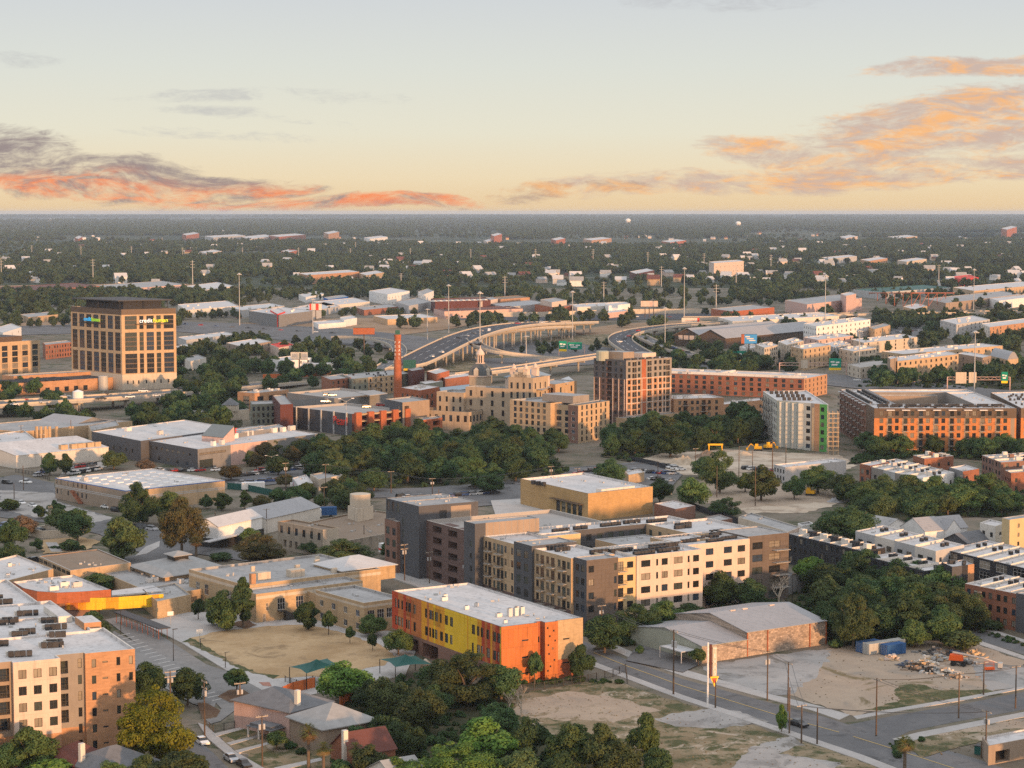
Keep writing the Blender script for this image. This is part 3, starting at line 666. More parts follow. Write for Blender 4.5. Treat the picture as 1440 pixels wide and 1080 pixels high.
for k, (b, g, ws) in CT.items():
    one = MB()
    for q, mi in [(b, 0), (g, 1)] + [(w, 2) for w in ws]:
        i = len(one.v); one.v += q.v; one.f += [tuple(i + a for a in f) for f in q.f]; one.m += [mi] * len(q.f)
    CARM[k] = (b.mesh('body', ['car_white']), g.mesh('window', ['carglass']), [w.mesh('wheel', ['tyre']) for w in ws], one.mesh('parked_car', ['car_white', 'carglass', 'tyre']))
CARS = []
def car(px, py, kind='sedan', col='white', deg=None, label=None, zone=None, z=0.0, name='parked_car', dirpx=None, detail=None):
    x, y = P(px, py, z)
    if dirpx: a = P(px + dirpx[0], py + dirpx[1], z); ang = math.atan2(a[1] - y, a[0] - x)
    else: ang = rad(deg if deg is not None else 0)
    CARS.append(dict(x=x, y=y, z=z, px=px, kind=kind, col=col, ang=ang, label=label, zone=zone, name=name, detail=(py > 640) if detail is None else detail))
def carrow(a, b, n, zone, deg, z=0.0, skip=.12, cols=('white', 'white', 'silver', 'black', 'grey', 'grey', 'black', 'red', 'blue'), kinds=('sedan', 'suv', 'suv', 'sedan', 'pickup'), name='parked_car'):
    for k in range(n):
        if rng.random() < skip: continue
        f = (k + .5) / n; x0, x1 = P(*a, z), P(*b, z)
        x, y = x0[0] + (x1[0] - x0[0]) * f + rng.uniform(-.2, .2), x0[1] + (x1[1] - x0[1]) * f + rng.uniform(-.3, .3)
        CARS.append(dict(x=x, y=y, z=z, px=720 + FPX * x / y, kind=rng.choice(kinds), col=rng.choice(cols), ang=rad(deg) + rng.uniform(-.04, .04) + (math.pi if rng.random() < .4 else 0), label=None, zone=zone, name=name, detail=y < 700))
def build_cars():
    by = {}
    for t in CARS:
        if t['label'] is None: by.setdefault((t['zone'], t['col']), []).append(t)
    for (z, c), L in by.items():
        L.sort(key=lambda t: t['px'])
        for k, t in enumerate(L): t['label'] = ('%s car %s' % (c, z)) if len(L) == 1 else '%s from the left of the %s cars %s' % (ordinal(k), c, z)
    for t in CARS:
        b, g, ws, one = CARM[t['kind']]; lab = t['label']; cat = {'pickup': 'pickup', 'van': 'van'}.get(t['kind'], 'car')
        grp = 'cars ' + t['zone'] if t['zone'] else None; loc = (t['x'], t['y'], t['z'] + .02)
        if not t['detail']:
            o = tag(link(t['name'], one, None, loc, t['ang']), lab, cat, grp); o.material_slots[0].link = 'OBJECT'; o.material_slots[0].material = M('car_' + t['col']); continue
        r = thing(t['name'], lab, cat, loc, t['ang'], grp)
        o = link('body', b, r); o.material_slots[0].link = 'OBJECT'; o.material_slots[0].material = M('car_' + t['col'])
        link('window', g, r)
        for w in ws: link('wheel', w, r)
# ------------------------------------------------------------------ poles, lamps
def pole_parts(kind):
    p = MB(); x = MB(); tr = MB(); out = {}
    if kind in ('plain', 'one', 'two', 'trans'):
        p.tube((0, 0, -.2), (0, 0, 11), .19, .13, 7); out['pole'] = (p, 'wood')
        if kind != 'plain':
            for z in ((10.6,) if kind != 'two' else (10.6, 9.4)):
                x.box(0, 0, z, 2.6, .14, .16)
                for k in (-1.15, -.7, .7, 1.15): x.tube((k, 0, z + .16), (k, 0, z + .4), .06, .05, 5)
            out['crossarm'] = (x, 'barkpale')
        if kind in ('trans', 'two'):
            for k in (-.45, .45): tr.tube((k, .1, 8.0), (k, .1, 9.1), .27, .27, 9)
            out['transformer'] = (tr, 'lightgrey')
    elif kind == 'street':
        p.tube((0, 0, 0), (0, 0, 7.5), .1, .07, 6); out['pole'] = (p, 'framedark'); x.box(.5, 0, 7.4, 1.3, .3, .14); out['lamp_head'] = (x, 'framedark')
    elif kind == 'double':
        p.tube((0, 0, 0), (0, 0, 9), .11, .07, 6)
        for s in (-1, 1): p.tube((0, 0, 8.6), (s * 2.2, 0, 9.6), .05, .05, 5); x.box(s * 2.4, 0, 9.5, 1.0, .4, .18)
        out['pole'] = (p, 'galv'); out['lamp_head'] = (x, 'white')
    elif kind == 'mast':
        p.tube((0, 0, 0), (0, 0, 42), .5, .22, 8); out['pole'] = (p, 'galv')
        x.lathe(0, 0, [(1.5, 41), (1.6, 41.5), (.5, 42.2)], 10)
        for k in range(8): a = k * .785; x.box(1.9 * math.cos(a), 1.9 * math.sin(a), 40.7, .9, .9, .5)
        out['lamp_head'] = (x, 'galv')
    elif kind == 'tower':
        p.tube((0, 0, 0), (0, 0, 36), .75, .4, 8); out['pole'] = (p, 'galv')
        for z in (26, 30, 34): x.box(0, 0, z, 7, .3, .3)
        out['crossarm'] = (x, 'galv')
    return {k: (m.mesh(k, [mm])) for k, (m, mm) in out.items()}
POLEM = {k: pole_parts(k) for k in ('plain', 'one', 'two', 'trans', 'street', 'double', 'mast', 'tower')}
PNAME = dict(plain='utility_pole', one='utility_pole', two='utility_pole', trans='utility_pole', street='street_lamp', double='street_lamp', mast='light_mast', tower='power_pylon')
PH = dict(plain=11, one=11, two=11, trans=11, street=7.5, double=9.6, mast=42, tower=36)
POLES = []
def pole(px, yb, yt, kind='one', label=None, zone=None, rz=0.0, z=0.0):
    x, y = P(px, yb, z); h = hgt(yt, yb) if yt else PH[kind]
    POLES.append(dict(x=x, y=y, px=px, h=h, kind=kind, label=label, zone=zone, rz=rz, z=z))
def build_poles():
    by = {}
    for t in POLES:
        if t['label'] is None: by.setdefault((t['zone'], PNAME[t['kind']]), []).append(t)
    for (z, c), L in by.items():
        L.sort(key=lambda t: t['px']); c = c.replace('_', ' ')
        for k, t in enumerate(L):
            t['label'] = ('%s %s' % (c, z)) if len(L) == 1 else '%s from the left of the %ss %s' % (ordinal(k), c, z); t['group'] = '%ss %s' % (c, z)
    for t in POLES:
        r = thing(PNAME[t['kind']], t['label'], PNAME[t['kind']].replace('_', ' '), (t['x'], t['y'], t['z']), t['rz'], t.get('group'))
        s = t['h'] / PH[t['kind']]; w = max(1.0, s * .85); r.scale = (w, w, s)
        for k, me in POLEM[t['kind']].items(): link(k, me, r)
# ------------------------------------------------------------------ elevated roads
def smooth(pts, n=6):
    out = []
    for i in range(len(pts) - 1):
        p0, p1, p2, p3 = pts[max(i - 1, 0)], pts[i], pts[i + 1], pts[min(i + 2, len(pts) - 1)]
        for k in range(n):
            t = k / n
            out.append(tuple(.5 * (2 * b + (c - a) * t + (2 * a - 5 * b + 4 * c - d) * t * t + (3 * b - a - 3 * c + d) * t ** 3) for a, b, c, d in zip(p0, p1, p2, p3)))
    out.append(tuple(pts[-1])); return out
def sides(pts, w):
    L, Rr = [], []
    for i, p in enumerate(pts):
        a, b = pts[max(i - 1, 0)], pts[min(i + 1, len(pts) - 1)]; d = Vector((b[0] - a[0], b[1] - a[1])).normalized(); n = Vector((-d.y, d.x)) * w / 2
        L.append((p[0] + n.x, p[1] + n.y, p[2])); Rr.append((p[0] - n.x, p[1] - n.y, p[2]))
    return L, Rr
def ribbon(mb, pts, w, dz=0.0, mi=0):
    L, Rr = sides(pts, w)
    for i in range(len(pts) - 1): mb.face([(q[0], q[1], q[2] + dz) for q in (Rr[i], Rr[i + 1], L[i + 1], L[i])], mi)
def flyover(name, label, pxz, w, pier_every=22, road='asphalt', thick=1.3, barrier=.95, cat='bridge', pier_skip=3.0, stripes=True):
    pts = smooth([P3(*q) for q in pxz]); g = Grp(name, label, cat, (pts[0][0], pts[0][1], 0))
    d = MB(); L, Rr = sides(pts, w)
    for i in range(len(pts) - 1):
        a, b, c, e = Rr[i], Rr[i + 1], L[i + 1], L[i]; lo = lambda q: (q[0], q[1], q[2] - thick)
        d.face([lo(e), lo(c), lo(b), lo(a)]); d.face([a, b, lo(b), lo(a)][::-1]); d.face([e, c, lo(c), lo(e)])
    g.part('deck', d, 'concrete')
    s = MB(); ribbon(s, pts, w - .7, 0.02)
    for S, k in ((L, -1), (Rr, 1)):
        b = MB(); C_ = sides(pts, w - .8)[0 if k < 0 else 1]
        for i in range(len(pts) - 1):
            o0, o1, i0, i1 = S[i], S[i + 1], C_[i], C_[i + 1]; u = lambda q: (q[0], q[1], q[2] + barrier)
            b.face([o0, o1, u(o1), u(o0)]); b.face([u(o0), u(o1), u(i1), u(i0)]); b.face([u(i0), u(i1), i1, i0])
        g.part('barrier', b, 'palestone')
    if stripes:
        for off in (-w / 6, w / 6):
            q = [tuple(a) for a in pts]; l2, r2 = sides(pts, abs(off) * 2); q = l2 if off > 0 else r2
            for i in range(0, len(q) - 1, 2): s.face([(a[0], a[1], a[2] + .04) for a in (sides(q, .25)[1][i], sides(q, .25)[1][i + 1], sides(q, .25)[0][i + 1], sides(q, .25)[0][i])], 1)
    g.part('roadway', s, [road, 'paint'])
    acc = 0
    for i in range(1, len(pts)):
        acc += math.dist(pts[i][:2], pts[i - 1][:2])
        if acc >= pier_every and pts[i][2] - thick > pier_skip:
            acc = 0; z = pts[i][2] - thick; p = MB(); a = math.atan2(Rr[i][1] - L[i][1], Rr[i][0] - L[i][0])
            cx, cyy = pts[i][:2]
            p.box(cx, cyy, z - 1.4, w * .82, 1.5, 1.38, a)
            for k in ((-.28, .28) if w > 13 else (0,)): p.tube((cx + math.cos(a) * w * k, cyy + math.sin(a) * w * k, -.2), (cx + math.cos(a) * w * k, cyy + math.sin(a) * w * k, z - 1.4), .75, .75, 8)
            g.part('pier', p, 'concrete')
    return g, pts
# ------------------------------------------------------------------ ground, roads, lots
def gmat(name, c0, c1, c2=None, s0=.03, s1=.25, fine=2.5, w2=(.52, .66), amt=.25, c3=None):
    m = bpy.data.materials.new(name); m.use_nodes = True; t = NT(m.node_tree); MATS[name] = m
    p = t.n('ShaderNodeNewGeometry').outputs['Position']
    a = t.noise(p, s0, 6, .62, .6); b = t.noise(p, s1, 6, .68, .8); f = t.noise(p, fine, 4, .7)
    col = t.mix(t.ss(t.m('ADD', t.m('MULTIPLY', a, .5), t.m('MULTIPLY', b, .5)), .40, .60), c0 + (1,), c1 + (1,))
    if c2: col = t.mix(t.ss(t.m('ADD', t.m('MULTIPLY', b, .6), t.m('MULTIPLY', t.noise(p, s0 * 3, 5, .6), .4)), *w2), col, c2 + (1,))
    if c3: col = t.mix(t.ss(t.noise(p, s1 * .45, 5, .7, 1.2), .56, .66), col, c3 + (1,))
    v = t.m('ADD', 1 - amt, t.m('MULTIPLY', f, amt * 2)); col = t.mix(1.0, col, t.n('ShaderNodeCombineColor', {0: v, 1: v, 2: v}).outputs[0], 'MULTIPLY')
    bs = t.n('ShaderNodeBsdfPrincipled', {'Base Color': col, 'Roughness': .95}); bs.inputs['Specular IOR Level'].default_value = .1
    bp = t.n('ShaderNodeBump', {'Strength': .3, 'Distance': .12, 'Height': f}); t.t.links.new(bp.outputs[0], bs.inputs['Normal'])
    t.n('ShaderNodeOutputMaterial', {'Surface': bs.outputs[0]}); return m
gmat('townground', (.145, .125, .095), (.24, .205, .165), (.07, .08, .045), .012, .08, w2=(.48, .6))
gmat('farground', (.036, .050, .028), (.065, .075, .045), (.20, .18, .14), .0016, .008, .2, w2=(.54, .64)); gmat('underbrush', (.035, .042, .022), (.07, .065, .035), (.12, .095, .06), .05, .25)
gmat('asphalt', (.135, .135, .139), (.18, .177, .178), (.115, .114, .116), .03, .2, amt=.18, c3=(.10, .10, .102))
gmat('asphaltdark', (.075, .078, .088), (.095, .098, .108), None, .02, .2, amt=.12)
gmat('paving', (.41, .395, .38), (.48, .46, .44), (.34, .325, .31), .05, .3, amt=.12)
gmat('sidewalk', (.38, .36, .345), (.45, .43, .41), (.31, .29, .27), .06, .4, amt=.15)
gmat('dryfield', (.37, .25, .135), (.50, .36, .21), (.29, .20, .115), .03, .12, w2=(.5, .62))
gmat('greengrass', (.065, .078, .032), (.115, .112, .055), (.24, .185, .11), .06, .3, w2=(.48, .6))
gmat('lawn', (.045, .10, .025), (.06, .125, .03), None, .06, .3)
gmat('dirtlot', (.41, .325, .245), (.35, .275, .21), (.28, .245, .205), .025, .11, c3=(.19, .15, .085))
gmat('scrub', (.215, .165, .10), (.31, .245, .165), (.085, .09, .042), .05, .22, w2=(.46, .57), c3=(.41, .34, .265))
gmat('palelot', (.48, .40, .31), (.56, .475, .375), (.36, .285, .215), .03, .12, w2=(.46, .58), c3=(.30, .24, .18))
gmat('concretelot', (.33, .315, .30), (.40, .38, .36), (.24, .23, .22), .03, .14, w2=(.48, .6), c3=(.20, .185, .165))
gmat('mulch', (.12, .07, .045), (.17, .11, .07), None, .1, .5); gmat('brickpave', (.33, .16, .12), (.40, .22, .17), None, .2, 1)
gmat('redfield', (.30, .19, .115), (.37, .25, .16), (.22, .17, .10), .01, .05)
gmat('schoolroad', (.20, .195, .19), (.27, .26, .25), (.16, .155, .15), .04, .2, amt=.12)
GZ = [0.02]
def gp(name, pts, m, kerb=0.0, dz=None):
    z = GZ[0] if dz is None else dz
    if dz is None: GZ[0] += .005
    q = [P(*k) for k in pts]
    if any(k in name for k in ('lot', 'patch', 'edge', 'lawn', 'under', 'embank', 'yard', 'field')) and 'terrace' not in name:     # worn, irregular borders
        o = []
        for i in range(len(q)):
            A, Bq = Vector(q[i]), Vector(q[(i + 1) % len(q)]); n = max(1, min(60, int((Bq - A).length / 1.6)))
            for k in range(n): c = A.lerp(Bq, k / n); o.append((c.x + 1.5 * mnoise.noise((c.x * .3, c.y * .3, 2)), c.y + 2.2 * mnoise.noise((c.x * .3, c.y * .3, 7))))
        q = o
    a = sum(q[i][0] * q[(i + 1) % len(q)][1] - q[(i + 1) % len(q)][0] * q[i][1] for i in range(len(q)))
    if a < 0: q.reverse()
    mb = MB()
    if kerb: mb.prism(q, -.05, z + kerb, 1, 0, bottom=False); return struct(name, mb, [m, 'kerb'])
    mb.face([k + (z,) for k in q]); return struct(name, mb, m)
def TZ(y): return -.3 if y < 8000 else -.3 + (y - 8000) / 37000 * 66      # the plain rises gently towards the horizon
mb = MB(); mb.face([(-28000, 3000, -.3), (28000, 3000, -.3), (28000, 8000, -.3), (-28000, 8000, -.3)]); mb.face([(-28000, 8000, -.3), (28000, 8000, -.3), (28000, 45000, TZ(45000)), (-28000, 45000, TZ(45000))]); struct('far_ground', mb, 'farground')
mb = MB(); mb.face([(-3000, -400, 0), (3000, -400, 0), (3000, 3000, 0), (-3000, 3000, 0)]); mb.face([(-3000, 3000, 0), (3000, 3000, 0), (3000, 3001, -.3), (-3000, 3001, -.3)]); struct('ground', mb, 'townground')
# main street and its crossing
gp('road', [(835, 908), (882, 928), (960, 955), (1089, 990), (1150, 1005), (1193, 1019), (1280, 1040), (1370, 1066), (1440, 1090), (1440, 1130), (1300, 1094), (1215, 1062), (1111, 1027), (960, 977), (882, 948), (835, 930), (800, 915), (700, 870), (640, 835), (560, 800), (575, 792), (660, 832), (740, 868)], 'asphalt')
gp('road', [(1193, 1019), (1260, 1006), (1360, 989), (1440, 973), (1500, 962), (1500, 985), (1440, 998), (1350, 1014), (1280, 1028), (1245, 1044)], 'asphalt')
gp('road', [(1330, 872), (1440, 906), (1500, 926), (1500, 944), (1440, 921), (1376, 900), (1310, 880)], 'asphalt')
gp('pavement', [(835, 931), (882, 949), (960, 978), (1111, 1028), (1215, 1063), (1290, 1092), (1270, 1094), (1205, 1068), (1105, 1033), (955, 983), (878, 954), (832, 937)], 'sidewalk', .12)
gp('pavement', [(845, 908), (882, 924), (960, 951), (1089, 986), (1140, 999), (1180, 1013), (1195, 1006), (1150, 993), (1092, 979), (965, 943), (900, 922), (860, 905)], 'sidewalk', .12)
gp('pavement', [(1255, 1040), (1290, 1031), (1352, 1019), (1440, 1002), (1440, 1009), (1350, 1027), (1300, 1037), (1275, 1046)], 'sidewalk', .12)
gp('pavement', [(1205, 1012), (1262, 1001), (1358, 985), (1440, 969), (1440, 966), (1355, 981), (1260, 997), (1200, 1008)], 'sidewalk', .12)
gp('pavement', [(1345, 870), (1440, 900), (1500, 918), (1500, 923), (1440, 904), (1338, 872)], 'sidewalk', .12)
gp('pavement', [(1376, 901), (1440, 923), (1500, 946), (1500, 950), (1440, 928), (1370, 905)], 'sidewalk', .12)
def stripes(pts, w, m='paint', name='road_marking', dash=None):
    q = [P(*k) for k in pts]; mb = MB(); z = GZ[0] + .01
    for i in range(len(q) - 1):
        a, b = Vector(q[i]), Vector(q[i + 1]); l = (b - a).length; n = max(1, int(l / (dash or l))) if dash else 1
        for k in range(n):
            if dash and k % 2: continue
            s, e = a.lerp(b, k / n), a.lerp(b, (k + 1) / n); d = (e - s).normalized(); v = Vector((-d.y, d.x)) * w / 2
            mb.face([tuple(s - v) + (z,), tuple(e - v) + (z,), tuple(e + v) + (z,), tuple(s + v) + (z,)])
    return struct(name, mb, m)
mat('yellowline', (.50, .36, .14)); mat('whiteline', (.62, .60, .57))
stripes([(835, 918), (882, 937), (960, 965), (1100, 1008), (1180, 1030)], .3, 'yellowline'); stripes([(1200, 1036), (1290, 1064), (1400, 1100)], .3, 'yellowline')
# lots
gp('dirt_lot', [(1100, 975), (1165, 912), (1290, 900), (1370, 905), (1440, 930), (1440, 965), (1355, 980), (1260, 996), (1200, 1007), (1150, 992)], 'dirtlot')
gp('concrete_lot', [(985, 938), (1050, 926), (1130, 915), (1170, 914), (1150, 950), (1110, 978), (1092, 978), (1010, 955)], 'concretelot')
gp('concrete_lot', [(1365, 930), (1440, 935), (1500, 940), (1500, 956), (1440, 966), (1395, 972), (1378, 955)], 'concretelot')
gp('grass_patch', [(1252, 968), (1285, 962), (1330, 972), (1390, 970), (1408, 976), (1350, 983), (1262, 996), (1215, 1000), (1265, 985)], 'greengrass')
gp('dry_lot', [(700, 985), (770, 968), (860, 954), (885, 966), (950, 985), (1100, 1035), (1210, 1070), (1270, 1095), (700, 1130), (640, 1050)], 'scrub')
gp('dirt_lot', [(735, 985), (800, 972), (880, 985), (930, 1000), (860, 1015), (780, 1012), (720, 1005)], 'dirtlot')
gp('concrete_lot', [(915, 1010), (985, 998), (1040, 1000), (1080, 1015), (1010, 1025), (950, 1022)], 'concretelot')
gp('concrete_lot', [(1060, 1050), (1112, 1034), (1130, 1048), (1095, 1060), (1180, 1072), (1165, 1090), (1010, 1100)], 'concretelot')
gp('dry_lot', [(1260, 1046), (1300, 1036), (1440, 1010), (1500, 1000), (1500, 1040), (1390, 1040), (1300, 1065)], 'scrub')
gp('dirt_lot', [(1290, 1036), (1440, 1011), (1500, 1000), (1500, 1020), (1370, 1030)], 'dirtlot')
gp('building_lot', [(885, 650), (930, 638), (1010, 632), (1090, 636), (1180, 640), (1205, 655), (1180, 665), (1090, 660), (1010, 668), (940, 668)], 'palelot')
gp('building_lot', [(1028, 712), (1080, 700), (1130, 696), (1190, 702), (1170, 712), (1130, 722), (1050, 722)], 'palelot')
gp('building_lot', [(960, 690), (1010, 665), (1200, 668), (1190, 704), (1040, 715), (970, 705)], 'dirtlot')
# school grounds
gp('pavement', [(196, 876), (258, 862), (330, 862), (480, 870), (560, 892), (590, 905), (570, 950), (480, 970), (400, 985), (380, 978), (322, 946), (256, 905)], 'paving', .1)
gp('play_court', [(238, 872), (262, 866), (326, 882), (318, 892), (243, 897)], 'sidewalk', .03); gp('court_border', [(236, 872), (262, 865), (329, 882), (322, 895), (243, 899), (243, 897), (318, 892), (325, 882), (262, 867), (238, 872)], 'brickpave', .04)
gp('sports_field', [(258, 904), (272, 897), (310, 889), (352, 884), (402, 880), (445, 881), (490, 893), (545, 912), (560, 930), (505, 945), (430, 955), (385, 955), (362, 950), (330, 938), (296, 920)], 'dryfield', .13)
gp('grass_edge', [(258, 904), (270, 898), (276, 902), (300, 918), (335, 936), (365, 948), (390, 951), (386, 955), (362, 951), (330, 939), (296, 921)], 'greengrass', .14)
gp('grass_patch', [(320, 880), (345, 872), (362, 880), (345, 886)], 'mulch', .14)
gp('road', [(148, 872), (168, 868), (210, 884), (290, 935), (372, 962), (392, 975), (382, 985), (366, 988), (330, 1000), (310, 1015), (292, 1020), (288, 1005), (312, 998), (300, 985), (270, 960), (205, 915)], 'schoolroad')
gp('car_park', [(160, 888), (205, 912), (270, 958), (305, 985), (300, 1000), (270, 990), (200, 950), (150, 910)], 'schoolroad')
for k in range(22): x0, y0 = 166 + k * 6.3, 895 + k * 4.35; stripes([(x0, y0), (x0 + 17, y0 - 3.6)], .3, 'whiteline', 'bay_marking'); GZ[0] -= 0
gp('traffic_island', [(306, 981), (322, 972), (340, 970), (352, 978), (346, 988), (325, 990)], 'mulch', .14)
gp('traffic_island', [(278, 990), (290, 990), (310, 1001), (305, 1010), (285, 1014)], 'mulch', .14)
gp('crossing_pad', [(364, 961), (379, 961), (382, 967), (370, 966)], 'brickpave', .13)
gp('road', [(232, 1015), (262, 1028), (300, 1060), (340, 1100), (300, 1110), (240, 1060), (210, 1030)], 'asphalt')
gp('pavement', [(278, 1018), (290, 1022), (305, 1036), (330, 1058), (375, 1084), (362, 1090), (318, 1062), (292, 1040)], 'sidewalk', .12)
gp('front_lawn', [(305, 1036), (345, 1022), (378, 1014), (410, 1020), (470, 1060), (470, 1090), (375, 1086), (330, 1056)], 'scrub', .1); gp('front_lawn', [(310, 1034), (345, 1026), (375, 1020), (380, 1024), (330, 1042)], 'greengrass', .13)
gp('pavement', [(300, 1034), (366, 1018), (369, 1020), (304, 1038)], 'sidewalk', .16); gp('pavement', [(318, 1047), (370, 1034), (373, 1036), (324, 1050)], 'sidewalk', .16); gp('pavement', [(330, 1058), (392, 1042), (395, 1044), (336, 1061)], 'sidewalk', .16); gp('pavement', [(385, 1082), (450, 1068), (455, 1071), (395, 1086)], 'sidewalk', .16)
gp('car_park', [(0, 672), (22, 668), (76, 680), (80, 705), (180, 735), (262, 757), (300, 768), (250, 786), (190, 776), (140, 752), (60, 735), (0, 728)], 'asphalt')
gp('concrete_lot', [(0, 690), (40, 692), (78, 694), (80, 706), (160, 730), (120, 738), (40, 726), (0, 716)], 'concretelot')
gp('car_park', [(92, 660), (150, 648), (160, 655), (82, 672)], 'concretelot')
gp('road', [(150, 790), (205, 778), (262, 765), (300, 768), (390, 790), (345, 790), (280, 780), (230, 790), (190, 800)], 'asphalt'); gp('pavement', [(205, 770), (225, 762), (224, 770), (206, 780), (190, 783)], 'sidewalk', .12)
gp('grass_patch', [(60, 760), (110, 755), (140, 762), (120, 775), (60, 780)], 'dryfield'); gp('pavement', [(64, 764), (80, 764), (88, 777), (72, 777)], 'sidewalk', .1)
gp('car_park', [(0, 790), (50, 786), (56, 800), (0, 812)], 'asphalt')
gp('car_park', [(600, 694), (640, 690), (740, 682), (745, 706), (640, 716), (590, 710)], 'asphalt'); gp('road', [(480, 690), (560, 686), (700, 676), (790, 668), (800, 674), (700, 686), (560, 700), (480, 702)], 'asphalt')
gp('car_park', [(780, 660), (900, 650), (960, 668), (940, 690), (880, 678), (800, 676)], 'asphalt'); gp('car_park', [(310, 672), (420, 650), (480, 655), (470, 672), (400, 680), (330, 688)], 'asphalt')
gp('terrace', [(690, 705), (740, 702), (835, 730), (800, 745), (700, 735)], 'paving', .1); gp('terrace_lawn', [(744, 723), (768, 720), (796, 726), (778, 732)], 'lawn', .14); gp('terrace_lawn', [(726, 732), (745, 729), (752, 737), (735, 740)], 'lawn', .14)
gp('forecourt', [(880, 930), (900, 905), (945, 915), (985, 935), (960, 947)], 'asphalt'); gp('pavement', [(545, 812), (580, 800), (640, 826), (610, 835)], 'sidewalk', .1)
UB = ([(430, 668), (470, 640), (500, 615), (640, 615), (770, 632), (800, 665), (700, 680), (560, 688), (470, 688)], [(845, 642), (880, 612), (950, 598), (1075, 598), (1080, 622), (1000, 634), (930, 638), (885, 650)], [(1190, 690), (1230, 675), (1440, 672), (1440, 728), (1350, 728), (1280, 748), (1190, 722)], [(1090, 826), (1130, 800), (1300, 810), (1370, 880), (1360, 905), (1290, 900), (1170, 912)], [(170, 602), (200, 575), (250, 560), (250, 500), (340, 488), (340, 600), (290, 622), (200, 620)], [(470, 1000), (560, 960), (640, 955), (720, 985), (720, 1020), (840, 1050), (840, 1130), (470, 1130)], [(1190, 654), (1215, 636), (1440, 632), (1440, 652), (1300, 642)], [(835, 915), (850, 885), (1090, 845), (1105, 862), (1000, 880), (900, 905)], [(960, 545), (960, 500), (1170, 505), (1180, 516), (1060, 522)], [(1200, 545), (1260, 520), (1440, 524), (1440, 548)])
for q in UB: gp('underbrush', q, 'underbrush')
# freeway corridor
gp('embankment', [(330, 455), (480, 448), (620, 446), (700, 448), (640, 462), (560, 472), (430, 462)], 'redfield'); gp('embankment', [(800, 466), (870, 456), (985, 450), (1000, 456), (900, 466), (850, 480)], 'redfield'); gp('embankment', [(560, 500), (720, 475), (860, 470), (860, 500), (720, 520), (580, 525)], 'scrub')
gp('embankment', [(0, 455), (95, 452), (98, 462), (0, 470)], 'redfield'); gp('embankment', [(250, 458), (350, 462), (360, 470), (250, 466)], 'scrub')
gp('freeway', [(-60, 462), (240, 452), (330, 455), (480, 462), (560, 470), (640, 480), (720, 482), (800, 482), (860, 490), (860, 504), (720, 500), (640, 498), (560, 492), (440, 482), (330, 474), (240, 466), (-60, 474)], 'asphalt')
gp('freeway', [(640, 442), (740, 443), (900, 440), (1010, 441), (1010, 449), (900, 450), (740, 452), (640, 450)], 'asphaltdark')
gp('freeway', [(1100, 522), (1160, 526), (1260, 534), (1440, 552), (1500, 558), (1500, 574), (1400, 566), (1250, 552), (1160, 542), (1100, 538)], 'asphalt')
gp('rail_yard', [(0, 402), (240, 398), (340, 404), (330, 416), (200, 420), (0, 414)], 'redfield')
gp('road', [(660, 505), (900, 500), (1000, 512), (1000, 520), (900, 510), (700, 520)], 'asphalt')
gp('car_park', [(360, 512), (480, 505), (490, 520), (400, 528)], 'asphalt'); gp('car_park', [(980, 500), (1100, 498), (1100, 515), (980, 512)], 'asphalt'); gp('car_park', [(1160, 462), (1300, 452), (1330, 470), (1190, 485)], 'asphalt')
flyover('flyover_bridge', 'main curved flyover with pale barriers climbing over the freeway', [(548, 518, 2), (572, 512, 5), (598, 500, 9), (628, 485, 13), (655, 473, 16), (688, 463, 17), (735, 456, 16), (790, 453.5, 13), (822, 452.6, 10)], 27, 20, 'asphaltdark')
flyover('flyover_bridge', 'lower curved ramp in front of the main flyover on tall columns', [(668, 483, 13.5), (672, 474, 14.5), (688, 468.5, 15), (720, 464, 14), (760, 460.5, 12.5), (800, 459, 10)], 9, 16, 'asphalt')
flyover('flyover_bridge', 'ramp dipping behind the lower curve towards the freeway', [(664, 477, 15), (674, 486, 12), (700, 494, 9), (740, 500, 6), (800, 506, 3)], 9, 24, 'asphalt')
flyover('flyover_bridge', 'dark S curved ramp behind the residential tower', [(905, 500, 9), (884, 488, 11), (872, 477, 11), (884, 468, 10), (920, 461, 8), (970, 456, 6), (1040, 452, 5)], 19, 26, 'asphaltdark')
flyover('flyover_bridge', 'ramp sliding down to the right of the S curve', [(900, 472, 10), (922, 482, 9), (955, 494, 7), (1000, 506, 4), (1050, 514, 2)], 11, 30, 'asphalt')
flyover('flyover_bridge', 'tight left hand loop ramp behind the brick chimney', [(470, 474, 6), (520, 476, 6), (552, 483, 6), (562, 494, 6), (552, 508, 5), (530, 520, 3)], 11, 24, 'asphalt')
flyover('flyover_bridge', 'straight pale bridge deck running behind the hotel', [(640, 528, 7), (720, 518, 8), (800, 506, 9), (870, 496, 9)], 12, 30, 'asphalt')
flyover('elevated_freeway', 'long elevated freeway with lit barrier in front of the brick market', [(-120, 577, 6.5), (0, 568, 6.5), (100, 561.5, 6.5), (200, 555, 6), (290, 548, 5), (350, 542, 4), (420, 536, 2)], 21, 26, 'asphalt', pier_skip=2)
flyover('elevated_freeway', 'far elevated freeway with pinkish walls at the right', [(960, 447, 5), (1060, 446, 6), (1180, 442, 7), (1300, 440, 7), (1440, 438, 7), (1560, 436, 7)], 24, 40, 'asphaltdark', pier_skip=2)
def lowwall(label, pts, h, m='palestone', name='sound_wall'):
    q = [P(*k) for k in pts]; g = Grp(name, label, 'wall', q[0]); mb = MB()
    for a, b in zip(q, q[1:]): mb.box((a[0] + b[0]) / 2, (a[1] + b[1]) / 2, 0, math.dist(a, b) + .3, .5, h, math.atan2(b[1] - a[1], b[0] - a[0]))
    g.part('panel', mb, m)
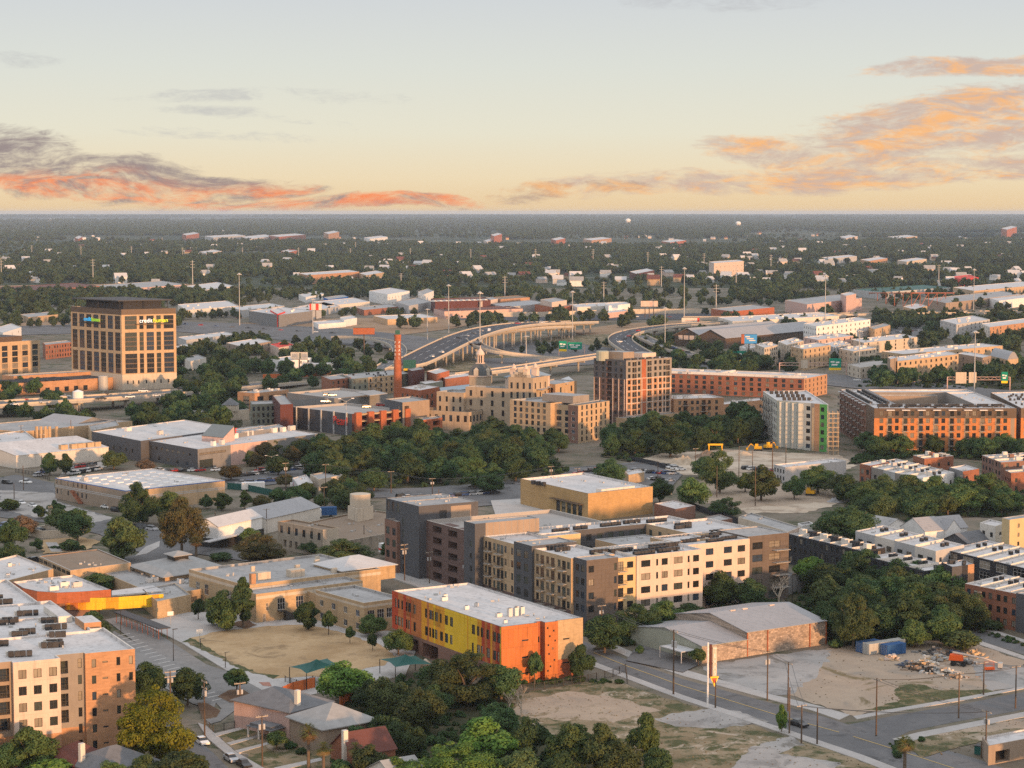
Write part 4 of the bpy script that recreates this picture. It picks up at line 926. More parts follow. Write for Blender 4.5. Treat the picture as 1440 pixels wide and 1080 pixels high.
lowwall('long pale sound wall behind the flyover and freeway', [(640, 446), (760, 446), (880, 442), (1000, 441)], 5.5); lowwall('pale concrete noise wall beside the tower freeway', [(380, 548), (420, 543), (470, 538)], 2.0, 'concrete'); lowwall('orange brown fence wall beside the billboard car park', [(370, 532), (430, 530), (465, 526)], 2.6, 'fenceorange'); lowwall('curved pale retaining wall in the garden below the car park', [(36, 752), (60, 757), (90, 756), (120, 748)], 2.6, 'palestone', 'garden_wall'); lowwall('low stone wall beside the grass bank at left', [(30, 745), (50, 748), (66, 744)], 1.6, 'palestone', 'garden_wall')
# ------------------------------------------------------------------ near buildings
class Fr:      # local frame: origin at the front roof corner F, b along the right-hand facade, a towards the back
    def __init__(s, F, R, h):
        f, r = P(*F, h), P(*R, h); s.o = f; l = math.hypot(r[0] - f[0], r[1] - f[1]); s.b = ((r[0] - f[0]) / l, (r[1] - f[1]) / l); s.a = (-s.b[1], s.b[0])
        s.rz = math.atan2(s.b[1], s.b[0])
    def pt(s, b, a): return (s.o[0] + s.b[0] * b + s.a[0] * a, s.o[1] + s.b[1] * b + s.a[1] * a)
    def rect(s, b0, b1, a0, a1): return [s.pt(b0, a1), s.pt(b0, a0), s.pt(b1, a0), s.pt(b1, a1)]
# -- cream and brick apartment block at the near left
f = Fr((119, 918.5), (188, 912), 21); h = 21
B = Bld('apartment_block', 'cream and orange brick apartment block with white roof crowded by air conditioners', 'apartment block', f.pt(0, 0), split=True)
v = B.vol([f.pt(*q) for q in ((-60, 92), (-60, -4), (-18.5, -4), (-18.5, -1.2), (-15, -1.2), (-15, -2.6), (-5.6, -2.6), (-5.6, .6), (0, .6), (0, -.4), (10.3, -.4), (10.3, 24), (7.5, 24), (7.5, 60), (4.5, 60), (4.5, 92))], h, ['taupe'], cope='offwhite')
for e, m_ in ((9, 'orangebrick'), (10, 'orangebrick'), (8, 'orangebrick'), (5, 'cream'), (4, 'cream'), (6, 'cream'), (1, 'cream'), (7, 'warmgrey')): v.zone(e, 0, 99, 0, h, m_)
for e in (1, 3, 5, 7): v.zone(e, 0, 60, 0, 5.9, 'orangebrick')
for r in range(6):
    z = 1.2 + r * 3.35; y = z - .9
    v.hole(9, 1.3, 2.2, z, z + 1.7, mull=0); v.hole(9, 3.5, 4.6, z + .8, z + 1.15, mull=0); v.hole(9, 6.4, 7.2, z, z + 1.7, mull=0)
    if r > 3: v.hole(9, 9.0, 9.8, z, z + 1.7, mull=0)
    v.hole(7, 4.3, 5.1, z, z + 1.9, mull=0)
    if r > 1:
        v.hole(7, .1, 2.3, y, y + 2.6, 'balc', m='warmgrey'); v.hole(3, .5, 3.0, y, y + 2.6, 'balc', m='taupe')
        for u in (1.0, 4.0, 7.1): v.hole(5, u, u + 1.6, y + .5, y + 2.3, mull=1)
    for u in (31, 34.5, 38): v.hole(1, u, u + 1.5, y + .5, y + 2.2, mull=1)
v.hole(5, 4, 5, .2, 2.4, 'door'); v.hole(7, 2.7, 3.7, .2, 2.4, 'door')
B.box_part('parapet', f.rect(6.6, 10.3, 26, 34), h - .6, h + .9, 'orangebrick', 'roofwhite'); B.box_part('parapet', f.rect(3.5, 6.5, 36, 50), h - .6, h + .8, 'offwhite', 'roofwhite')
for b0, b1, a0, a1 in ((-40, 7, 23, 23.4), (-18, -17.6, 0, 60), (-40, 4, 60, 60.4), (-40, 7, 42, 42.3)): B.box_part('parapet', f.rect(b0, b1, a0, a1), h - .7, h - .2, 'roofwhite')
for b, a, n, d in ((-6, 12, 4, 1), (-4.5, 14.2, 3, 1), (-22, 10, 4, 1), (-9, 26, 3, 1), (-7, 28, 3, 1), (-30, 22, 4, 1), (-24, 25.5, 3, 1), (-17, 31, 4, 1), (-10, 40, 4, 1), (-7.5, 42, 3, 1), (-20, 46, 4, 1), (-28, 52, 4, 1), (-12, 56, 4, 1), (-26, 40, 3, 1), (-34, 34, 4, 1), (-5, 64, 4, 1), (-16, 70, 4, 1), (-26, 66, 4, 1), (-36, 60, 3, 1), (-14, 6, 4, 1), (-2, 22, 3, 1), (-16, 18, 4, 1), (-1, 30, 4, 1), (-3, 48, 4, 1), (-12, 50, 3, 1), (-18, 27, 4, 1), (0, 38, 3, 1), (-6, 70, 4, 1)):
    B.ac_row(f.pt(b, a), f.pt(b + 4.6 * n / 4, a - .8), n, h - .6); B.box_part('duct', f.rect(b - .2, b + 2.8, a + 1.0, a + 1.9), h - .7, h + .25, 'offwhite')
for k in range(26):
    b, a = rng.uniform(-38, 3), rng.uniform(6, 80); mb = MB(); x, y = f.pt(b, a); mb.tube((x, y, h - .8), (x, y, h + .1), .16, .14, 6); B.part('vent_pipe', mb, 'galv')
B.finish()
# -- school: red, amber and yellow panelled classroom building
f = Fr((705, 881.7), (819, 868), 14); h = 14
B = Bld('classroom_building', 'three storey school building with red, orange and yellow striped panel wall', 'school', f.pt(0, 0), split=True)
v = B.vol([f.pt(*q) for q in ((0, 54.3), (0, 0), (10, 0), (10, 1.1), (11.4, 1.1), (11.4, -.9), (15, -.9), (15, -.3), (22.4, -.3), (22.4, 54.3))], h, ['orange'], par=.5, cope='framedark', roof='roofwhite')
l = v.L(0); v.zone(0, 0, l, 0, 4.4, 'brownbrick')
u = 0
while u < l:
    w = rng.choice((.5, .8, 1.1, 1.5, 2.0)); t = u / l
    if t < .14: c = rng.choice(('deepred', 'deepred', 'orange'))
    elif t < .27: c = rng.choice(('deepred', 'orange', 'orange'))
    elif t < .36: c = rng.choice(('amber', 'orange', 'amber'))
    elif t < .50: c = rng.choice(('yellow', 'amber', 'yellow'))
    elif t < .70: c = 'yellow'
    elif t < .80: c = rng.choice(('yellow', 'amber', 'orange', 'amber'))
    elif t < .92: c = rng.choice(('amber', 'orange', 'amber', 'deepred'))
    else: c = rng.choice(('orange', 'yellow', 'deepred', 'orange'))
    v.zone(0, u, min(u + w, l), 4.4, h, c); u += w
for c in (1.6, 3.1, 5.0, 7.4, 8.6, 11.4, 17.4, 19.6, 21.0, 22.5, 25.0, 27.5, 30.0, 40.6, 43, 44.8, 47.5, 50.5, 52.4):
    for z in (5.6, 10.0): v.hole(0, c, c + rng.choice((.9, 1.2, 1.5)), z, z + 2.3, mull=0)
for c in (10, 16, 20, 33, 44): v.hole(0, c, c + 4, .1, 3.6, 'void', dep=2.5)
for z in (2.2, 6.0, 10): v.hole(1, 5.6, 7.4, z, z + .35, mull=0)
for e in (2, 3, 4): v.zone(e, 0, 9, 0, h, 'terracotta')
v.hole(3, .3, 1.1, 4, 5.5, mull=0); v.hole(3, .3, 1.1, 9, 10.4, mull=0)
for uu, z in ((.5, 12.4), (2.2, 11.6), (1.1, 10.4), (2.6, 9.2), (.7, 8.3), (1.9, 7.4), (.9, 6.2), (2.4, 4.6), (1.3, 3.2), (.6, 2.2)): v.hole(5, uu, uu + .45, z, z + .45, mull=0)
v.zone(7, 0, 9, 0, h, 'tanbrick'); v.zone(7, 0, 9, 0, 4.6, 'terracotta'); v.zone(8, 0, 60, 0, h, 'tanbrick'); v.hole(7, 1.8, 3.6, 3.5, 3.85, mull=0); v.hole(7, 1.8, 3.6, 9.2, 9.55, mull=0)
for b, a, w in ((6, 38, 1.6), (8, 41, 1.1), (5, 25, 1.1), (9, 27, .9), (7, 13, 1.4), (4, 5, .9), (15, 18, 1.0)): B.ac(*f.pt(b, a), h - .5, f.rz, 'aclight', (w, w * .8, .9))
for b in (9.5, 11.2, 12.9): B.ac(*f.pt(b, 12), h - .5, f.rz, 'aclight', (1.0, 1.0, 2.0))
B.finish()
# -- grey, brown and cream U shaped apartment complex with garage
f = Fr((825, 788), (990, 771), 18.6); h = 18.6
B = Bld('apartment_complex', 'large cream, tan and dark grey apartment complex around a courtyard with roof full of condensers', 'apartment building', f.pt(0, 0), split=True)
fl = [1.0 + 3.55 * k for k in range(5)]
v = B.vol(f.rect(0, 10, 0, 6.3), h, ['darkgrey'], cope='lightgrey', roof='roofgrey', par=.3); v.zone(1, 0, 10, 0, h, 'umber')
for z in fl:
    v.hole(1, .6, 2.3, z, z + 1.8); v.hole(1, 8.7, 9.5, z, z + 1.9, mull=0); v.hole(0, 1.0, 2.6, z, z + 1.8); v.hole(0, 3.6, 5.2, z, z + 1.8)
v = B.vol(f.rect(10, 16, .5, 14), h - .4, ['orangebrick'], cope='offwhite'); v.mats[0] = 'sandpanel'
for z in fl: v.hole(1, .3, 2.0, z - .5, z + 2, 'win'); v.hole(1, 3.2, 5.2, z + .1, z + 1.8)
B.balconies(v, 1, [1.4], [z - .6 for z in fl[1:]], 2.4, 1.0)
v = B.vol(f.rect(16, 37.8, 0, 14), h - .2, ['cream'], cope='offwhite')
for z in fl:
    for a, b_ in ((1.4, 4.4), (6.3, 6.95), (8.1, 10.1), (12.1, 15), (16.7, 17.35), (18.5, 20.5)): v.hole(1, a, b_, z, z + 1.8)
v = B.vol(f.rect(37.8, 59, 6.8, 24), h, ['cream'], cope='offwhite')
for z in fl:
    for a, b_ in ((6.0, 8.6), (12.2, 15), (17, 19.6)): v.hole(1, a, b_, z, z + 1.8)
v = B.vol(f.rect(59, 73.6, 7.6, 22), h + .5, ['umber'], cope='lightgrey', roof='roofgrey', par=.3)
for z in fl: v.hole(1, 1.6, 5.2, z, z + 2); v.hole(1, 7.5, 11.5, z, z + 2)
B.balconies(v, 1, [11.2], [z - .6 for z in fl[1:]], 5, 2.0)
# left wing
v = B.vol(f.rect(-.8, 13, 6.3, 25), h - .3, ['tan'], cope='offwhite'); v.zone(0, 0, 30, 0, 4.4, 'mauve')
for z in fl[1:]:
    for u in (1, 6.2, 12.0, 16.6): v.hole(0, u, u + 1.4, z, z + 1.9)
    for u in (3.2, 8.6, 14.2): v.hole(0, u, u + 1.8, z - .6, z + 1.9)
B.balconies(v, 0, [4.1, 9.5, 15.1], [z - .7 for z in fl[1:]], 2.8, 1.2)
for u in (2, 7, 12, 16): v.hole(0, u, u + 2.4, .4, 3.2)
v = B.vol(f.rect(-1.6, 13, 25, 34.5), h + .5, ['darkgrey'], cope='roofgrey', roof='roofgrey', par=.3)
for z in fl: v.hole(0, 1.4, 3.6, z, z + 2); v.hole(0, 5.4, 7.6, z, z + 2)
v = B.vol(f.rect(-1.6, 13, 34.5, 51.2), h - .3, ['tan'], cope='offwhite'); v.zone(0, 0, 30, 0, 4.4, 'mauve')
for z in fl[1:]:
    for u in (.8, 5.4, 11.6, 15.2): v.hole(0, u, u + 1.2, z, z + 1.9)
    for u in (2.6, 7.4, 9.4): v.hole(0, u, u + 1.7, z - .6, z + 1.9)
B.balconies(v, 0, [3.4, 9.2], [z - .7 for z in fl[1:]], 3.2, 1.2)
for u in (2, 8, 12): v.hole(0, u, u + 2.6, .4, 3.2)
# back and right wings round the courtyard
v = B.vol(f.rect(13, 66, 45.5, 56), h - .1, ['darkgrey'], cope='offwhite')
v.grid(1, 9, 5, 1.8, 1.9, .9, 3.55, .08, .72)
v = B.vol(f.rect(50.5, 73, 22, 45.5), h - .1, ['tan'], cope='offwhite'); v.grid(0, 5, 5, 1.6, 1.9, .9, 3.55)
v = B.vol(f.rect(13, 24, 40, 45.5), h - .1, ['sandpanel'], cope='offwhite')
v = B.vol(f.rect(37, 50.5, 14, 24), h - .1, ['tan'], cope='offwhite'); v = B.vol(f.rect(13, 37, 14, 17), h - .1, ['tan'], cope='offwhite')
v = B.vol(f.rect(27, 44, 24.5, 37), h - 1.6, ['tan'], cope='lightgrey', roof='roofgrey', par=.25)
# stair towers and garage
v = B.vol(f.rect(-4.4, 17, 51.2, 57.5), h + 3.4, ['darkgrey'], cope='roofgrey', roof='roofgrey', par=.25); v.zone(1, 3.5, 22, 0, 30, 'taupe')
for k in range(9): v.zone(1, 4 + k * 2, 4.25 + k * 2, 0, 30, 'warmgrey')
for z in fl: v.hole(0, 3.4, 4.6, z, z + 1.6)
v = B.vol(f.rect(0, 44, 57.5, 88), h - .6, ['mauve'], cope='offwhite', roof='deck', par=1.1)
for r in range(5):
    for k in range(3): v.hole(0, 4 + k * 9.4, 9.4 + k * 9.4, 1.0 + r * 3.5, 3.1 + r * 3.5, 'void', dep=6)
v = B.vol(f.rect(-2.5, 18, 88, 100), h + 3.8, ['darkgrey'], cope='roofgrey', roof='roofgrey', par=.25)
for z in fl: v.hole(0, 1.4, 2.4, z, z + 2.4)
v.zone(1, 11, 18, h - 2, h + 3, 'taupe'); v.hole(1, 7, 9.5, h - .4, h + 2)
v = B.vol(f.rect(-3.6, 12, 100, 108), h - 2.4, ['brownbrick'], cope='framedark', roof='deck'); v.grid(0, 2, 4, 2.2, 2.2, 1, 3.6)
v = B.vol(f.rect(0, 20, 104.5, 114), h + 3.0, ['darkgrey'], cope='roofgrey', roof='roofgrey', par=.25); v.grid(0, 3, 1, 1.6, 3, h - .6, 3)
z = h - .9
for b, a, n in ((3, 24, 5), (3.5, 21, 4), (7.5, 27, 4), (9, 12, 5), (14.5, 10.5, 6), (17.5, 4, 6), (20, 7, 4), (25.5, 8, 5), (26, 4.5, 6), (33, 11.5, 5), (28, 11.6, 4), (41, 14, 4), (44.5, 15, 4), (47, 11, 5), (50, 17, 5), (53.5, 12.6, 6), (55, 20, 5), (58, 24, 4), (54, 36, 5), (57, 40, 5), (20, 49, 5), (28, 50, 4), (38, 51, 6), (47, 52, 5), (54, 50, 6)):
    B.ac_row(f.pt(b, a), f.pt(b + n * 1.2, a + .3), n, z)
B.finish()
# -- tan gym behind the complex
f = Fr((827, 694), (918, 684), 10)
B = Bld('gymnasium', 'big plain tan brick hall with bright sunlit blank end wall and flat white roof', 'hall', f.pt(0, 0))
v = B.vol(quad((732, 673), (827, 694), (918, 684), 10), 10, ['goldbrick'], cope='framedark', par=.8)
for k in range(5): v.hole(0, 26 + k * 3.8, 28.6 + k * 3.8, .3, 5.2, 'win', mull=2)
B.box_part('canopy', [v.pt(0, 24, .05), v.pt(0, 24, 2.0), v.pt(0, 45, 2.0), v.pt(0, 45, .05)], 5.6, 5.8, 'bronze')
for a in (30, 33, 36): B.ac(*f.pt(4, a), 9.2, f.rz, 'acdark', (1.3, 1.3, 1.5))
B.box_part('parapet', f.rect(8, 24, 2, 5), 9.3, 10.6, 'offwhite', 'roofwhite')
B.finish()
# -- stone and metal warehouse with pitched grey roof
f = Fr((1050.6, 889.6), (1162.7, 873.3), 6)
B = Bld('warehouse', 'low grey metal roofed warehouse with rough stone and brick side wall', 'warehouse', f.pt(0, 0))
B.gable(f.rect(0, 26.2, 0, 29), 6.0, 8.5, ['rubble'], 'roofmetal', along=1, over=.25)
B.gable(f.rect(-14.4, -.1, -.1, 29), 4.2, 6.4, ['sage'], 'roofmetal', along=1, over=.25)
m = MB(); q = f.rect(-14.3, -.3, -.18, -.12); m.prism(q, 0, 4.0); B.part('wall', m, 'rubble')
m = MB(); q = f.rect(26.3, 26.4, .1, 28); m.prism(q, 0, 5.9); B.part('wall', m, 'sage')
for b in (.02, 6.6, 20.6, 26.1): m = MB(); x, y = f.pt(b, -.1); m.box(x, y, 0, .28, .28, 5.9, f.rz); B.part('column', m, 'terracotta')
m = MB()
for k in range(9): x, y = f.pt(26.8, 2 + k * .7); m.box(x, y, 3.6 - k * .4, .9, .7, .12, f.rz)
B.part('stair', m, 'terracotta')
for b in (6, 10, 19): m = MB(); m.prism(f.rect(b, b + 1.6, 13.6, 14.4), 8.2, 8.75); B.part('skylight', m, 'cream')
m = MB(); q = f.rect(-19.5, -14.8, 1.5, 10); m.prism(q, 3.0, 3.2)
for x, y in q: m.tube((x, y, 0), (x, y, 3), .12, .12, 6)
B.part('canopy', m, 'roofsilver')
for k in range(3): B.win(f.pt(-14.45, 8 - k * 2.6) + (.8,), f.rz - math.pi / 2, 2.2, 1.6, {})
B.finish()
# ------------------------------------------------------------------ school campus on the left
f = Fr((360, 832), (549, 808), 8.7)
B = Bld('old_schoolhouse', 'historic tan brick two storey schoolhouse with white cornice band and tall paired windows', 'school', f.pt(0, 0), frame='framewhite', split=True)
v = B.vol(f.rect(0, 34, 0, 9), 8.0, ['tanbrick'], cope='tanbrick', roof='roofgrey'); v.zone(1, 0, 60, 6.5, 7.3, 'palestone')
for u in (6.6, 12.4, 18.0, 23.8): v.hole(1, u, u + 2.4, 2.9, 6.1, mull=2)
v.hole(1, 3.0, 3.8, 3.2, 5.2, mull=0); v.hole(1, 2.0, 3.0, .1, 2.4, 'door'); v.grid(1, 5, 1, 1.6, 1.2, .6, 1, .25, .95)
v = B.vol(f.rect(2, 46, 9, 41), 8.9, ['tanbrick'], cope='palestone', roof='roofgrey'); v.zone(0, 0, 60, 7.2, 8.0, 'palestone'); v.zone(1, 0, 60, 7.2, 8.0, 'palestone')
for u in (4, 9, 22, 27): v.hole(0, u, u + 2.2, 3, 6)
for b, a, w, q in ((10, 16, 4, 1.6), (20, 15, 4.5, 1.4), (27, 24, 1.4, 1.0), (16, 30, 1.2, .9), (36, 28, 1.6, 1), (33, 14, 1.6, .8), (40, 34, 1.2, .8)): B.box_part('roof_vent', f.rect(b, b + w, a, a + w * .6), 8.2, 8.2 + q + .6, 'palestone')
B.box_part('chimney', f.rect(4.2, 5.6, 9.6, 10.9), 8, 11.6, 'orangebrick')
B.hip(f.rect(35, 53, 12, 27), 9.0, 11.6, 'tanbrick', 'roofsilver', z0=5)
m = MB()
for k in range(10): m.prism(f.rect(8 + k * .45, 8.45 + k * .45, -2.2, -.8), 0, 2.9 - k * .29)
m.prism(f.rect(6.4, 8.0, -2.2, -.02), 2.75, 2.9)
for k in range(12): x, y = f.pt(6.4 + k * .55, -2.2); m.tube((x, y, max(0, 2.9 - max(0, k * .55 - 1.6) * .64)), (x, y, max(1, 3.9 - max(0, k * .55 - 1.6) * .64)), .03, .03, 4)
B.part('stair', m, 'rail')
v = B.vol(f.rect(15, 27.5, -29.6, -6), 8.4, ['tanbrick'], cope='palestone', roof='roofgrey'); v.zone(1, 0, 60, 7.0, 7.6, 'palestone'); v.zone(0, 0, 60, 7.0, 7.6, 'palestone')
for u in (1.2, 4.2, 7.2): v.hole(1, u, u + 2.2, 3.6, 6.2, mull=2, frame='framewhite')
v.grid(0, 4, 2, 1.8, 1.7, 1.0, 3.4, mull=1)
v = B.vol(f.rect(16, 27, -6, 2), 7.0, ['tanbrick'], roof='roofgrey')
B.scatter_ac(v, 3); B.finish()
# curved front office with orange screen
h = 7.5
poly = [P(17, 818, h), P(32, 827, h), P(52, 831.5, h), P(80, 833.5, h), P(115, 832, h), P(156, 829, h), P(103, 808, h)]
B = Bld('school_office', 'rounded school office with rust red fascia and orange to yellow metal screen band', 'school', mid(poly))
v = B.vol(poly, h, ['terracotta'], cope='framedark', roof='roofwhite', par=.6); v.z0 = 4.5
zs = 2.3
ln = [P(14, 838, zs), P(42, 850, zs), P(75, 856.5, zs), P(110, 857.5, zs), P(157, 857, zs), P(230, 852, zs)]
pts = [q + (0,) for q in ln]; pts = smooth(pts, 7)
cols = ['terracotta', 'orange', 'orange', 'amber', 'orange', 'amber', 'yellow', 'amber', 'yellow', 'yellow']
m = MB(); L_, R_ = sides(pts, .3); n = len(pts) - 1
for i in range(n):
    mi = min(9, max(0, int(i / n * 8.2 + rng.uniform(-.3, 2)))); a, b, c, d = R_[i], R_[i + 1], L_[i + 1], L_[i]
    for q0, q1 in ((a, b), (c, d)): m.face([q0[:2] + (zs,), q1[:2] + (zs,), q1[:2] + (zs + 3.3,), q0[:2] + (zs + 3.3,)], mi)
    m.face([a[:2] + (zs + 3.3,), b[:2] + (zs + 3.3,), c[:2] + (zs + 3.3,), d[:2] + (zs + 3.3,)], mi); m.face([d[:2] + (zs,), c[:2] + (zs,), b[:2] + (zs,), a[:2] + (zs,)], mi)
B.part('metal_screen', m, cols)
ins = inset(poly, 2.2); m = MB(); m.prism(ins, 0, 4.6); B.part('wall', m, 'brownbrick')
m = MB(); g = [P(157, 829.5, 5.2), P(157, 836, 5.2), P(229, 829.5, 5.2), P(215, 822, 5.2)]; m.prism(g, 4.6, 5.0); B.part('canopy', m, 'roofwhite')
for q in ((90, 822), (108, 822), (75, 828)): B.ac(*P(*q, h), h - .6, .6, 'aclight', (2.6, 1.6, 1.4))
B.finish()
def simple(name, label, cat, poly, h, wall, roof='roofgrey', cope=None, par=.5, **kw):
    B = Bld(name, label, cat, mid(poly), **kw); v = B.vol(poly, h, [wall], roof=roof, cope=cope, par=par); return B, v
B, v = simple('school_wing', 'low tan brick school wing at the end of the yellow metal screen', 'school', quad((200, 829), (221, 846), (268, 836), 5), 5, 'tanbrick'); B.finish()
B, v = simple('school_wing', 'long flat grey roofed classroom wing behind the orange screen', 'school', quad((147, 806), (222, 838), (335, 820), 4.4), 4.4, 'tan'); B.scatter_ac(v, 7, lo=1.2, hi=2.6); v.grid(1, 8, 1, 2, 1.4, 1.2, 1); B.finish()
p = quad((188, 795), (232, 810), (313, 798), 5.4)
B = Bld('school_cafeteria', 'square hip roofed school pavilion with a small raised clerestory', 'school', mid(p)); B.hip(p, 5.4, 8.2, 'tan', 'shinglelight', over=1.6, frac=.45)
c = mid(p); q = [(c[0] + (a[0] - c[0]) * .24, c[1] + (a[1] - c[1]) * .24) for a in p]; B.hip(q, 9.2, 10.2, 'framedark', 'shinglelight', over=.9, z0=7)
v = Vol(B, inset(p, -.02), 4.6, ['framedark'], z0=2.4, roof=None, par=0); B.finish()
B, v = simple('school_gym', 'brown flat roofed tan school gym with clerestory strip under the eave', 'school', quad((55, 782), (99, 802), (184, 791), 6.5), 6.5, 'tan', 'roofbrown', 'lightgrey', .3); v.grid(0, 7, 1, 3.6, 1.1, 4.8, 1); B.finish()
B, v = simple('school_wing', 'white roofed school wing at the left edge beside the rust red fascia', 'school', quad((-60, 800), (-10, 822), (75, 800), 6), 6, 'tan', 'roofwhite'); B.scatter_ac(v, 4); B.finish()
# covered walkway
a, b = P(168, 860, 3), P(232, 884, 3); g = Grp('covered_walkway', 'long dark metal roofed walkway on thin posts beside the school court', 'walkway', a)
d = Vector((b[0] - a[0], b[1] - a[1])); l = d.length; d.normalize(); nn = Vector((-d.y, d.x))
pt = lambda u, w: (a[0] + d.x * u + nn.x * w, a[1] + d.y * u + nn.y * w)
m = MB(); m.prism([pt(0, -1.6), pt(l, -1.6), pt(l, 1.6), pt(0, 1.6)], 2.9, 3.15); g.part('roof', m, 'roofdark')
for k in range(9):
    for w in (-1.2, 1.2): m = MB(); x, y = pt(l * (k + .2) / 8.6, w); m.tube((x, y, 0), (x, y, 2.9), .09, .09, 6); g.part('post', m, 'terracotta')
# shade sails over the playgrounds
def sail(label, pk, corners, z):
    c = P(*pk, z + 2); g = Grp('shade_canopy', label, 'canopy', c[:2]); m = MB(); q = [P3(*k, z) for k in corners]; top = (c[0], c[1], z + 2.2); n = 7
    for i in range(len(q)):
        A, Bq = Vector(q[i]), Vector(q[(i + 1) % len(q)]); T = Vector(top)
        for s in range(n):
            for r in range(n):
                def pp(u, w):
                    e = A.lerp(Bq, u); e = e.lerp(Vector(((A.x + Bq.x + c[0]) / 3, (A.y + Bq.y + c[1]) / 3, e.z)), .35 * math.sin(math.pi * u) * (1 - w)); e.z += .25 * math.sin(math.pi * u) * (1 - w); k = e.lerp(T, w); k.z -= .45 * math.sin(math.pi * w); return k
                u0, u1, w0, w1 = s / n, (s + 1) / n, r / n, (r + 1) / n; m.face([pp(u0, w0), pp(u1, w0), pp(u1, w1), pp(u0, w1)])
    g.part('fabric', m, 'teal', smooth=True)
    for x, y, zz in q: m = MB(); m.tube((x, y, 0), (x, y, zz + .05), .11, .1, 6); g.part('post', m, 'framedark')
sail('teal shade canopy over fenced corner of the dry field, nearest the houses', (445, 928), [(407, 938), (431, 947), (480, 936), (460, 926)], 4)
sail('pointed teal shade canopy over the wooden playground by the striped school', (570, 921), [(534, 927), (556, 938), (608, 934), (584, 922)], 3.6)
# basketball hoops
for px, py, lab in ((281, 906, 'white basketball hoop on the concrete court nearest the dry field'), (240, 880, 'white basketball hoop at the school wall end of the court')):
    x, y = P(px, py); g = Grp('basketball_hoop', lab, 'hoop', (x, y)); m = MB(); m.tube((x, y, 0), (x, y, 3.2), .09, .08, 6); g.part('pole', m, 'galv'); m = MB(); m.box(x, y - .25, 2.8, 1.7, .08, 1.1, .5); g.part('backboard', m, 'white')
# playground
x, y = P(592, 950); g = Grp('playground', 'wooden play structure under the pointed teal canopy', 'playground', (x, y)); m = MB()
for i in range(5):
    for j in range(3): m.tube((x + i * 1.5, y + j * 1.6, 0), (x + i * 1.5, y + j * 1.6, 2.3 + (i % 2) * .6), .1, .1, 5)
m.box(x + 3, y + 1.6, 1.2, 6, 3.2, .15); g.part('frame', m, 'ply'); m = MB(); m.box(x + 7.2, y + 1, .3, 2.6, .7, .12); g.part('slide', m, 'white'); m = MB(); m.box(x + 1, y + 1.6, 2.6, 2.2, 2.2, 1.1, 0, 0, .15); g.part('roof', m, 'palestone')
# orange fence and iron fences
def fence(label, pts, h, m, every=2.4, name='fence', solid=True, pm=None, th=.08):
    g3 = [P(*q) for q in pts]; g = Grp(name, label, 'fence', g3[0]); f = MB(); po = MB()
    for i in range(len(g3) - 1):
        a, b = g3[i], g3[i + 1]; l = math.dist(a, b); an = math.atan2(b[1] - a[1], b[0] - a[0]); n = max(1, int(l / every))
        if solid: f.box((a[0] + b[0]) / 2, (a[1] + b[1]) / 2, .05, l, th, h - .05, an)
        else:
            for z in (.15, h - .12): f.box((a[0] + b[0]) / 2, (a[1] + b[1]) / 2, z, l, .05, .06, an)
            k = int(l / .3)
            for j in range(k): f.box(a[0] + (b[0] - a[0]) * j / k, a[1] + (b[1] - a[1]) * j / k, .1, .025, .025, h - .1, an)
        for j in range(n + 1): po.box(a[0] + (b[0] - a[0]) * j / n, a[1] + (b[1] - a[1]) * j / n, 0, .14, .14, h + .08, an)
    i = len(f.v); f.v += po.v; f.f += [tuple(i + a for a in q) for q in po.f]; f.m += [1] * len(po.f); g.part('panel', f, [m, pm or m]); return g
fence('bright orange board fence behind the grey roofed house', [(376, 1003), (390, 985), (412, 975), (443, 968)], 2.6, 'fenceorange', pm='framedark')
fence('long orange board fence between the green tree and the playground', [(478, 995), (500, 985), (527, 968)], 2.4, 'fenceorange')
fence('dark iron fence at the edge of the school car park', [(289, 1022), (300, 1030), (330, 1024), (372, 1012)], 1.6, 'rail', solid=False)
fence('dark iron fence along the dry lot below the striped school', [(722, 975), (780, 968), (862, 952), (880, 944), (882, 962)], 1.8, 'rail', solid=False)
fence('black iron fence under the green canopy by the field', [(401, 960), (425, 968), (440, 960)], 1.6, 'rail', solid=False)
fence('black mesh fence along the bare construction lot', [(962, 712), (990, 722), (1030, 735), (1045, 741)], 2.4, 'charcoal')
fence('dark fence along the bare ground below the digger', [(884, 648), (920, 655), (935, 660)], 2.2, 'charcoal')
fence('long dark green screen fence beside the tan box building', [(320, 688), (345, 690), (394, 700)], 2.6, 'teal')
fence('low dark fence in front of the white shed at left', [(22, 664), (45, 668), (70, 676)], 1.6, 'rail', solid=False)
# ------------------------------------------------------------------ middle distance, left
def house(name, label, F, R, depth, h, ridge, wall, roof, hip=False, along=1, wins=2, chim=None, **kw):
    f = Fr(F, R, h); l = math.dist(P(*F, h), P(*R, h)); p = f.rect(0, l, 0, depth); B = Bld(name, label, 'house', mid(p), frame='framewhite')
    if hip: B.hip(p, h, ridge, wall, roof, **kw)
    else: B.gable(p, h, ridge, wall, roof, along=along, **kw)
    v = Vol(B, inset(p, -.06), h - .3, [wall], roof=None, par=0)
    for e in (0, 1):
        L = v.L(e); n = max(1, int(L / 3.6))
        for s in range(max(1, int(h / 2.9))):
            for k in range(n): u = (k + .5) * L / n; B.win(v.pt(e, u - .5) + (1.0 + s * 2.9,), v.ang(e), 1.0, 1.4, dict(mull=0))
    if chim: c = f.pt(*chim); m = MB(); m.box(c[0], c[1], h * .6, 1.0, .9, ridge - h * .6 + 1.0, f.rz); B.part('chimney', m, 'offwhite')
    B.finish(); return B, f
B, f = house('family_house', 'two storey pink house with dark grey hip roof and white chimney', (407, 1001), (466, 986), 17, 6.2, 9.0, 'pink', 'shinglegrey', hip=True, chim=(3.5, 1.2))
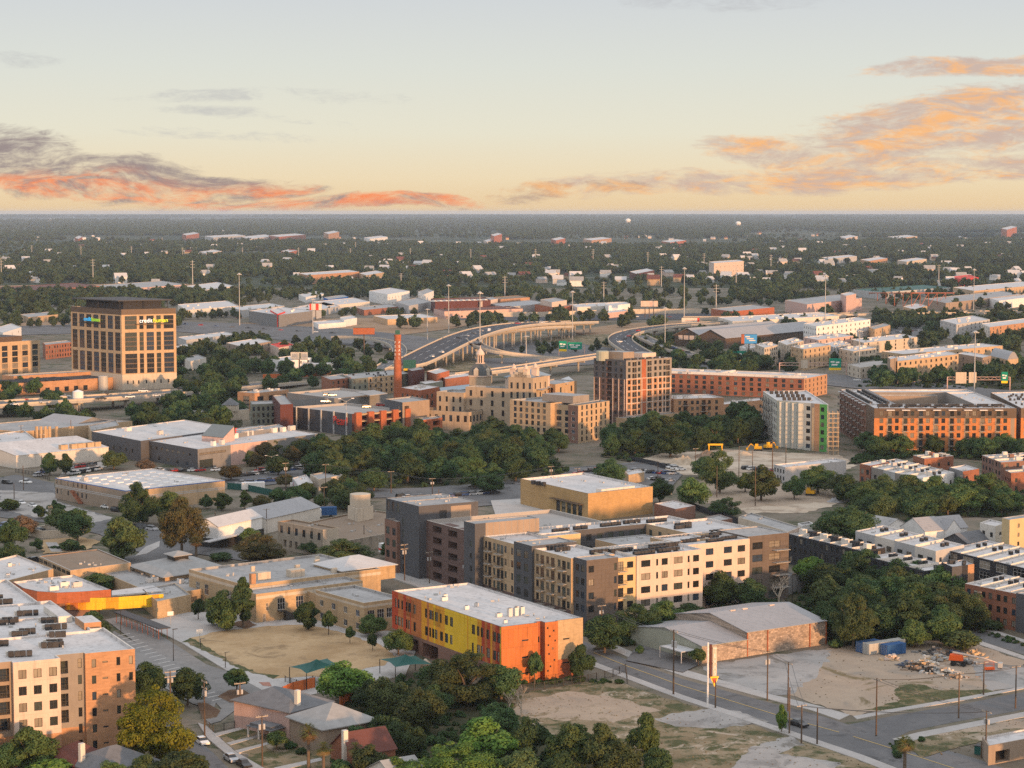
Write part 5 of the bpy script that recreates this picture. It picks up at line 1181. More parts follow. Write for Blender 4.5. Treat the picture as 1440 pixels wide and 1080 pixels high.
m = MB(); q = f.rect(-4.5, -.05, 1.0, 8.5); m.prism(q, 2.7, 2.85); m.prism(inset(q, .6), 2.85, 3.4)
B.part('porch_roof', m, 'shinglegrey')
for k in (1.6, 5, 8.2): m = MB(); x, y = f.pt(-4.1, k); m.box(x, y, 0, .3, .3, 2.7, f.rz); B.part('porch_post', m, 'framewhite')
house('family_house', 'two storey house with light grey hip roof beside the pink house', (455, 1025), (528, 1012), 13, 5.6, 9.0, 'taupe', 'shinglelight', hip=True, over=.8)
house('family_house', 'maroon shingled house half hidden behind palms and trees', (497, 1062), (556, 1052), 9, 4.0, 7.4, 'redbrick', 'shinglered', along=1, chim=(-.2, 3))
house('family_house', 'house with red brown hip roof below the cream apartment block', (104, 1076), (160, 1066), 11, 3.4, 6.2, 'redbrick', 'shinglered', hip=True)
house('family_house', 'house with blue grey shingle roof and white chimney at the bottom edge', (140, 1088), (225, 1070), 12, 3.4, 6.6, 'offwhite', 'shinglegrey', hip=True, chim=(1, 8))
house('family_house', 'pale blue roofed house at the bottom edge among trees', (555, 1096), (600, 1088), 10, 3.2, 5.6, 'offwhite', 'shinglelight', along=1)
B, v = simple('corner_shop', 'tan brick shop with flat white roof at the bottom right corner', 'shop', quad((1381, 1036), (1390, 1049), (1490, 1030), 4), 4, 'taupe', 'roofwhite'); v.hole(1, 2, 6, .2, 2.6, 'void', dep=1.5); B.finish()
# dark grey market hall
f = Fr((278, 631.7), (448, 610), 9); h = 9
B = Bld('market_hall', 'long dark grey metal clad hall with white roof and red rooftop letters', 'hall', f.pt(0, 0))
rl = math.dist(P(278, 631.7, 9), P(448, 610, 9)); dl = math.dist(P(278, 631.7, 9), P(129, 606.7, 9))
v = B.vol(quad((200, 618), (278, 631.7), (448, 610), 9), 9, ['midgrey'], cope='lightgrey', par=.4); v.zone(0, 0, 400, 0, 9, 'darkgrey'); l = v.L(0)
for k in range(9): v.hole(0, 2 + k * l / 10, 4 + k * l / 10, 5.6, 6.8)
for k in range(5): v.hole(0, 6 + k * l / 6, 8 + k * l / 6, 1.2, 2.8)
v.hole(1, 1, 17, 6.2, 7.2, mull=6); v.hole(1, 1, 9, .4, 4.2, mull=5, pane='glassgreen'); v.hole(1, 44, 46, .2, 6, 'void'); v.zone(1, 20, 43, 0, 9, 'pink')
v2 = B.vol(quad((129, 606.7), (198, 620), (330, 602), 9.4), 9.4, ['darkgrey'], cope='lightgrey', par=.4)
l = v2.L(0)
for k in range(7): v2.hole(0, 3 + k * l / 8, 5 + k * l / 8, 3.5, 5)
q = quad((284, 619), (314, 622), (330, 618), 9); B.gable(q, 11.0, 15, 'pink', 'glassgreen', along=0, over=.2, name='wall', rname='skylight', asym=.95)
for px, py, w in ((330, 615, 3), (345, 612, 3), (352, 611, 2.5), (365, 609, 3.5), (385, 607, 3), (398, 606, 2.5), (410, 604, 3.5), (225, 611, 2.5), (180, 606, 3), (300, 626, 1.6), (312, 624, 2)): B.ac(*P(px, py, 9), 8.6, f.rz, 'aclight', (w, 1.8, 2.2))
v3 = B.vol(quad((322, 606), (330, 610), (400, 600), 10.5), 10.5, ['midgrey'], cope='lightgrey', par=.3, roof='roofgrey')
a = P(313, 604, 12.6); lettering('GOOD TIME', 3.4, 'redpaint', (a[0], a[1], 10.2), f.rz, B.root, B.o); B.finish()
# tan box store
f = Fr((177, 690), (318, 675), 8)
B = Bld('box_store', 'big tan block building with blue stripes and white roof dotted with skylights', 'store', f.pt(0, 0))
v = B.vol(f.rect(0, 44, 0, 50), 8, ['taupe'], cope='lightgrey', par=.35)
for e in (0, 1):
    for z in (4.6, 5.2, 7.7): v.zone(e, 0, 60, z, z + .28, 'bluepaint' if z > 7 else 'lightgrey')
v.zone(1, 0, 44, 0, 4.6, 'tan'); v.zone(1, 0, 44, 4.88, 5.2, 'tan'); v.zone(1, 0, 44, 5.48, 7.7, 'tan')
for u in (1, 4, 9, 13, 16, 19, 22): v.hole(0, u, u + 1.0, 5.9, 7.5, mull=0); v.hole(0, u, u + 1.0, 2.2, 4.0, mull=0)
for i in range(6):
    for j in range(7):
        if i + j * .3 > .6: m = MB(); m.prism(f.rect(4 + i * 6.5, 6.6 + i * 6.5, 4 + j * 6, 5.6 + j * 6), 7.6, 8.0); B.part('skylight', m, 'white')
B.ac_row(f.pt(3, 34), f.pt(8, 43), 3, 7.7, 'aclight', (2.2, 1.6, 1.5), 1.0)
m = MB()
for k in range(14): m.prism(f.rect(-2, -.1, 36 - k * .5, 36.4 - k * .5), 4.4 - k * .32, 4.6 - k * .32)
B.part('stair', m, 'terracotta'); B.finish()
# white shed left
f = Fr((22.6, 641), (152.5, 629), 5.6)
B = Bld('white_warehouse', 'long white warehouse with bright white roof and row of brown rooftop units', 'warehouse', f.pt(0, 0))
B.gable(f.rect(0, math.dist(P(22.6, 641, 5.6), P(152.5, 629, 5.6)), 0, 52), 5.6, 8.6, 'offwhite', 'roofwhite', along=1, over=.2)
for k, w in ((.55, 3.5), (.66, 3), (.74, 4), (.84, 3.5), (.92, 3)): B.ac(*f.pt(math.dist(P(22.6, 641, 5.6), P(152.5, 629, 5.6)) * k, 3.5), 5.7, f.rz, 'tan', (w, 2.2, 2.4))
v = Vol(B, inset(f.rect(0, 20, 0, 50), -.05), 5.2, ['offwhite'], roof=None, par=0); B.win(v.pt(0, 28) + (2.5,), v.ang(0), 1.6, 1.8, {}); B.finish()
B, v = simple('white_warehouse', 'white flat roofed annex at the left edge behind the white warehouse', 'warehouse', quad((-20, 612), (-5, 625), (50, 617), 6), 6, 'offwhite', 'roofwhite'); B.finish()
B, v = simple('low_warehouse', 'long low tan warehouse with grey flat roof behind the white sheds', 'warehouse', quad((-60, 600), (30, 607), (186, 592), 6), 6, 'tan', 'roofgrey'); B.finish()
for px in (52, 58, 64, 70, 80, 99, 102): m = MB(); x, y = P(px, 623); m.tube((x, y, 0), (x, y, 8), .8, .8, 6); B.part('vent_stack', m, 'tan')
B, v = simple('low_warehouse', 'tan block end building beside the dark grey hall', 'warehouse', quad((124, 598), (128, 606), (168, 598), 7), 7, 'tan', 'roofgrey', 'tan'); B.finish()
house('small_shed', 'grey gabled shed under the painted water tank', (105, 598), (155, 593), 30, 5, 8, 'midgrey', 'roofmetal', along=0)
x, y = P(110, 577); g = Grp('water_tank', 'white painted water tank with red and blue bands beside the elevated freeway', 'tank', (x, y))
m = MB(); m.lathe(x, y, [(0, 4), (3, 4), (3, 5.2)], 16); m.lathe(x, y, [(3, 6.2), (3, 10.5), (0, 11.6)], 16); g.part('tank', m, 'white'); m = MB(); m.lathe(x, y, [(3.02, 5.2), (3.02, 6.2)], 16); g.part('band', m, 'redpaint')
for k in range(6): m = MB(); a = k * 1.047; m.tube((x + 2.6 * math.cos(a), y + 2.6 * math.sin(a), 0), (x + 2.6 * math.cos(a), y + 2.6 * math.sin(a), 4), .2, .2, 6); g.part('leg', m, 'lightgrey')
# gabled workshops
B, f = house('workshop', 'small white gabled workshop with dark open ground floor on the corner', (307, 741), (368, 727), 9, 7.2, 9.6, 'white', 'roofsilver', along=1); v = Vol(B, inset(f.rect(0, 26, 0, 9), -.12), 3.2, ['framedark'], roof=None); v.done()
m = MB(); m.prism(f.rect(-9, 14, -2.6, 0), 3.4, 3.7); B.part('canopy', m, 'roofsilver')
house('workshop', 'long grey metal roofed shed with white side wall behind the corner workshop', (374, 730), (450, 713), 17, 5.0, 8.0, 'offwhite', 'roofmetal', along=1)
B, v = simple('old_factory', 'weathered concrete factory with water stained wall and missing windows', 'factory', quad((390.5, 733), (454, 745), (476, 742), 9), 9, 'oldconcrete', 'roofbrown', 'tan'); v.zone(1, 0, 50, 0, 9, 'palestone'); v.grid(0, 6, 1, 1.6, 2.4, 5.4, 1); v.grid(0, 4, 1, 1.4, 2.4, 1.0, 1, .1, .6, 'void'); B.finish()
B, v = simple('old_factory', 'low sprawling brown roofed concrete building beside the round silo', 'factory', [P(430, 735, 4.5), P(478, 762, 4.5), P(556, 748, 4.5), P(556, 722, 4.5), P(520, 716, 4.5)], 4.5, 'oldconcrete', 'roofbrown', 'palestone'); B.finish()
x, y = P(508, 738); B = Bld('silo_tower', 'round pale concrete silo standing on a square block', 'silo', (x, y)); v = B.vol(quad((489, 711), (503, 716), (525, 711), 8.5), 8.5, ['palestone'], roof='roofbrown'); v.hole(0, 2, 3, 2, 3.6, 'void', dep=.6)
c = P(506, 706, 10); m = MB(); m.lathe(c[0], c[1] + 2, [(3.6, 7), (3.6, 12.6), (3.2, 12.7)], 18); B.part('silo', m, 'palestone'); B.finish()
# food truck yard things
B, v = simple('diner', 'low grey roofed diner near the parked food trucks', 'diner', quad((436, 667), (448, 674), (482, 668), 4.5), 4.5, 'palestone', 'roofgrey'); B.finish()
B, v = simple('mural_building', 'small building painted with a blue, red and white mural', 'shop', quad((411, 672), (420, 684), (440, 679), 5), 5, 'lightgrey', 'roofwhite')
for k in range(12): v.zone(rng.choice((0, 1)), k * .8, k * .8 + rng.uniform(.4, 1.2), rng.uniform(0, 2.5), rng.uniform(3, 4.4), rng.choice(('bluepaint', 'redpaint', 'white', 'teal')))
B.finish()
def trailer(name, label, px, py, l, w, h, deg, m, stripe=None, z=0):
    x, y = P(px, py); g = Grp(name, label, name.replace('_', ' '), (x, y)); a = rad(deg); b = MB(); b.box(x, y, .7, l, w, h - .7, a); g.part('body', b, m)
    if stripe: b = MB(); b.box(x, y, 1.4, l + .02, w + .02, .6, a); g.part('stripe', b, stripe)
    for k in (-.3, .3): b = MB(); cx, cyy = x + math.cos(a) * l * k, y + math.sin(a) * l * k; s = Vector((-math.sin(a), math.cos(a), 0)) * w * .5; b.tube(Vector((cx, cyy, .45)) - s, Vector((cx, cyy, .45)) + s, .45, .45, 10); g.part('wheel', b, 'tyre')
    return g
trailer('moving_truck', 'white and red moving truck parked beside the brick garage corner', 552, 778, 9, 2.5, 3.6, 35, 'white', 'redpaint')
trailer('food_truck', 'white food truck beside the mural building', 421, 690, 7, 2.4, 3.2, 10, 'white'); trailer('box_trailer', 'white box trailer parked behind the green screen fence', 356, 690, 9, 2.6, 3.4, 15, 'white')
trailer('box_trailer', 'blue and white box trailer behind the old factory', 452, 727, 11, 2.5, 3.6, 12, 'containerblue'); trailer('box_trailer', 'plain white box trailer beside the blue one', 434, 729, 9, 2.5, 3.4, 12, 'white')
# ------------------------------------------------------------------ tall bank tower and brick neighbours
f = Fr((170.6, 435.2), (247, 433.4), 50)
B = Bld('office_tower', 'tall tan and dark glass office tower with blue and green credithuman signs', 'office tower', f.pt(0, 0), frame='bronze', panes=('glass', 'glassblue', 'glass', 'glassgreen'))
TQ = quad((99.3, 430.7), (170.6, 435.2), (247.3, 433.4), 50); v = B.vol(TQ, 50, ['tan'], cope='bronze', roof='roofgrey', par=1.0)
for e in (0, 1): l = v.L(e); v.zone(e, 0, l, 46.6, 50, 'bronze'); v.zone(e, 0, l, 0, 9.6, 'palestone')
w1, w0 = v.L(1) / 34, v.L(0) / 57
for z, hh in ((10.2, 12.2), (24.2, 11.4), (37.6, 8.2)):
    for u, w in ((2.0, 7.4), (11, 2.6), (15.4, 4.6), (21.6, 2.8), (26.2, 6.2)): v.hole(1, u * w1, (u + w) * w1, z, z + hh, mull=2 if w > 4 else 0)
    for k in range(7): v.hole(0, (1.6 + k * 8) * w0, (7.4 + k * 8) * w0, z, z + hh, mull=2, pane=('glass', 'glassblue')[k % 2])
for u in (3, 6.6, 10, 15, 20, 24.5, 29.5): v.hole(1, u, u + .9, 3.6, 5.8, mull=0)
B.box_part('penthouse', bil(TQ, .15, .85, .12, .85), 49, 54.6, 'charcoal'); B.box_part('solar_canopy', bil(TQ, -.02, .97, .04, .98), 54.9, 55.5, 'roofdark')
for b in (.05, .5, .92):
    for a in (.08, .5, .94): m = MB(); x, y = bil(TQ, b, b, a, a)[0]; m.tube((x, y, 49), (x, y, 54.9), .25, .25, 5); B.part('canopy_post', m, 'framedark')
for e, u, cols in ((1, 20, ('white', 'signyellow')), (0, 26, ('signblue', 'signlime'))):
    emat('signblue', (.03, .36, .72), .5); emat('signlime', (.28, .55, .03), .4); emat('signwhite', (.75, .85, .9), .5); emat('signgold', (.62, .75, .02), .4)
    c0, c1 = ('signwhite', 'signgold') if e == 1 else ('signblue', 'signlime'); a = v.ang(e)
    q = v.pt(e, u - 4.6, .9); lettering('credit', 3.6, c0, (q[0], q[1], 41.6), a, B.root, B.o, .2, 'sign_lettering')
    q = v.pt(e, u + 4.9, .9); lettering('human', 3.6, c1, (q[0], q[1], 41.6), a, B.root, B.o, .2, 'sign_lettering')
    m = MB(); m.prism([v.pt(e, u - 11, .1), v.pt(e, u - 11, 1.4), v.pt(e, u + 11, 1.4), v.pt(e, u + 11, .1)][::-1] if False else [v.pt(e, u - 11, 1.4), v.pt(e, u + 11, 1.4), v.pt(e, u + 11, .1), v.pt(e, u - 11, .1)], 40.4, 40.9); B.part('balcony', m, 'framedark')
B.finish()
f = Fr((-60, 485), (56, 478), 24.5)
B = Bld('office_block', 'golden tan office block with wide grid windows at the left edge', 'office building', f.pt(30, 0), frame='bronze'); l = math.dist(P(-60, 485, 24.5), P(56, 478, 24.5))
v = B.vol(f.rect(0, l, 0, 40), 24.5, ['tan'], cope='tan', roof='roofgrey'); v.grid(1, 8, 5, 4.6, 3.3, 3.0, 3.9, mull=1); m = MB(); B.box_part('penthouse', f.rect(5, l - 10, 6, 30), 24, 27.5, 'bronze', 'roofdark'); B.finish()
f = Fr((-40, 543), (167, 530), 7.4); l = math.dist(P(-40, 543, 7.4), P(167, 530, 7.4))
B = Bld('brick_market', 'long low orange brick building with dark striped solar roof along the freeway', 'market hall', f.pt(40, 0))
v = B.vol(f.rect(0, l, 0, 26), 7.4, ['orangebrick'], cope='orangebrick', roof='roofdark', par=.4)
for k in range(12): v.hole(1, 3 + k * 6.6, 6 + k * 6.6, .6, 3.6)
for k in range(14): B.box_part('solar_panel', f.rect(2 + k * 5, 5.4 + k * 5, 2, 24), 7.5, 7.8, 'charcoal')
m = MB(); x, y = f.pt(l * .875, -2.2); m.lathe(x, y, [(3, 0), (3, 8.6), (2.6, 9)], 14); B.part('cistern', m, 'galv')
B.vol(f.rect(l * .42, l, 26, 40), 9.5, ['orangebrick'], roof='roofgrey'); B.finish()
B, v = simple('brick_school', 'dark red brick building just left of the office tower', 'building', quad((60, 482), (64, 485), (101, 481), 11), 11, 'redbrick', 'roofgrey'); v.grid(1, 10, 3, 1.6, 2, 1, 3.4); B.finish()
# ------------------------------------------------------------------ brewery quarter in the centre
B, v = simple('brick_office', 'orange brick corner building with big dark glass bays left of the brewery garage', 'building', quad((334, 551), (358, 553), (406, 548), 10), 10, 'orangebrick', 'roofgrey'); v.grid(0, 3, 1, 5, 7, 1, 1, mull=2); v.grid(1, 3, 1, 5, 4, 4, 1, mull=2); B.scatter_ac(v, 5); B.finish()
B, v = simple('stone_house', 'dark sage stone building with crenellated top and arched windows', 'building', quad((345, 563), (353, 568.5), (387, 571), 11.5), 11.5, 'olivegrey', 'roofgrey'); v.p = quad((352, 564), (353.5, 568.5), (387, 567.5), 11.5); v.grid(1, 5, 3, 1.2, 2.1, 1.4, 3.3)
B.finish()
B, v = simple('stair_block', 'dark maroon stair block at the corner of the garage', 'building', quad((383, 556), (394, 569), (412, 568), 15), 15, 'maroon', 'roofgrey'); B.finish()
B, v = simple('chapel_hall', 'pale stone hall with grey roof and a small square lantern among trees', 'hall', quad((258, 578), (263, 581), (350, 576), 5.5), 5.5, 'palestone', 'roofgrey'); c = P(324, 575, 6); q = [(c[0] - 4, c[1] - 4), (c[0] + 4, c[1] - 4), (c[0] + 4, c[1] + 4), (c[0] - 4, c[1] + 4)]; B.hip(q, 8.4, 12, 'palestone', 'shinglegrey', z0=5, over=.3); B.finish()
# parking garage
f = Fr((495, 582), (572, 576), 11); h = 11; rl = math.dist(P(495, 582, 11), P(572, 576, 11)); ll = math.dist(P(411, 572, 11), P(495, 582, 11))
B = Bld('parking_garage', 'parking garage with bold orange brick piers, grey metal screens and cars on the roof', 'parking garage', f.pt(0, 0))
v = B.vol(quad((411, 572), (495, 582), (572, 576), 11), h, ['darkgrey'], roof='deck', par=1.2, cope='lightgrey')
v.zone(1, 0, rl, 0, h, 'maroon')
for r in range(3): v.grid(1, 4, 1, rl / 4 - 4.5, 2.3, 1 + r * 3.5, 1, .08, 1, 'void')
for k in range(5): x, y = v.pt(1, 3 + k * (rl - 3.5) / 4, .9); m = MB(); m.box(x, y, 0, 3.4, 1.8, h + .6, v.ang(1)); B.part('pier', m, 'terracotta')
for r in range(3): m = MB(); m.prism([v.pt(1, 3, .6), v.pt(1, rl - 1, .6), v.pt(1, rl - 1, .05), v.pt(1, 3, .05)], 3.2 + r * 3.5, 3.8 + r * 3.5); B.part('spandrel', m, 'tan')
for k in range(5): x, y = v.pt(0, 4 + k * (v.L(0) - 8) / 4, .4); m = MB(); m.box(x, y, 0, .7, .6, h + .4, v.ang(0)); B.part('pier', m, 'lightgrey')
q = v.pt(0, v.L(0) * .82, .6); lettering('Pearl', 6.0, 'redpaint', (q[0], q[1], 5.0), v.ang(0), B.root, B.o, .1, 'sign_lettering')
v2 = B.vol(quad((541, 561), (566, 566), (604, 562), 15), 15, ['taupe'], roof='roofgrey'); v2.zone(0, 0, 50, 0, 15, 'darkgrey'); v2.hole(1, 1.5, 5, 1, 13, 'void', dep=4)
m = MB()
for k in range(4): a, b = v2.pt(1, 1.6, -.5), v2.pt(1, 4.9, -.5); z = 1 + k * 3; m.tube(a + (z,), b + (z + 3,), .15, .15, 4)
B.part('stair', m, 'rail')
v3 = B.vol(quad((583, 577), (588, 580), (622, 576), 12), 8, ['terracotta'], roof='deck')
for r in range(2): v3.grid(1, 2, 1, 5, 2.4, 1 + r * 3.4, 1, kind='void')
m = MB(); q = quad((500, 556), (520, 561), (545, 558), 12); m.prism(q, 13.6, 13.9); B.part('canopy', m, 'roofgrey'); B.finish()
B, v = simple('garage_deck', 'raised upper garage deck with pale parapet and parked cars', 'parking deck', quad((404, 552), (470, 560), (545, 553), 12.5), 12.5, 'midgrey', 'deck', 'lightgrey', 1.2); B.finish()
# chimney
x, y = P(559.5, 560); g = Grp('brick_chimney', 'tall slender orange brick chimney with white painted letters', 'chimney', (x, y))
m = MB(); ht = hgt(470, 560) ; m.lathe(x, y, [(2.5, 0), (2.35, ht * .4), (1.85, ht - 4), (2.15, ht - 3.6), (1.9, ht - 2.6), (2.2, ht - .6), (2.1, ht)], 20); g.part('shaft', m, 'terracotta')
for k, ch in enumerate('PEARL'):
    for s, an in ((1, .55), (-1, -.75)):
        z = ht * .86 - k * ht * .062; r_ = 2.02; lettering(ch, 2.1, 'white', (x + math.sin(an) * r_, y - math.cos(an) * r_, z), an, g.root, g.o, .08)
m = MB(); m.box(x, y, ht, 2.8, .3, 2.6, .3); m.tube((x, y, ht - .5), (x, y, ht), .3, .3, 5); g.part('beacon', m, 'teal')
# apartments behind the chimney
B, v = simple('apartment_block', 'sage grey low apartment block with white roof behind the chimney', 'apartment block', quad((478, 527), (494.5, 533), (576, 525), 11), 11, 'olivegrey'); v.zone(1, 15, 40, 0, 11, 'tan'); v.grid(1, 11, 3, 1.6, 1.9, 1.2, 3.4); v.grid(0, 6, 3, 1.4, 1.8, 1.2, 3.4); B.balconies(v, 1, [18, 25], [4.4, 7.8], 4, 1.4); B.scatter_ac(v, 12, 'acdark', 1, 1.6); B.finish()
B, v = simple('apartment_block', 'red brick end block at the left of the sage apartments', 'apartment block', quad((452, 529), (465, 534), (494, 531), 11), 11, 'redbrick'); v.grid(1, 4, 3, 1.6, 1.9, 1.2, 3.4); B.finish()
B, v = simple('dark_block', 'dark maroon cube building right of the chimney', 'building', quad((573, 521), (579, 524), (597, 521), 13), 14, 'maroon', 'roofgrey'); B.finish()
B, v = simple('brick_block', 'orange red brick block with flat roof behind the cupola tower', 'building', quad((600, 522), (613, 526), (632, 521), 12), 12, 'terracotta', 'roofwhite'); B.finish()
B, v = simple('brick_block', 'long dark red building with white roof between cupola and dark cube', 'building', quad((620, 529), (626, 533), (664, 528), 9), 9, 'redbrick', 'roofwhite'); B.finish()
B, v = simple('brick_block', 'small sage stucco block below the dark maroon cube', 'building', quad((590, 537), (598, 540), (623, 536), 8), 8, 'olivegrey', 'roofwhite'); B.finish()
B, v = simple('brick_brewhouse', 'bright orange brick brewhouse right of the chimney foot', 'building', quad((563, 545), (590, 549), (618, 544), 11.5), 11.5, 'terracotta', 'roofwhite'); v.grid(1, 4, 2, 2.2, 2.4, 2, 4); v.grid(0, 4, 2, 1.8, 2.4, 2, 4); B.scatter_ac(v, 6); B.finish()
B, v = simple('blue_roofed_hall', 'dark hall with slate blue metal roof beside the pale silo', 'hall', quad((618, 545), (620, 551), (663, 546), 13), 13, 'darkgrey', 'roofblue'); v.par = .05; v.grid(1, 5, 2, 2, 2, 4, 4); B.finish()
x, y = P(626, 590); g = Grp('storage_silo', 'pale concrete cylinder silo in front of the dark blue roofed hall', 'silo', (x, y)); m = MB(); m.lathe(x, y, [(3.0, 0), (3.0, 11), (2.6, 11.2)], 18); g.part('shell', m, 'palestone')
# brewhouse with cupola
f = Fr((715, 541), (738, 537.5), 23); d0 = math.dist(P(683, 536, 23), P(715, 541, 23)); w0 = 22
B = Bld('old_brewery', 'ornate pale limestone brewery with stepped parapet and domed cupola tower', 'brewery', f.pt(0, 6), panes=('glass', 'glass', 'glassblue'))
v = B.vol(f.rect(0, 10, 0, d0), 21, ['limestone'], roof='roofgrey', par=1); v.grid(0, 4, 4, 1.5, 3.0, 2, 4.8); v.grid(1, 3, 4, 1.2, 3, 2, 4.8)
v = B.vol(f.rect(0, 16, -14, 0), 27, ['limestone'], roof='roofgrey', par=1); v.grid(0, 4, 5, 1.3, 3.1, 2, 4.8); v.grid(1, 3, 5, 1.2, 3, 2, 4.8)
for k in range(3): B.box_part('parapet', f.rect(-.1, .5, -12.5 + k * 2, -1.5 - k * 2), 27, 28.4 + k * 1.2, 'palestone')
for b, a in ((2, -9), (12, -9), (2, -2)): m = MB(); x, y = f.pt(b, a); m.box(x, y, 27, 3, 3, 4, f.rz); m.box(x, y, 31, 3.4, 3.4, .4, f.rz); m.lathe(x, y, [(1.2, 31.4), (1, 32.4), (.1, 33.6)], 8); B.part('pinnacle', m, 'cream')
B.hip(f.rect(4, 26, -10, 4), 26.5, 30, 'cream', 'roofblue', z0=20)
v = B.vol(f.rect(-2, 14, d0, d0 + 16), 18, ['limestone'], roof='roofgrey', par=1); v.grid(0, 4, 3, 1.3, 2.8, 3, 5); v.grid(1, 3, 3, 1.2, 2.8, 3, 5)
v = B.vol(f.rect(-14, -.2, d0 - 10, d0 + 24), 9.5, ['pink'], roof='roofbrown', par=1.2, cope='palestone'); v.mats[0] = 'limestone'; v.grid(0, 8, 1, 1.8, 3.2, 4.4, 1); v.grid(1, 4, 1, 1.8, 3.2, 4.4, 1)
c = P(675.5, 548, 18); m = MB(); bx, by = c; m.box(bx, by, 17, 8.4, 8.4, 8, f.rz); B.part('tower', m, 'limestone'); m = MB(); m.box(bx, by, 25, 9.2, 9.2, .6, f.rz); m.box(bx, by, 31.6, 3.6, 3.6, .5, f.rz); B.part('cornice', m, 'cream')
m = MB()
for z, r, z1, r1 in ((25.6, 4.5, 27.6, 4.3), (27.6, 4.3, 29.6, 3.6), (29.6, 3.6, 31.6, 2.3)): m.box(bx, by, z, r * 2, r * 2, z1 - z, f.rz, 0, r1 / r)
B.part('dome', m, 'brass')
for k in range(4): m = MB(); a = f.rz + k * math.pi / 2; m.box(bx + math.cos(a) * 4.3, by + math.sin(a) * 4.3, 25.7, 1.2, 2.4, 2.8, a); m.box(bx + math.cos(a) * 4.3, by + math.sin(a) * 4.3, 28.5, 1.2, 2.6, 1.2, a, 0, .2); B.part('dormer', m, 'palestone')
m = MB()
for k in range(8): a = k * .785; m.tube((bx + 1.6 * math.cos(a), by + 1.6 * math.sin(a), 32.1), (bx + 1.6 * math.cos(a), by + 1.6 * math.sin(a), 36), .32, .32, 6)
m.lathe(bx, by, [(2.2, 36), (2.3, 36.7), (1.9, 37.6), (.9, 38.8), (.25, 39.6), (.25, 41)], 10); B.part('lantern', m, 'cream'); m = MB(); m.lathe(bx, by, [(1.2, 32.1), (1.2, 36)], 8); B.part('lantern_core', m, 'unlit_interior')
B.finish()
# hotel
f = Fr((772, 566.6), (782, 565.4), 18.3); a = P(717, 562, 18.3); q = P(772, 566.6, 18.3)
B = Bld('brick_hotel', 'six storey golden brick hotel with gridded windows and orange sunlit returns', 'hotel', mid([a, q]))
dx, dy = q[0] - a[0], q[1] - a[1]; l = math.hypot(dx, dy); dx /= l; dy /= l; bx, by = -dy, dx
pt = lambda u, w: (a[0] + dx * u + bx * w, a[1] + dy * u + by * w)
r4 = lambda u0, u1, w0, w1: [pt(u0, w1), pt(u0, w0), pt(u1, w0), pt(u1, w1)]
v = B.vol(r4(0, l + 1, 0, 26), 18.3, ['tan'], cope='tan', roof='roofgrey', par=1); v.grid(1, 6, 6, 1.9, 2.1, .9, 3.0, .06, .92); v.grid(2, 2, 5, 1.4, 2.0, 3, 3)
u = l + 1; v = B.vol(r4(u, u + 11, 3, 26), 17.6, ['tan'], cope='tan', roof='roofgrey', par=1); v.grid(1, 2, 6, 3.2, 2.1, .9, 3.0, mull=2)
v = B.vol(quad((799, 568.5), (813, 570.2), (857, 563.5), 18.3), 18.3, ['tan'], roof='roofgrey', par=1); v.zone(0, 0, 20, 0, 18, 'brownbrick'); v.grid(0, 1, 5, 2.4, 1.8, 1.5, 3.0, frame='framewhite'); v.grid(1, 6, 6, 1.5, 2.1, .9, 3.0, .05, .95)
B.box_part('penthouse', r4(14, 34, 8, 20), 18, 21.5, 'warmgrey', 'roofgrey')
v = B.vol(quad((750, 532), (781, 535), (811, 530), 24), 22, ['tan'], roof='roofgrey'); v.grid(0, 3, 1, 2, 3, 17, 1); v.grid(1, 2, 1, 2, 3, 17, 1)
m = MB(); q = quad((738, 548), (762, 551), (775, 546), 20); m.prism(q, 20.6, 20.9); B.part('canopy', m, 'roofgrey'); B.vol(quad((740, 549), (758, 552), (772, 548), 19), 19, ['orangebrick'], roof='roofgrey')
m = MB(); m.prism(quad((789, 534), (797, 541), (808, 537), 21), 21, 21.4); B.part('canopy', m, 'roofsilver'); B.finish()
# residential tower
f = Fr((880.5, 507), (944.6, 502.6), 35); wv = math.dist(P(880.5, 507, 35), P(944.6, 502.6, 35)); dv = math.dist(P(880.5, 507, 35), P(830, 504, 35))
B = Bld('residential_tower', 'eleven storey apartment tower, charcoal on top and pale framed brick below', 'apartment tower', f.pt(0, 0))
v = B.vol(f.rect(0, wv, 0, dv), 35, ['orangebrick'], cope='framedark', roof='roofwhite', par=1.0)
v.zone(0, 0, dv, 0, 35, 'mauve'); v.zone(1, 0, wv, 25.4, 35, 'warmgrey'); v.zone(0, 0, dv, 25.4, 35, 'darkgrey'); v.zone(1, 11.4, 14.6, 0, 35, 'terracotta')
for r in range(11):
    z = .9 + r * 3.12
    for u in (1.4, 8.6, 20.6, 24.2, 27.4): v.hole(1, u, u + 1.8, z, z + 2)
    v.hole(1, 4.6, 7.6, z - .4, z + 2.1, 'balc', m='warmgrey'); v.hole(1, 15.6, 18.6, z - .4, z + 2.1, 'balc', m='warmgrey'); v.hole(1, 29.6, 32.2, z - .4, z + 2.1, 'balc', m='warmgrey')
    for u in (1.0, 6.0, 15.0, 19.0): v.hole(0, u, u + 1.8, z, z + 2)
    v.hole(0, 9.4, 13, z - .4, z + 2.1, 'balc', m='mauve')
for u in (.3, 4.0, 8.1, 11.4, 15.1, 19.4, 23.3, 26.7, 29.0, 32.4): m = MB(); m.prism([v.pt(1, u - .22, .25), v.pt(1, u + .22, .25), v.pt(1, u + .22, .01), v.pt(1, u - .22, .01)], 1, 25.4); B.part('pilaster', m, 'cream')
for u in (.4, 4.4, 14, 18.2, 22.2): m = MB(); m.prism([v.pt(0, u - .18, .25), v.pt(0, u + .18, .25), v.pt(0, u + .18, .01), v.pt(0, u - .18, .01)], 1, 25.4); B.part('pilaster', m, 'cream')
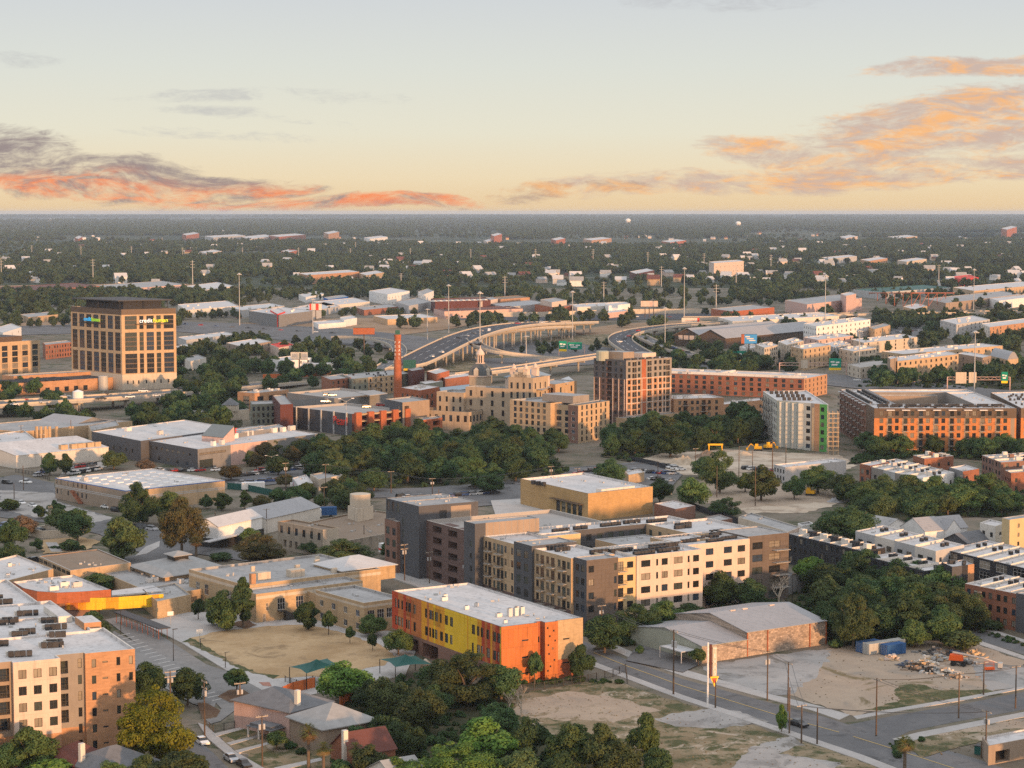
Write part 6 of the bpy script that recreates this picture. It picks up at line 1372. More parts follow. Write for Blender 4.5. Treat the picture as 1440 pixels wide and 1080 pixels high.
for z in (25.3, 19.2, 12.9, 6.7): m = MB(); m.prism([v.pt(1, .1, .2), v.pt(1, wv - .1, .2), v.pt(1, wv - .1, .01), v.pt(1, .1, .01)], z, z + .3); B.part('string_course', m, 'cream')
B.box_part('penthouse', f.rect(6, 14, 8, 20), 34, 38.5, 'taupe', 'roofgrey'); B.box_part('penthouse', f.rect(18, 28, 6, 16), 34, 37.5, 'cream', 'roofgrey'); m = MB(); x, y = f.pt(1, 18); m.lathe(x, y, [(3.2, 34), (3.2, 38.8), (2.8, 39)], 14); B.part('tank', m, 'sage')
for k in range(16): B.ac(*f.pt(3 + k * 1.8, 3.2 + (k % 3)), 34, f.rz, 'acdark', (1.2, 1.2, 1.5))
B.vol(f.rect(-7, wv, -5, 0), 6.5, ['tan'], roof='roofgrey'); B.finish()
# brick apartments to the right of the tower
f = Fr((1130.6, 532.7), (1164, 526), 12); q = f.rect(0, 40, 0, 112)
B = Bld('brick_apartments', 'long red brick apartment building with white roof and sunlit orange end', 'apartment building', mid(q)); v = B.vol(q, 12, ['redbrick'], roof='roofwhite', cope='offwhite'); v.zone(1, 0, 50, 0, 12, 'orangebrick'); v.grid(0, 22, 4, 2.2, 2.0, .6, 2.9); v.grid(1, 6, 4, 1.6, 1.8, .6, 2.9)
B.box_part('parapet', f.rect(8, 10, 2, 110), 11.4, 13, 'offwhite', 'roofwhite'); B.box_part('parapet', f.rect(10, 36, 58, 60), 11.4, 12.8, 'offwhite', 'roofwhite'); B.scatter_ac(v, 22, 'aclight', 1.4, 2.6); B.finish()
f = Fr((948, 561), (1018, 559), 13.5); l = math.dist(P(948, 561, 13.5), P(1018, 559, 13.5))
B = Bld('brick_apartments', 'salmon brick apartments with stacked balconies above the dark trees', 'apartment building', f.pt(0, 0)); v = B.vol(f.rect(0, l, 0, 22), 13.5, ['orangebrick'], roof='roofwhite', cope='pink'); v.mats[0] = 'orangebrick'
for r in range(4):
    z = .8 + r * 3.2
    for u in (2.4, 9.4, 12.4, 19, 23): v.hole(1, u, u + 1.5, z, z + 1.9)
    for u in (5.2, 15.4): v.hole(1, u, u + 2.2, z - .5, z + 2, 'balc', m='redbrick')
B.balconies(v, 1, [6.3, 16.5], [z_ for z_ in (3.5, 6.7, 9.9)], 4, 1.2); B.scatter_ac(v, 8, 'aclight', 1.2, 2); v.grid(2, 2, 4, 1.4, 1.8, .8, 3.2); B.finish()
B, v = simple('brick_apartments', 'lower red brick wing behind the salmon apartments', 'apartment building', quad((1012, 566), (1016, 569), (1074, 562), 9), 9, 'redbrick', 'roofwhite'); v.zone(1, 0, 60, 0, 9, 'orangebrick'); v.grid(1, 6, 2, 1.6, 1.8, 1.5, 3.3); B.scatter_ac(v, 6); B.finish()
# ------------------------------------------------------------------ right side
# building under construction
q = [P(1073, 550, 22), P(1092.7, 563, 22), P(1165, 569, 22), P(1134, 549, 22)]
B = Bld('unfinished_building', 'pale stucco building under construction with bright green sheathing and scaffold', 'apartment building', mid(q)); v = B.vol(q, 22, ['stucco'], roof='roofwhite', cope='white')
for r in range(6):
    z = 1 + r * 3.5
    v.hole(1, 17.2, 19.6, z, z + 2); v.hole(1, 25.6, 27.6, z, z + 2)
v.zone(1, 0, 13, 0, 22, 'sage'); v.zone(1, 19.9, 22, 0, 22, 'warmgrey'); v.zone(1, 22, 25, 0, 22, 'orangebrick'); v.zone(1, 25, 29.3, 0, 22, 'green'); v.zone(1, 20.6, 21.8, 0, 20, 'ply')
for k in range(4): m = MB(); b0 = 1 + k * 3.7; m.prism([v.pt(1, b0, .02), v.pt(1, b0 + 1.7, 1.5), v.pt(1, b0 + 3.5, .02)][::1], .2, 21.5); B.part('bay', m, 'stucco')
for r in range(6): v.grid(0, 9, 1, 2.6, 2.2, .6 + r * 3.5, 1, kind='win')
for r in range(1, 7): B.balconies(v, 0, [4 + k * 7 for k in range(5)], [r * 3.5 - 2.9], 5, 1.6)
for k in range(18): B.ac(*P(1085 + (k % 6) * 7 + (k // 6) * 9, 552 + (k // 6) * 4.5, 22), 21.3, .2, 'acdark', (1.5, 1.2, 1.4))
B.finish()
x, y = P(1171, 640); g = Grp('scaffold', 'tan scaffold stair tower at the end of the unfinished building', 'scaffold', (x, y)); m = MB()
for i in (-1, 0, 1):
    for j in (-1, 1): m.tube((x + i * 2.2, y + j * 2, 0), (x + i * 2.2, y + j * 2, 20), .12, .12, 5)
g.part('frame', m, 'ply'); m = MB()
for k in range(1, 10): m.box(x, y, k * 2.1, 5, 4.2, .2)
g.part('deck', m, 'ply')
# charcoal and orange apartment block
f = Fr((1229.6, 574), (1432.7, 574), 21); h = 21
B = Bld('orange_apartments', 'wide apartment block with vivid orange brick bays and charcoal top floor', 'apartment building', f.pt(0, 0))
v = B.vol(f.rect(0, 64.7, 0, 22), h, ['vividbrick'], roof='roofwhite', cope='framedark'); v.zone(1, 0, 70, 16.4, h, 'bronze'); v.zone(0, 0, 120, 0, h, 'bronze')
v.mats[0] = 'vividbrick'
for k in range(9):
    u = 2.4 + k * 7.05; v.zone(1, u + 3.3, u + 5.1, 0, 16.4, 'taupe')
    for r in range(6): z = .8 + r * 3.35; v.hole(1, u, u + 1.7, z, z + 2.1)
for k in range(8):
    u = 7.2 + k * 7.05
    if k % 1 == 0:
        for r in range(6): z = .5 + r * 3.35; v.hole(1, u - .9, u + .9, z, z + 2.4, 'win')
        B.balconies(v, 1, [u], [.4 + r * 3.35 for r in range(1, 6)], 2.6, 1.2)
    m = MB(); m.prism([v.pt(1, u - 1.8, 1.5), v.pt(1, u + 1.8, 1.5), v.pt(1, u + 1.8, .05), v.pt(1, u - 1.8, .05)], 20, 20.3); B.part('canopy', m, 'white')
v2 = B.vol(f.rect(0, 14, 22, 100), h, ['brownbrick'], roof='roofwhite', cope='framedark')
for r in range(6): v2.grid(0, 14, 1, 2.2, 2.0, .8 + r * 3.35, 1, kind='void', dep=.8)
for r in range(1, 6): B.balconies(v2, 0, [5 + k * 11 for k in range(7)], [.3 + r * 3.35], 5, 1.4)
for k in range(8): m = MB(); m.prism([v2.pt(0, 4 + k * 10, 1.6), v2.pt(0, 8 + k * 10, 1.6), v2.pt(0, 8 + k * 10, .05), v2.pt(0, 4 + k * 10, .05)], 20.2, 20.5); B.part('canopy', m, 'lightgrey')
B.vol(f.rect(14, 64.7, 84, 100), h, ['warmgrey'], roof='roofwhite'); B.vol(f.rect(50, 64.7, 22, 84), h, ['warmgrey'], roof='roofwhite'); B.vol(f.rect(20, 40, 30, 70), h - 5, ['midgrey'], roof='roofsilver', par=.1); B.vol(f.rect(16, 44, 74, 82), h - 1, ['taupe'], roof='roofgrey')
for b, a, n in [(3 + k * 6, 8 + (k % 2) * 3, 5) for k in range(10)]: B.ac_row(f.pt(b, a), f.pt(b + 5, a), n, h - .7, 'acdark', (.9, .9, 1.0))
for b in (3, 11): B.ac_row(f.pt(b, 26), f.pt(b, 96), 40, h - .7, 'acdark', (1.3, 1.3, 1.2))
for k in range(9): B.ac_row(f.pt(4 + k * 6.6, 15), f.pt(9 + k * 6.6, 15.6), 4, h - .7, 'acdark', (1.3, 1.3, 1.2)); B.box_part('roof_panel', f.rect(3 + k * 6.6, 8 + k * 6.6, 3.2, 5.6), h - .5, h - .2, 'roofsilver')
for k in range(8): B.ac_row(f.pt(8, 24 + k * 9), f.pt(8, 30 + k * 9), 5, h - .7, 'acdark', (.9, .9, 1.0))
B.finish()
B, v = simple('orange_apartments', 'second orange and charcoal block cut by the right edge', 'apartment building', quad((1393, 552), (1436, 574), (1500, 572), 20), 20, 'vividbrick', 'roofwhite', 'framedark'); v.zone(0, 0, 99, 0, 20, 'bronze'); v.zone(1, 0, 99, 15.5, 20, 'bronze'); v.grid(1, 5, 6, 1.8, 2, .8, 3.3); v.grid(0, 6, 3, 1.8, 2, 8, 3.3); B.scatter_ac(v, 20, 'acdark', 1, 1.4); B.finish()
# townhouse rows
def rowhouses(name, label, L, F, R, h, wall, n, alt=None, roof='roofwhite', doors=False, big=False, endwall=None, stack=True, **kw):
    q = quad(L, F, R, h); B = Bld(name, label, 'townhouses', mid(q), **kw); v = B.vol(q, h, [wall], roof=roof, par=.6, cope='offwhite' if alt != 'x' else 'framedark'); l = v.L(0); d = v.L(1)
    if endwall: v.zone(1, 0, d, 0, h, endwall)
    for k in range(n):
        u = l * k / n; w = l / n
        if alt and alt != 'x' and k % 2: v.zone(0, u, u + w, 0, h, alt)
        for r in range(max(1, int(h / 3.1))):
            z = .9 + r * 3.1
            if big: v.hole(0, u + w * .18, u + w * .82, z, z + 2.3, mull=2)
            else: v.hole(0, u + w * .15, u + w * .4, z, z + 1.7); v.hole(0, u + w * .6, u + w * .85, z, z + 1.7)
        p = v.pt(0, u + w * .5); nx = (q[2][0] - q[1][0]) / d, (q[2][1] - q[1][1]) / d
        if stack: m = MB(); m.box(p[0] + nx[0] * d * .45, p[1] + nx[1] * d * .45, h - .6, 1.8, 1.8, 2.0, v.ang(0)); B.part('stair_head', m, wall if k % 2 else 'offwhite')
        for j in range(2): B.ac(p[0] + nx[0] * d * (.6 + .15 * j), p[1] + nx[1] * d * (.6 + .15 * j), h - .6, v.ang(0), 'acdark', (1.0, 1.0, 1.0))
        m = MB(); a = v.pt(0, u + .1); m.prism([(a[0], a[1]), v.pt(0, u + .35), (v.pt(0, u + .35)[0] + nx[0] * d, v.pt(0, u + .35)[1] + nx[1] * d), (a[0] + nx[0] * d, a[1] + nx[1] * d)], h - .5, h + .35)
        if k: B.part('party_wall', m, 'offwhite')
    v.grid(1, max(1, int(d / 5)), max(1, int(h / 3.1)), 1.4, 1.6, 1, 3.1); B.finish(); return B, v
rowhouses('brick_townhouses', 'orange brown brick townhouse row with tall dark windows at the right edge', (1357, 820.5), (1486, 846), (1540, 832), 10, 'redbrick', 6, stack=False)
B, v = simple('brick_townhouses', 'charcoal end house of the brick townhouse row', 'townhouses', quad((1429, 834), (1470, 842), (1530, 830), 10.3), 10.3, 'darkgrey', 'roofwhite'); B.root['label'] = 'dark charcoal bay in the middle of the brick townhouse row'; B.finish()
rowhouses('dark_townhouses', 'long charcoal clad townhouse row with white roof right of the cream complex', (1108, 750.5), (1213, 775), (1245, 770), 9.5, 'charcoal', 7, alt='x')
rowhouses('dark_townhouses', 'charcoal townhouse row rising behind the big tree clump', (1216, 782), (1300, 803), (1345, 797), 9.5, 'charcoal', 4, alt='x', stack=False)
rowhouses('white_topped_townhouses', 'pale grey townhouse row with roof terraces behind the charcoal row', (1203, 746.5), (1316, 775), (1356, 766), 11, 'lightgrey', 4, alt='offwhite', stack=False)
rowhouses('black_townhouses', 'black townhouse row with big white framed windows and skylit white roofs', (1328, 773), (1470, 806), (1530, 790), 10, 'charcoal', 6, alt='x', big=True, frame='framewhite', stack=False)
B, v = simple('dark_townhouses', 'dark ribbed corner house with orange brick edge beside the tree clump', 'townhouses', quad((1324, 791), (1339, 797.5), (1370, 793), 12), 12, 'charcoal', 'roofwhite'); v.zone(1, 0, 4, 0, 12, 'darkgrey'); v.zone(1, 6.4, 12, 0, 12, 'orangebrick'); B.scatter_ac(v, 4, 'acdark', 1, 1.4); B.finish()
rowhouses('modern_townhouses', 'grey and white modern townhouse row with brick ends above the tree belt', (1211, 653), (1292, 673), (1342, 664), 8.5, 'lightgrey', 5, alt='warmgrey', endwall='white')
B, v = simple('modern_townhouses', 'brick end house with pale side at the right of the modern row', 'townhouses', quad((1335, 657), (1354, 663), (1377, 659), 9.5), 9.5, 'midgrey', 'roofwhite'); v.zone(1, 0, 20, 0, 9.5, 'redbrick'); v.grid(1, 2, 2, 1.4, 2, 2, 3.4); B.finish()
B, v = simple('modern_townhouses', 'brick front house at the left of the modern row', 'townhouses', quad((1209, 652), (1224, 655), (1250, 650), 9), 9, 'redbrick', 'roofwhite'); v.grid(0, 2, 2, 2, 2, 2, 3.2); B.finish()
rowhouses('modern_townhouses', 'low red brick row with chimneys behind the modern grey row', (1284, 640), (1300, 645), (1341, 641), 8, 'redbrick', 3)
rowhouses('modern_townhouses', 'dark brick townhouses at the right edge beside a street', (1381, 640), (1408, 650), (1470, 646), 9.5, 'brownbrick', 3)
rowhouses('modern_townhouses', 'brick and white townhouses cut by the right edge in front of the dark ones', (1413, 661), (1422, 665), (1480, 660), 8, 'redbrick', 2)
# gabled white houses
B, f = house('white_house', 'crisp white modern house with standing seam metal gables', (1326, 744), (1360, 741), 9, 6, 9.4, 'white', 'roofmetal', along=1); B.gable(f.rect(-9, -.1, -2, 11), 6, 9.6, 'white', 'roofmetal', along=1, over=.1); B.gable(f.rect(-1, 5, -3, 2), 6, 9.2, 'white', 'roofmetal', along=0, over=.1)
house('white_house', 'small white house with pale roof tucked under the dark tree', (1245, 742), (1278, 738), 10, 4, 6.4, 'white', 'roofgrey', along=0)
B, v = simple('white_house', 'white cubic house with dark windows beside the cream tower house', 'house', quad((1378, 735), (1400, 740), (1414, 735), 8.5), 8.5, 'offwhite', 'roofwhite'); v.grid(0, 2, 1, 1.5, 1.6, 4.6, 1); v.grid(1, 1, 1, 2, 1, 5, 1); B.finish()
B, v = simple('cream_house', 'tall cream stucco house with overhanging flat roof at the right edge', 'house', quad((1409, 728), (1420, 731), (1470, 724), 13), 13, 'cream', 'roofgrey', 'lightgrey', .2); v.mats[0] = 'sandpanel'; v.grid(1, 2, 4, 1, 1.3, 1.4, 2.9); B.finish()
house('small_house', 'low dark roofed house behind the white gabled house', (1360, 764), (1400, 758), 10, 3.5, 6, 'darkgrey', 'shinglegrey', along=1)
house('small_house', 'little grey clapboard bungalow with white windows under the trees', (1098, 822), (1132, 816), 9, 3.6, 6.2, 'midgrey', 'shinglegrey', along=0)
B, v = simple('pale_shop', 'pale stucco shop building behind the cream complex roof', 'shop', quad((1038, 727), (1108, 748), (1126, 741), 6), 6, 'palestone', 'roofgrey'); v.zone(1, 0, 12, 0, 6, 'cream'); B.finish()
B, v = simple('pale_shop', 'low white building with blue grey side among the lot trees', 'shop', quad((1088, 653), (1104, 657), (1190, 648), 7), 7, 'lightgrey', 'roofwhite'); v.grid(0, 4, 2, 1.2, 1.6, 1.4, 2.8); B.finish()
B, v = simple('pale_shop', 'small white block beside the dark round tree', 'shop', quad((1122, 736), (1128, 739), (1144, 736), 5), 5, 'white', 'roofgrey'); B.finish()
B, v = simple('low_annex', 'low white roofed annex right of the tan gym', 'annex', quad((920, 708), (950, 716), (978, 711), 4.5), 4.5, 'brownbrick', 'roofwhite'); B.finish()
B, v = simple('low_annex', 'flat roofed pavilion beside the annex and the mesh fence', 'annex', quad((990, 727), (1008, 733), (1030, 729), 5), 5, 'brownbrick', 'roofgrey'); B.finish()
B, v = simple('low_annex', 'small tan kiosk with white roof by the crowded car park', 'annex', quad((878, 663), (884, 668), (906, 664), 4), 4, 'tan', 'roofwhite'); B.finish()
B, v = simple('low_annex', 'tiny cream hut behind the tan gym roof', 'annex', quad((803, 669), (817, 674), (828, 670), 4), 4, 'cream', 'roofgrey'); B.finish()
# containers, lift, debris on the storage lot
def container(label, px, py, l, h, deg, m):
    x, y = P(px, py); g = Grp('shipping_container', label, 'shipping container', (x, y)); a = rad(deg); b = MB(); b.box(x, y, .15, l, 2.45, h, a); g.part('body', b, m)
    b = MB(); e = Vector((-math.cos(a), -math.sin(a), 0)) * (l / 2 + .03); s = Vector((-math.sin(a), math.cos(a), 0))
    for k in (-.85, -.3, .3, .85): q = Vector((x, y, 0)) + e + s * k; b.box(q.x, q.y, .4, .05, .06, h - .4, a)
    g.part('door_bar', b, 'galv'); b = MB()
    for i in (-1, 1):
        for j in (-1, 1): b.box(x + math.cos(a) * l * .48 * i - math.sin(a) * 1.15 * j, y + math.sin(a) * l * .48 * i + math.cos(a) * 1.15 * j, 0, .3, .2, h + .22, a)
    g.part('corner_post', b, m)
container('blue shipping container at the left behind the grey one', 1221, 916, 6.1, 2.6, 32, 'containerblue'); container('long grey shipping container between the two blue ones', 1243, 917, 12, 2.7, 32, 'containergrey'); container('blue shipping container in front of the grey one', 1256, 920, 6.1, 2.6, 32, 'containerblue')
x, y = P(1348, 936); g = Grp('boom_lift', 'orange boom lift with long cream arm on the storage lot', 'boom lift', (x, y)); a = rad(-18); ca, sa = math.cos(a), math.sin(a)
m = MB(); m.box(x, y, .9, 3.6, 2.2, .5, a); g.part('chassis', m, 'framedark'); m = MB(); m.box(x - .6 * ca, y - .6 * sa, 1.4, 3.4, 2.2, 1.3, a, 0, .86); g.part('turret', m, 'boomorange')
for i in (-1, 1):
    for j in (-1, 1): m = MB(); wx_, wy = x + 1.3 * i * ca - 1.1 * j * sa, y + 1.3 * i * sa + 1.1 * j * ca; m.tube((wx_ + .2 * sa, wy - .2 * ca, .6), (wx_ - .2 * sa, wy + .2 * ca, .6), .6, .6, 10); g.part('wheel', m, 'tyre')
m = MB(); m.tube((x - 1.5 * ca, y - 1.5 * sa, 3.2), (x + 6 * ca, y + 6 * sa, 2.2), .3, .24, 6); m.tube((x + 6 * ca, y + 6 * sa, 2.2), (x + 9.5 * ca, y + 9.5 * sa, 1.2), .2, .16, 6); g.part('boom', m, 'cream'); m = MB(); m.box(x + 9.9 * ca, y + 9.9 * sa, .3, 1.0, 1.8, 1.1, a); g.part('basket', m, 'galv')
x, y = P(1391, 943); g = Grp('scissor_lift', 'small orange lift basket parked beside the boom lift', 'lift', (x, y)); m = MB(); m.box(x, y, .3, 2.4, 1.2, .5, .2); g.part('base', m, 'boomorange'); m = MB()
for i in (-1, 1):
    for j in (-1, 1): m.box(x + i * 1.1, y + j * .55, .8, .06, .06, 1.4, .2)
    m.box(x, y + i * .55, 2.1, 2.3, .06, .06, .0); m.box(x, y + i * .55, 1.5, 2.3, .06, .06, .0)
g.part('rail', m, 'boomorange')
r2 = random.Random(4)
for k, (px, py, sc, lab) in enumerate([(1300, 934, 5, 'biggest heap of broken pallets and boards on the storage lot'), (1318, 930, 4, 'plywood and timber heap right of the biggest heap'), (1285, 942, 4, 'dark heap of tarps and boxes in front of the timber'), (1330, 948, 4, 'heap of pale scrap in front of the boom lift'), (1315, 920, 4.5, 'heap of grey sheeting near the trees'), (1372, 923, 5, 'scattered brown boards behind the boom lift'), (1255, 928, 3, 'flat pile of pale planks below the containers'), (1345, 953, 3.4, 'low row of scrap metal on the lot edge'), (1362, 934, 3, 'grey scrap under the boom lift arm'), (1275, 937, 3, 'blue grey crates beside the timber heap'), (1340, 921, 3.4, 'dark tarp covered stack near the shrubs'), (1310, 945, 3.6, 'black drums and bins in front of the timber')]):
    x, y = P(px, py); g = Grp('debris_heap', lab, 'debris heap', (x, y), 'debris heaps on the storage lot'); ms = [MB(), MB()]
    for j in range(46):
        a, d = r2.uniform(0, 6.28), abs(r2.gauss(0, .5)) * sc; zz = max(0, (sc * .42 - d * .5)) * r2.random()
        ms[j % 2].box(x + d * math.cos(a), y + d * math.sin(a) * .7, zz, r2.uniform(.4, 1.9), r2.uniform(.12, .8), r2.uniform(.06, .55), r2.uniform(0, 3.1))
    cs = [('ply', 'offwhite'), ('ply', 'galv'), ('framedark', 'taupe'), ('offwhite', 'taupe'), ('roofdark', 'midgrey'), ('ply', 'taupe'), ('cream', 'ply'), ('galv', 'taupe'), ('galv', 'midgrey'), ('tarp', 'midgrey'), ('charcoal', 'tarp'), ('framedark', 'galv')][k]
    g.part('pile', ms[0], cs[0]); g.part('boards', ms[1], cs[1])
x, y = P(1349, 932); x, y = P(1389, 1056); g = Grp('bin', 'dark green dumpster at the kerb by the corner shop', 'dumpster', P(1387, 1062)); x, y = P(1387, 1062); m = MB(); m.box(x, y, .1, 4.4, 1.9, 1.7, -.6); g.part('body', m, 'teal'); m = MB(); m.box(x, y, 1.8, 4.5, 2.0, .12, -.6); g.part('lid', m, 'framedark')
# tall sign on the street
x, y = P(995, 995); g = Grp('pole_sign', 'tall white pole sign with vertical letters and yellow arrow', 'sign', (x, y)); zt = hgt(902, 995); m = MB(); m.tube((x, y, 0), (x, y, zt), .21, .18, 8); g.part('pole', m, 'white'); k = mpp(995)
m = MB(); m.box(x + .6, y, zt - 8, .5, .3, 7.6, .3); g.part('panel', m, 'maroon'); m = MB(); m.box(x + 1.5, y + .25, zt - 7.6, 1.0, .25, 6.6, .3); g.part('panel', m, 'palestone')
for j, ch in enumerate('TEXAS'): lettering(ch, 1.35, 'white', (x + 1.54, y + .08, zt - 2.2 - j * 1.3), .3, g.root, g.o, .06)
m = MB()
for w, z0, mi, o in ((2.1, zt - 7.7, 0, 0), (1.3, zt - 8.0, 1, -.2)):
    hh = 2.3 if mi == 0 else 1.2; c = [(x + 1.5 + k * w / 2 * .955, y + .25 + k * w / 2 * .295) for k in (-1, 0, 1)]
    for d in (-.14 + o, .14): m.face([(c[0][0], c[0][1] + d, z0), (c[1][0], c[1][1] + d, z0 - hh), (c[2][0], c[2][1] + d, z0)], mi)
g.part('arrow', m, [emat('arrowyellow', (.9, .5, .02), .25), emat('arrowred', (.7, .05, .02), .2)])
# diggers on the construction lot
def digger(label, px, py, deg, col='diggeryellow'):
    x, y = P(px, py); g = Grp('excavator', label, 'excavator', (x, y)); a = rad(deg); c, s = math.cos(a), math.sin(a)
    for j in (-1, 1): m = MB(); m.box(x - j * 1.1 * s, y + j * 1.1 * c, 0, 3.8, .6, .9, a, 0, .9); g.part('track', m, 'framedark')
    m = MB(); m.box(x, y, .9, 3.4, 2.6, 1.2, a); m.box(x + .6 * c - .7 * s, y + .6 * s + .7 * c, 2.1, 1.4, 1.1, 1.2, a); g.part('body', m, col); m = MB(); m.tube((x + 1.4 * c, y + 1.4 * s, 1.8), (x + 3.4 * c, y + 3.4 * s, 3.2), .25, .2, 5); m.tube((x + 3.4 * c, y + 3.4 * s, 3.2), (x + 5 * c, y + 5 * s, 1), .2, .16, 5); m.box(x + 5 * c, y + 5 * s, .2, .9, 1.2, 1.1, a); g.part('arm', m, col)
digger('yellow excavator half hidden by trees beside the rubble', 1140, 697, 160); digger('yellow excavator in front of the unfinished building', 1080, 632, 30); digger('orange digger beside the heap at the lot edge', 1066, 634, 170)
x, y = P(1006, 634); g = Grp('site_gantry', 'yellow gantry frame over the spoil heap', 'gantry', (x, y)); m = MB(); m.box(x, y, 2.6, 7, 1.0, .7)
for k in (-3, 3): m.box(x + k, y, 0, .5, .9, 2.6)
g.part('frame', m, 'diggeryellow')
for px, py, w, h_, lab, mm in ((960, 652, 16, 4.5, 'long pale spoil heap on the bare lot', 'spoil'), (995, 643, 13, 3.8, 'brown spoil heap under the yellow gantry', 'spoilbrown'), (1045, 640, 9, 2.5, 'low spoil heap near the unfinished building', 'spoil'), (1175, 706, 7, 2.2, 'grey rubble heap right of the half hidden excavator', 'rubblegrey'), (1356, 902, 7, 3.4, 'small gravel heap under the trees by the street', 'spoilbrown')):
    mat('spoil', (.42, .34, .25), var=.3, sc=.6); mat('spoilbrown', (.24, .17, .12), var=.35, sc=.6); mat('rubblegrey', (.30, .30, .31), var=.4, sc=1)
    x, y = P(px, py); g = Grp('spoil_heap', lab, 'spoil heap', (x, y)); m = MB(); n = 14
    def zz(i, j): d = math.hypot(i - n / 2, j - n / 2) / (n / 2); return max(-.1, h_ * (1 - d ** 1.3) * (.7 + .6 * mnoise.noise((i * .5 + px, j * .5, 1))))
    for i in range(n):
        for j in range(n): m.face([(x + (a - n / 2) / n * w, y + (b - n / 2) / n * w * .8, zz(a, b)) for a, b in ((i, j), (i + 1, j), (i + 1, j + 1), (i, j + 1))])
    g.part('heap', m, mm)
# ------------------------------------------------------------------ beyond the freeway
FARB = []
def far(label, L, F, R, h, wall, roof='roofwhite', rows=0, cols=0, name='building', cat='building', side=None, ac=0, cope=None, **kw):
    q = quad(L, F, R, h); FARB.append((*mid(q)[:2], max(math.dist(q[0], q[2]), math.dist(q[1], q[3])) / 2)); B, v = simple(name, label, cat, q, h, wall, roof, cope, **kw)
    if side: v.zone(1, 0, 500, 0, h, side)
    if rows: v.grid(1, cols, rows, min(2.2, v.L(1) / cols * .5), 1.9, 1.2, (h - .8) / rows); v.grid(0, max(2, cols // 2), rows, min(2.0, v.L(0) / max(2, cols // 2) * .5), 1.8, 1.2, (h - .8) / rows)
    if ac: B.scatter_ac(v, ac, lo=1.5, hi=3)
    B.finish(); return B, v
far('grey self storage building with bright red corner blocks', (350, 437), (392, 443), (440, 437), 12, 'midgrey', ac=4); far('red block at the corner of the storage building', (380, 436), (390, 441.5), (401, 438), 13, 'redpaint'); far('grey and red storage wing by the freeway', (404, 434), (420, 440), (452, 435), 9, 'lightgrey')
far('long white depot behind the office tower', (250, 428), (262, 436), (335, 430), 8, 'offwhite', ac=4); far('white metal warehouse left of the storage building', (322, 432), (340, 436), (400, 430), 8, 'lightgrey', 'roofsilver'); far('white shed with arched windows beside the freeway', (440, 452), (448, 456), (486, 453), 5, 'white'); far('pale warehouse right of the red storage block', (418, 431), (440, 437), (478, 430), 7, 'lightgrey', 'roofsilver')
far('small white hip roofed cottage beside the office tower', (256, 503), (268, 508), (290, 503), 7, 'offwhite', 'shinglelight'); far('white two storey shop near the billboard', (378, 504), (398, 508), (438, 503), 8, 'white', rows=2, cols=4); far('white motel strip right of the billboard', (432, 510), (445, 513), (482, 509), 5, 'offwhite'); far('red roofed house behind the billboard', (380, 484), (392, 489), (414, 485), 7, 'cream', 'redpaint'); far('long white roofed block among trees left of the billboard', (318, 482), (338, 487), (382, 480), 8, 'taupe', rows=2, cols=5)
far('pale flat house left of the cottage', (246, 487), (252, 490), (268, 486), 6, 'taupe'); far('white long roof behind the trees by the tower', (250, 474), (262, 478), (330, 470), 6, 'lightgrey', 'roofwhite'); far('brick shop at the right of the billboard car park', (462, 528), (470, 531), (490, 528), 9, 'redbrick')
far('low white terrace apartments at the forest edge', (519, 409), (545, 414), (576, 409), 13, 'white', rows=2, cols=7); far('white gabled villa at the forest edge', (588, 410), (596, 414), (610, 409), 12, 'white', 'roofgrey', rows=2, cols=3)
B, v = far('long dark red saw roofed factory shed', (606, 420), (612, 424), (690, 422), 13, 'maroon', 'shinglered')
for k in range(10): m = MB(); x, y = v.pt(1, 3 + k * (v.L(1) - 6) / 9, -8); m.box(x, y, 12.6, 4.5, 10, 1.4, v.ang(1), 0, .5); B.part('roof_light', m, 'offwhite')
far('pale gabled hall right of the dark red factory', (668, 421), (676, 424), (700, 420), 12, 'cream', 'roofgrey', rows=1, cols=3); far('tan brick warehouse behind the factory', (690, 418), (704, 421), (745, 418), 11, 'orangebrick', 'roofbrown'); far('long pale pink wall building below the dark red roof', (610, 434), (625, 438), (735, 434), 8, 'pink', 'shinglered', rows=1, cols=16); far('grey metal roof shed beside the white warehouse', (690, 427), (712, 432), (770, 426), 8, 'lightgrey', 'roofmetal'); far('white cubic warehouse behind the flyover', (760, 421), (776, 425), (797, 422), 14, 'cream', 'roofgrey'); far('orange brick shed in front of the white cube', (752, 428), (786, 433), (806, 429), 9, 'terracotta', 'roofbrown'); far('long white warehouse by the freeway wall', (800, 428), (812, 432), (886, 428), 9, 'offwhite', ac=6); far('white box warehouse at the end of the row', (850, 427), (856, 430), (886, 427), 11, 'white'); far('low shop painted with pink and blue murals', (850, 437), (855, 440), (882, 437), 6, 'pink')
far('pale warehouse cluster left of the terrace apartments', (440, 424), (460, 430), (520, 424), 7, 'offwhite', ac=4); far('red brown shop row in the warehouse district', (500, 432), (512, 436), (560, 431), 6, 'redbrick', 'roofgrey'); far('tan and orange taqueria building by the dry field', (525, 444), (545, 449), (615, 446), 6, 'tan', 'roofwhite'); far('white walled yard building with dark doorway', (556, 424), (575, 430), (606, 424), 9, 'lightgrey', 'roofgrey'); far('small white building left of the round tree', (478, 446), (484, 450), (502, 447), 7, 'white')
far('long brown rail shed at the left', (0, 404), (30, 409), (140, 402), 7, 'redbrick', 'shinglered'); far('pale concrete loading roof in the rail yard', (120, 402), (150, 408), (262, 400), 6, 'pink', 'roofgrey'); far('white roof warehouse behind the office tower', (262, 402), (285, 408), (330, 402), 7, 'offwhite'); far('small tan building in the left trees', (28, 442), (40, 446), (82, 442), 6, 'tan', 'roofgrey'); far('white two storey building at the far left', (-10, 462), (4, 468), (30, 460), 10, 'white', rows=2, cols=3)
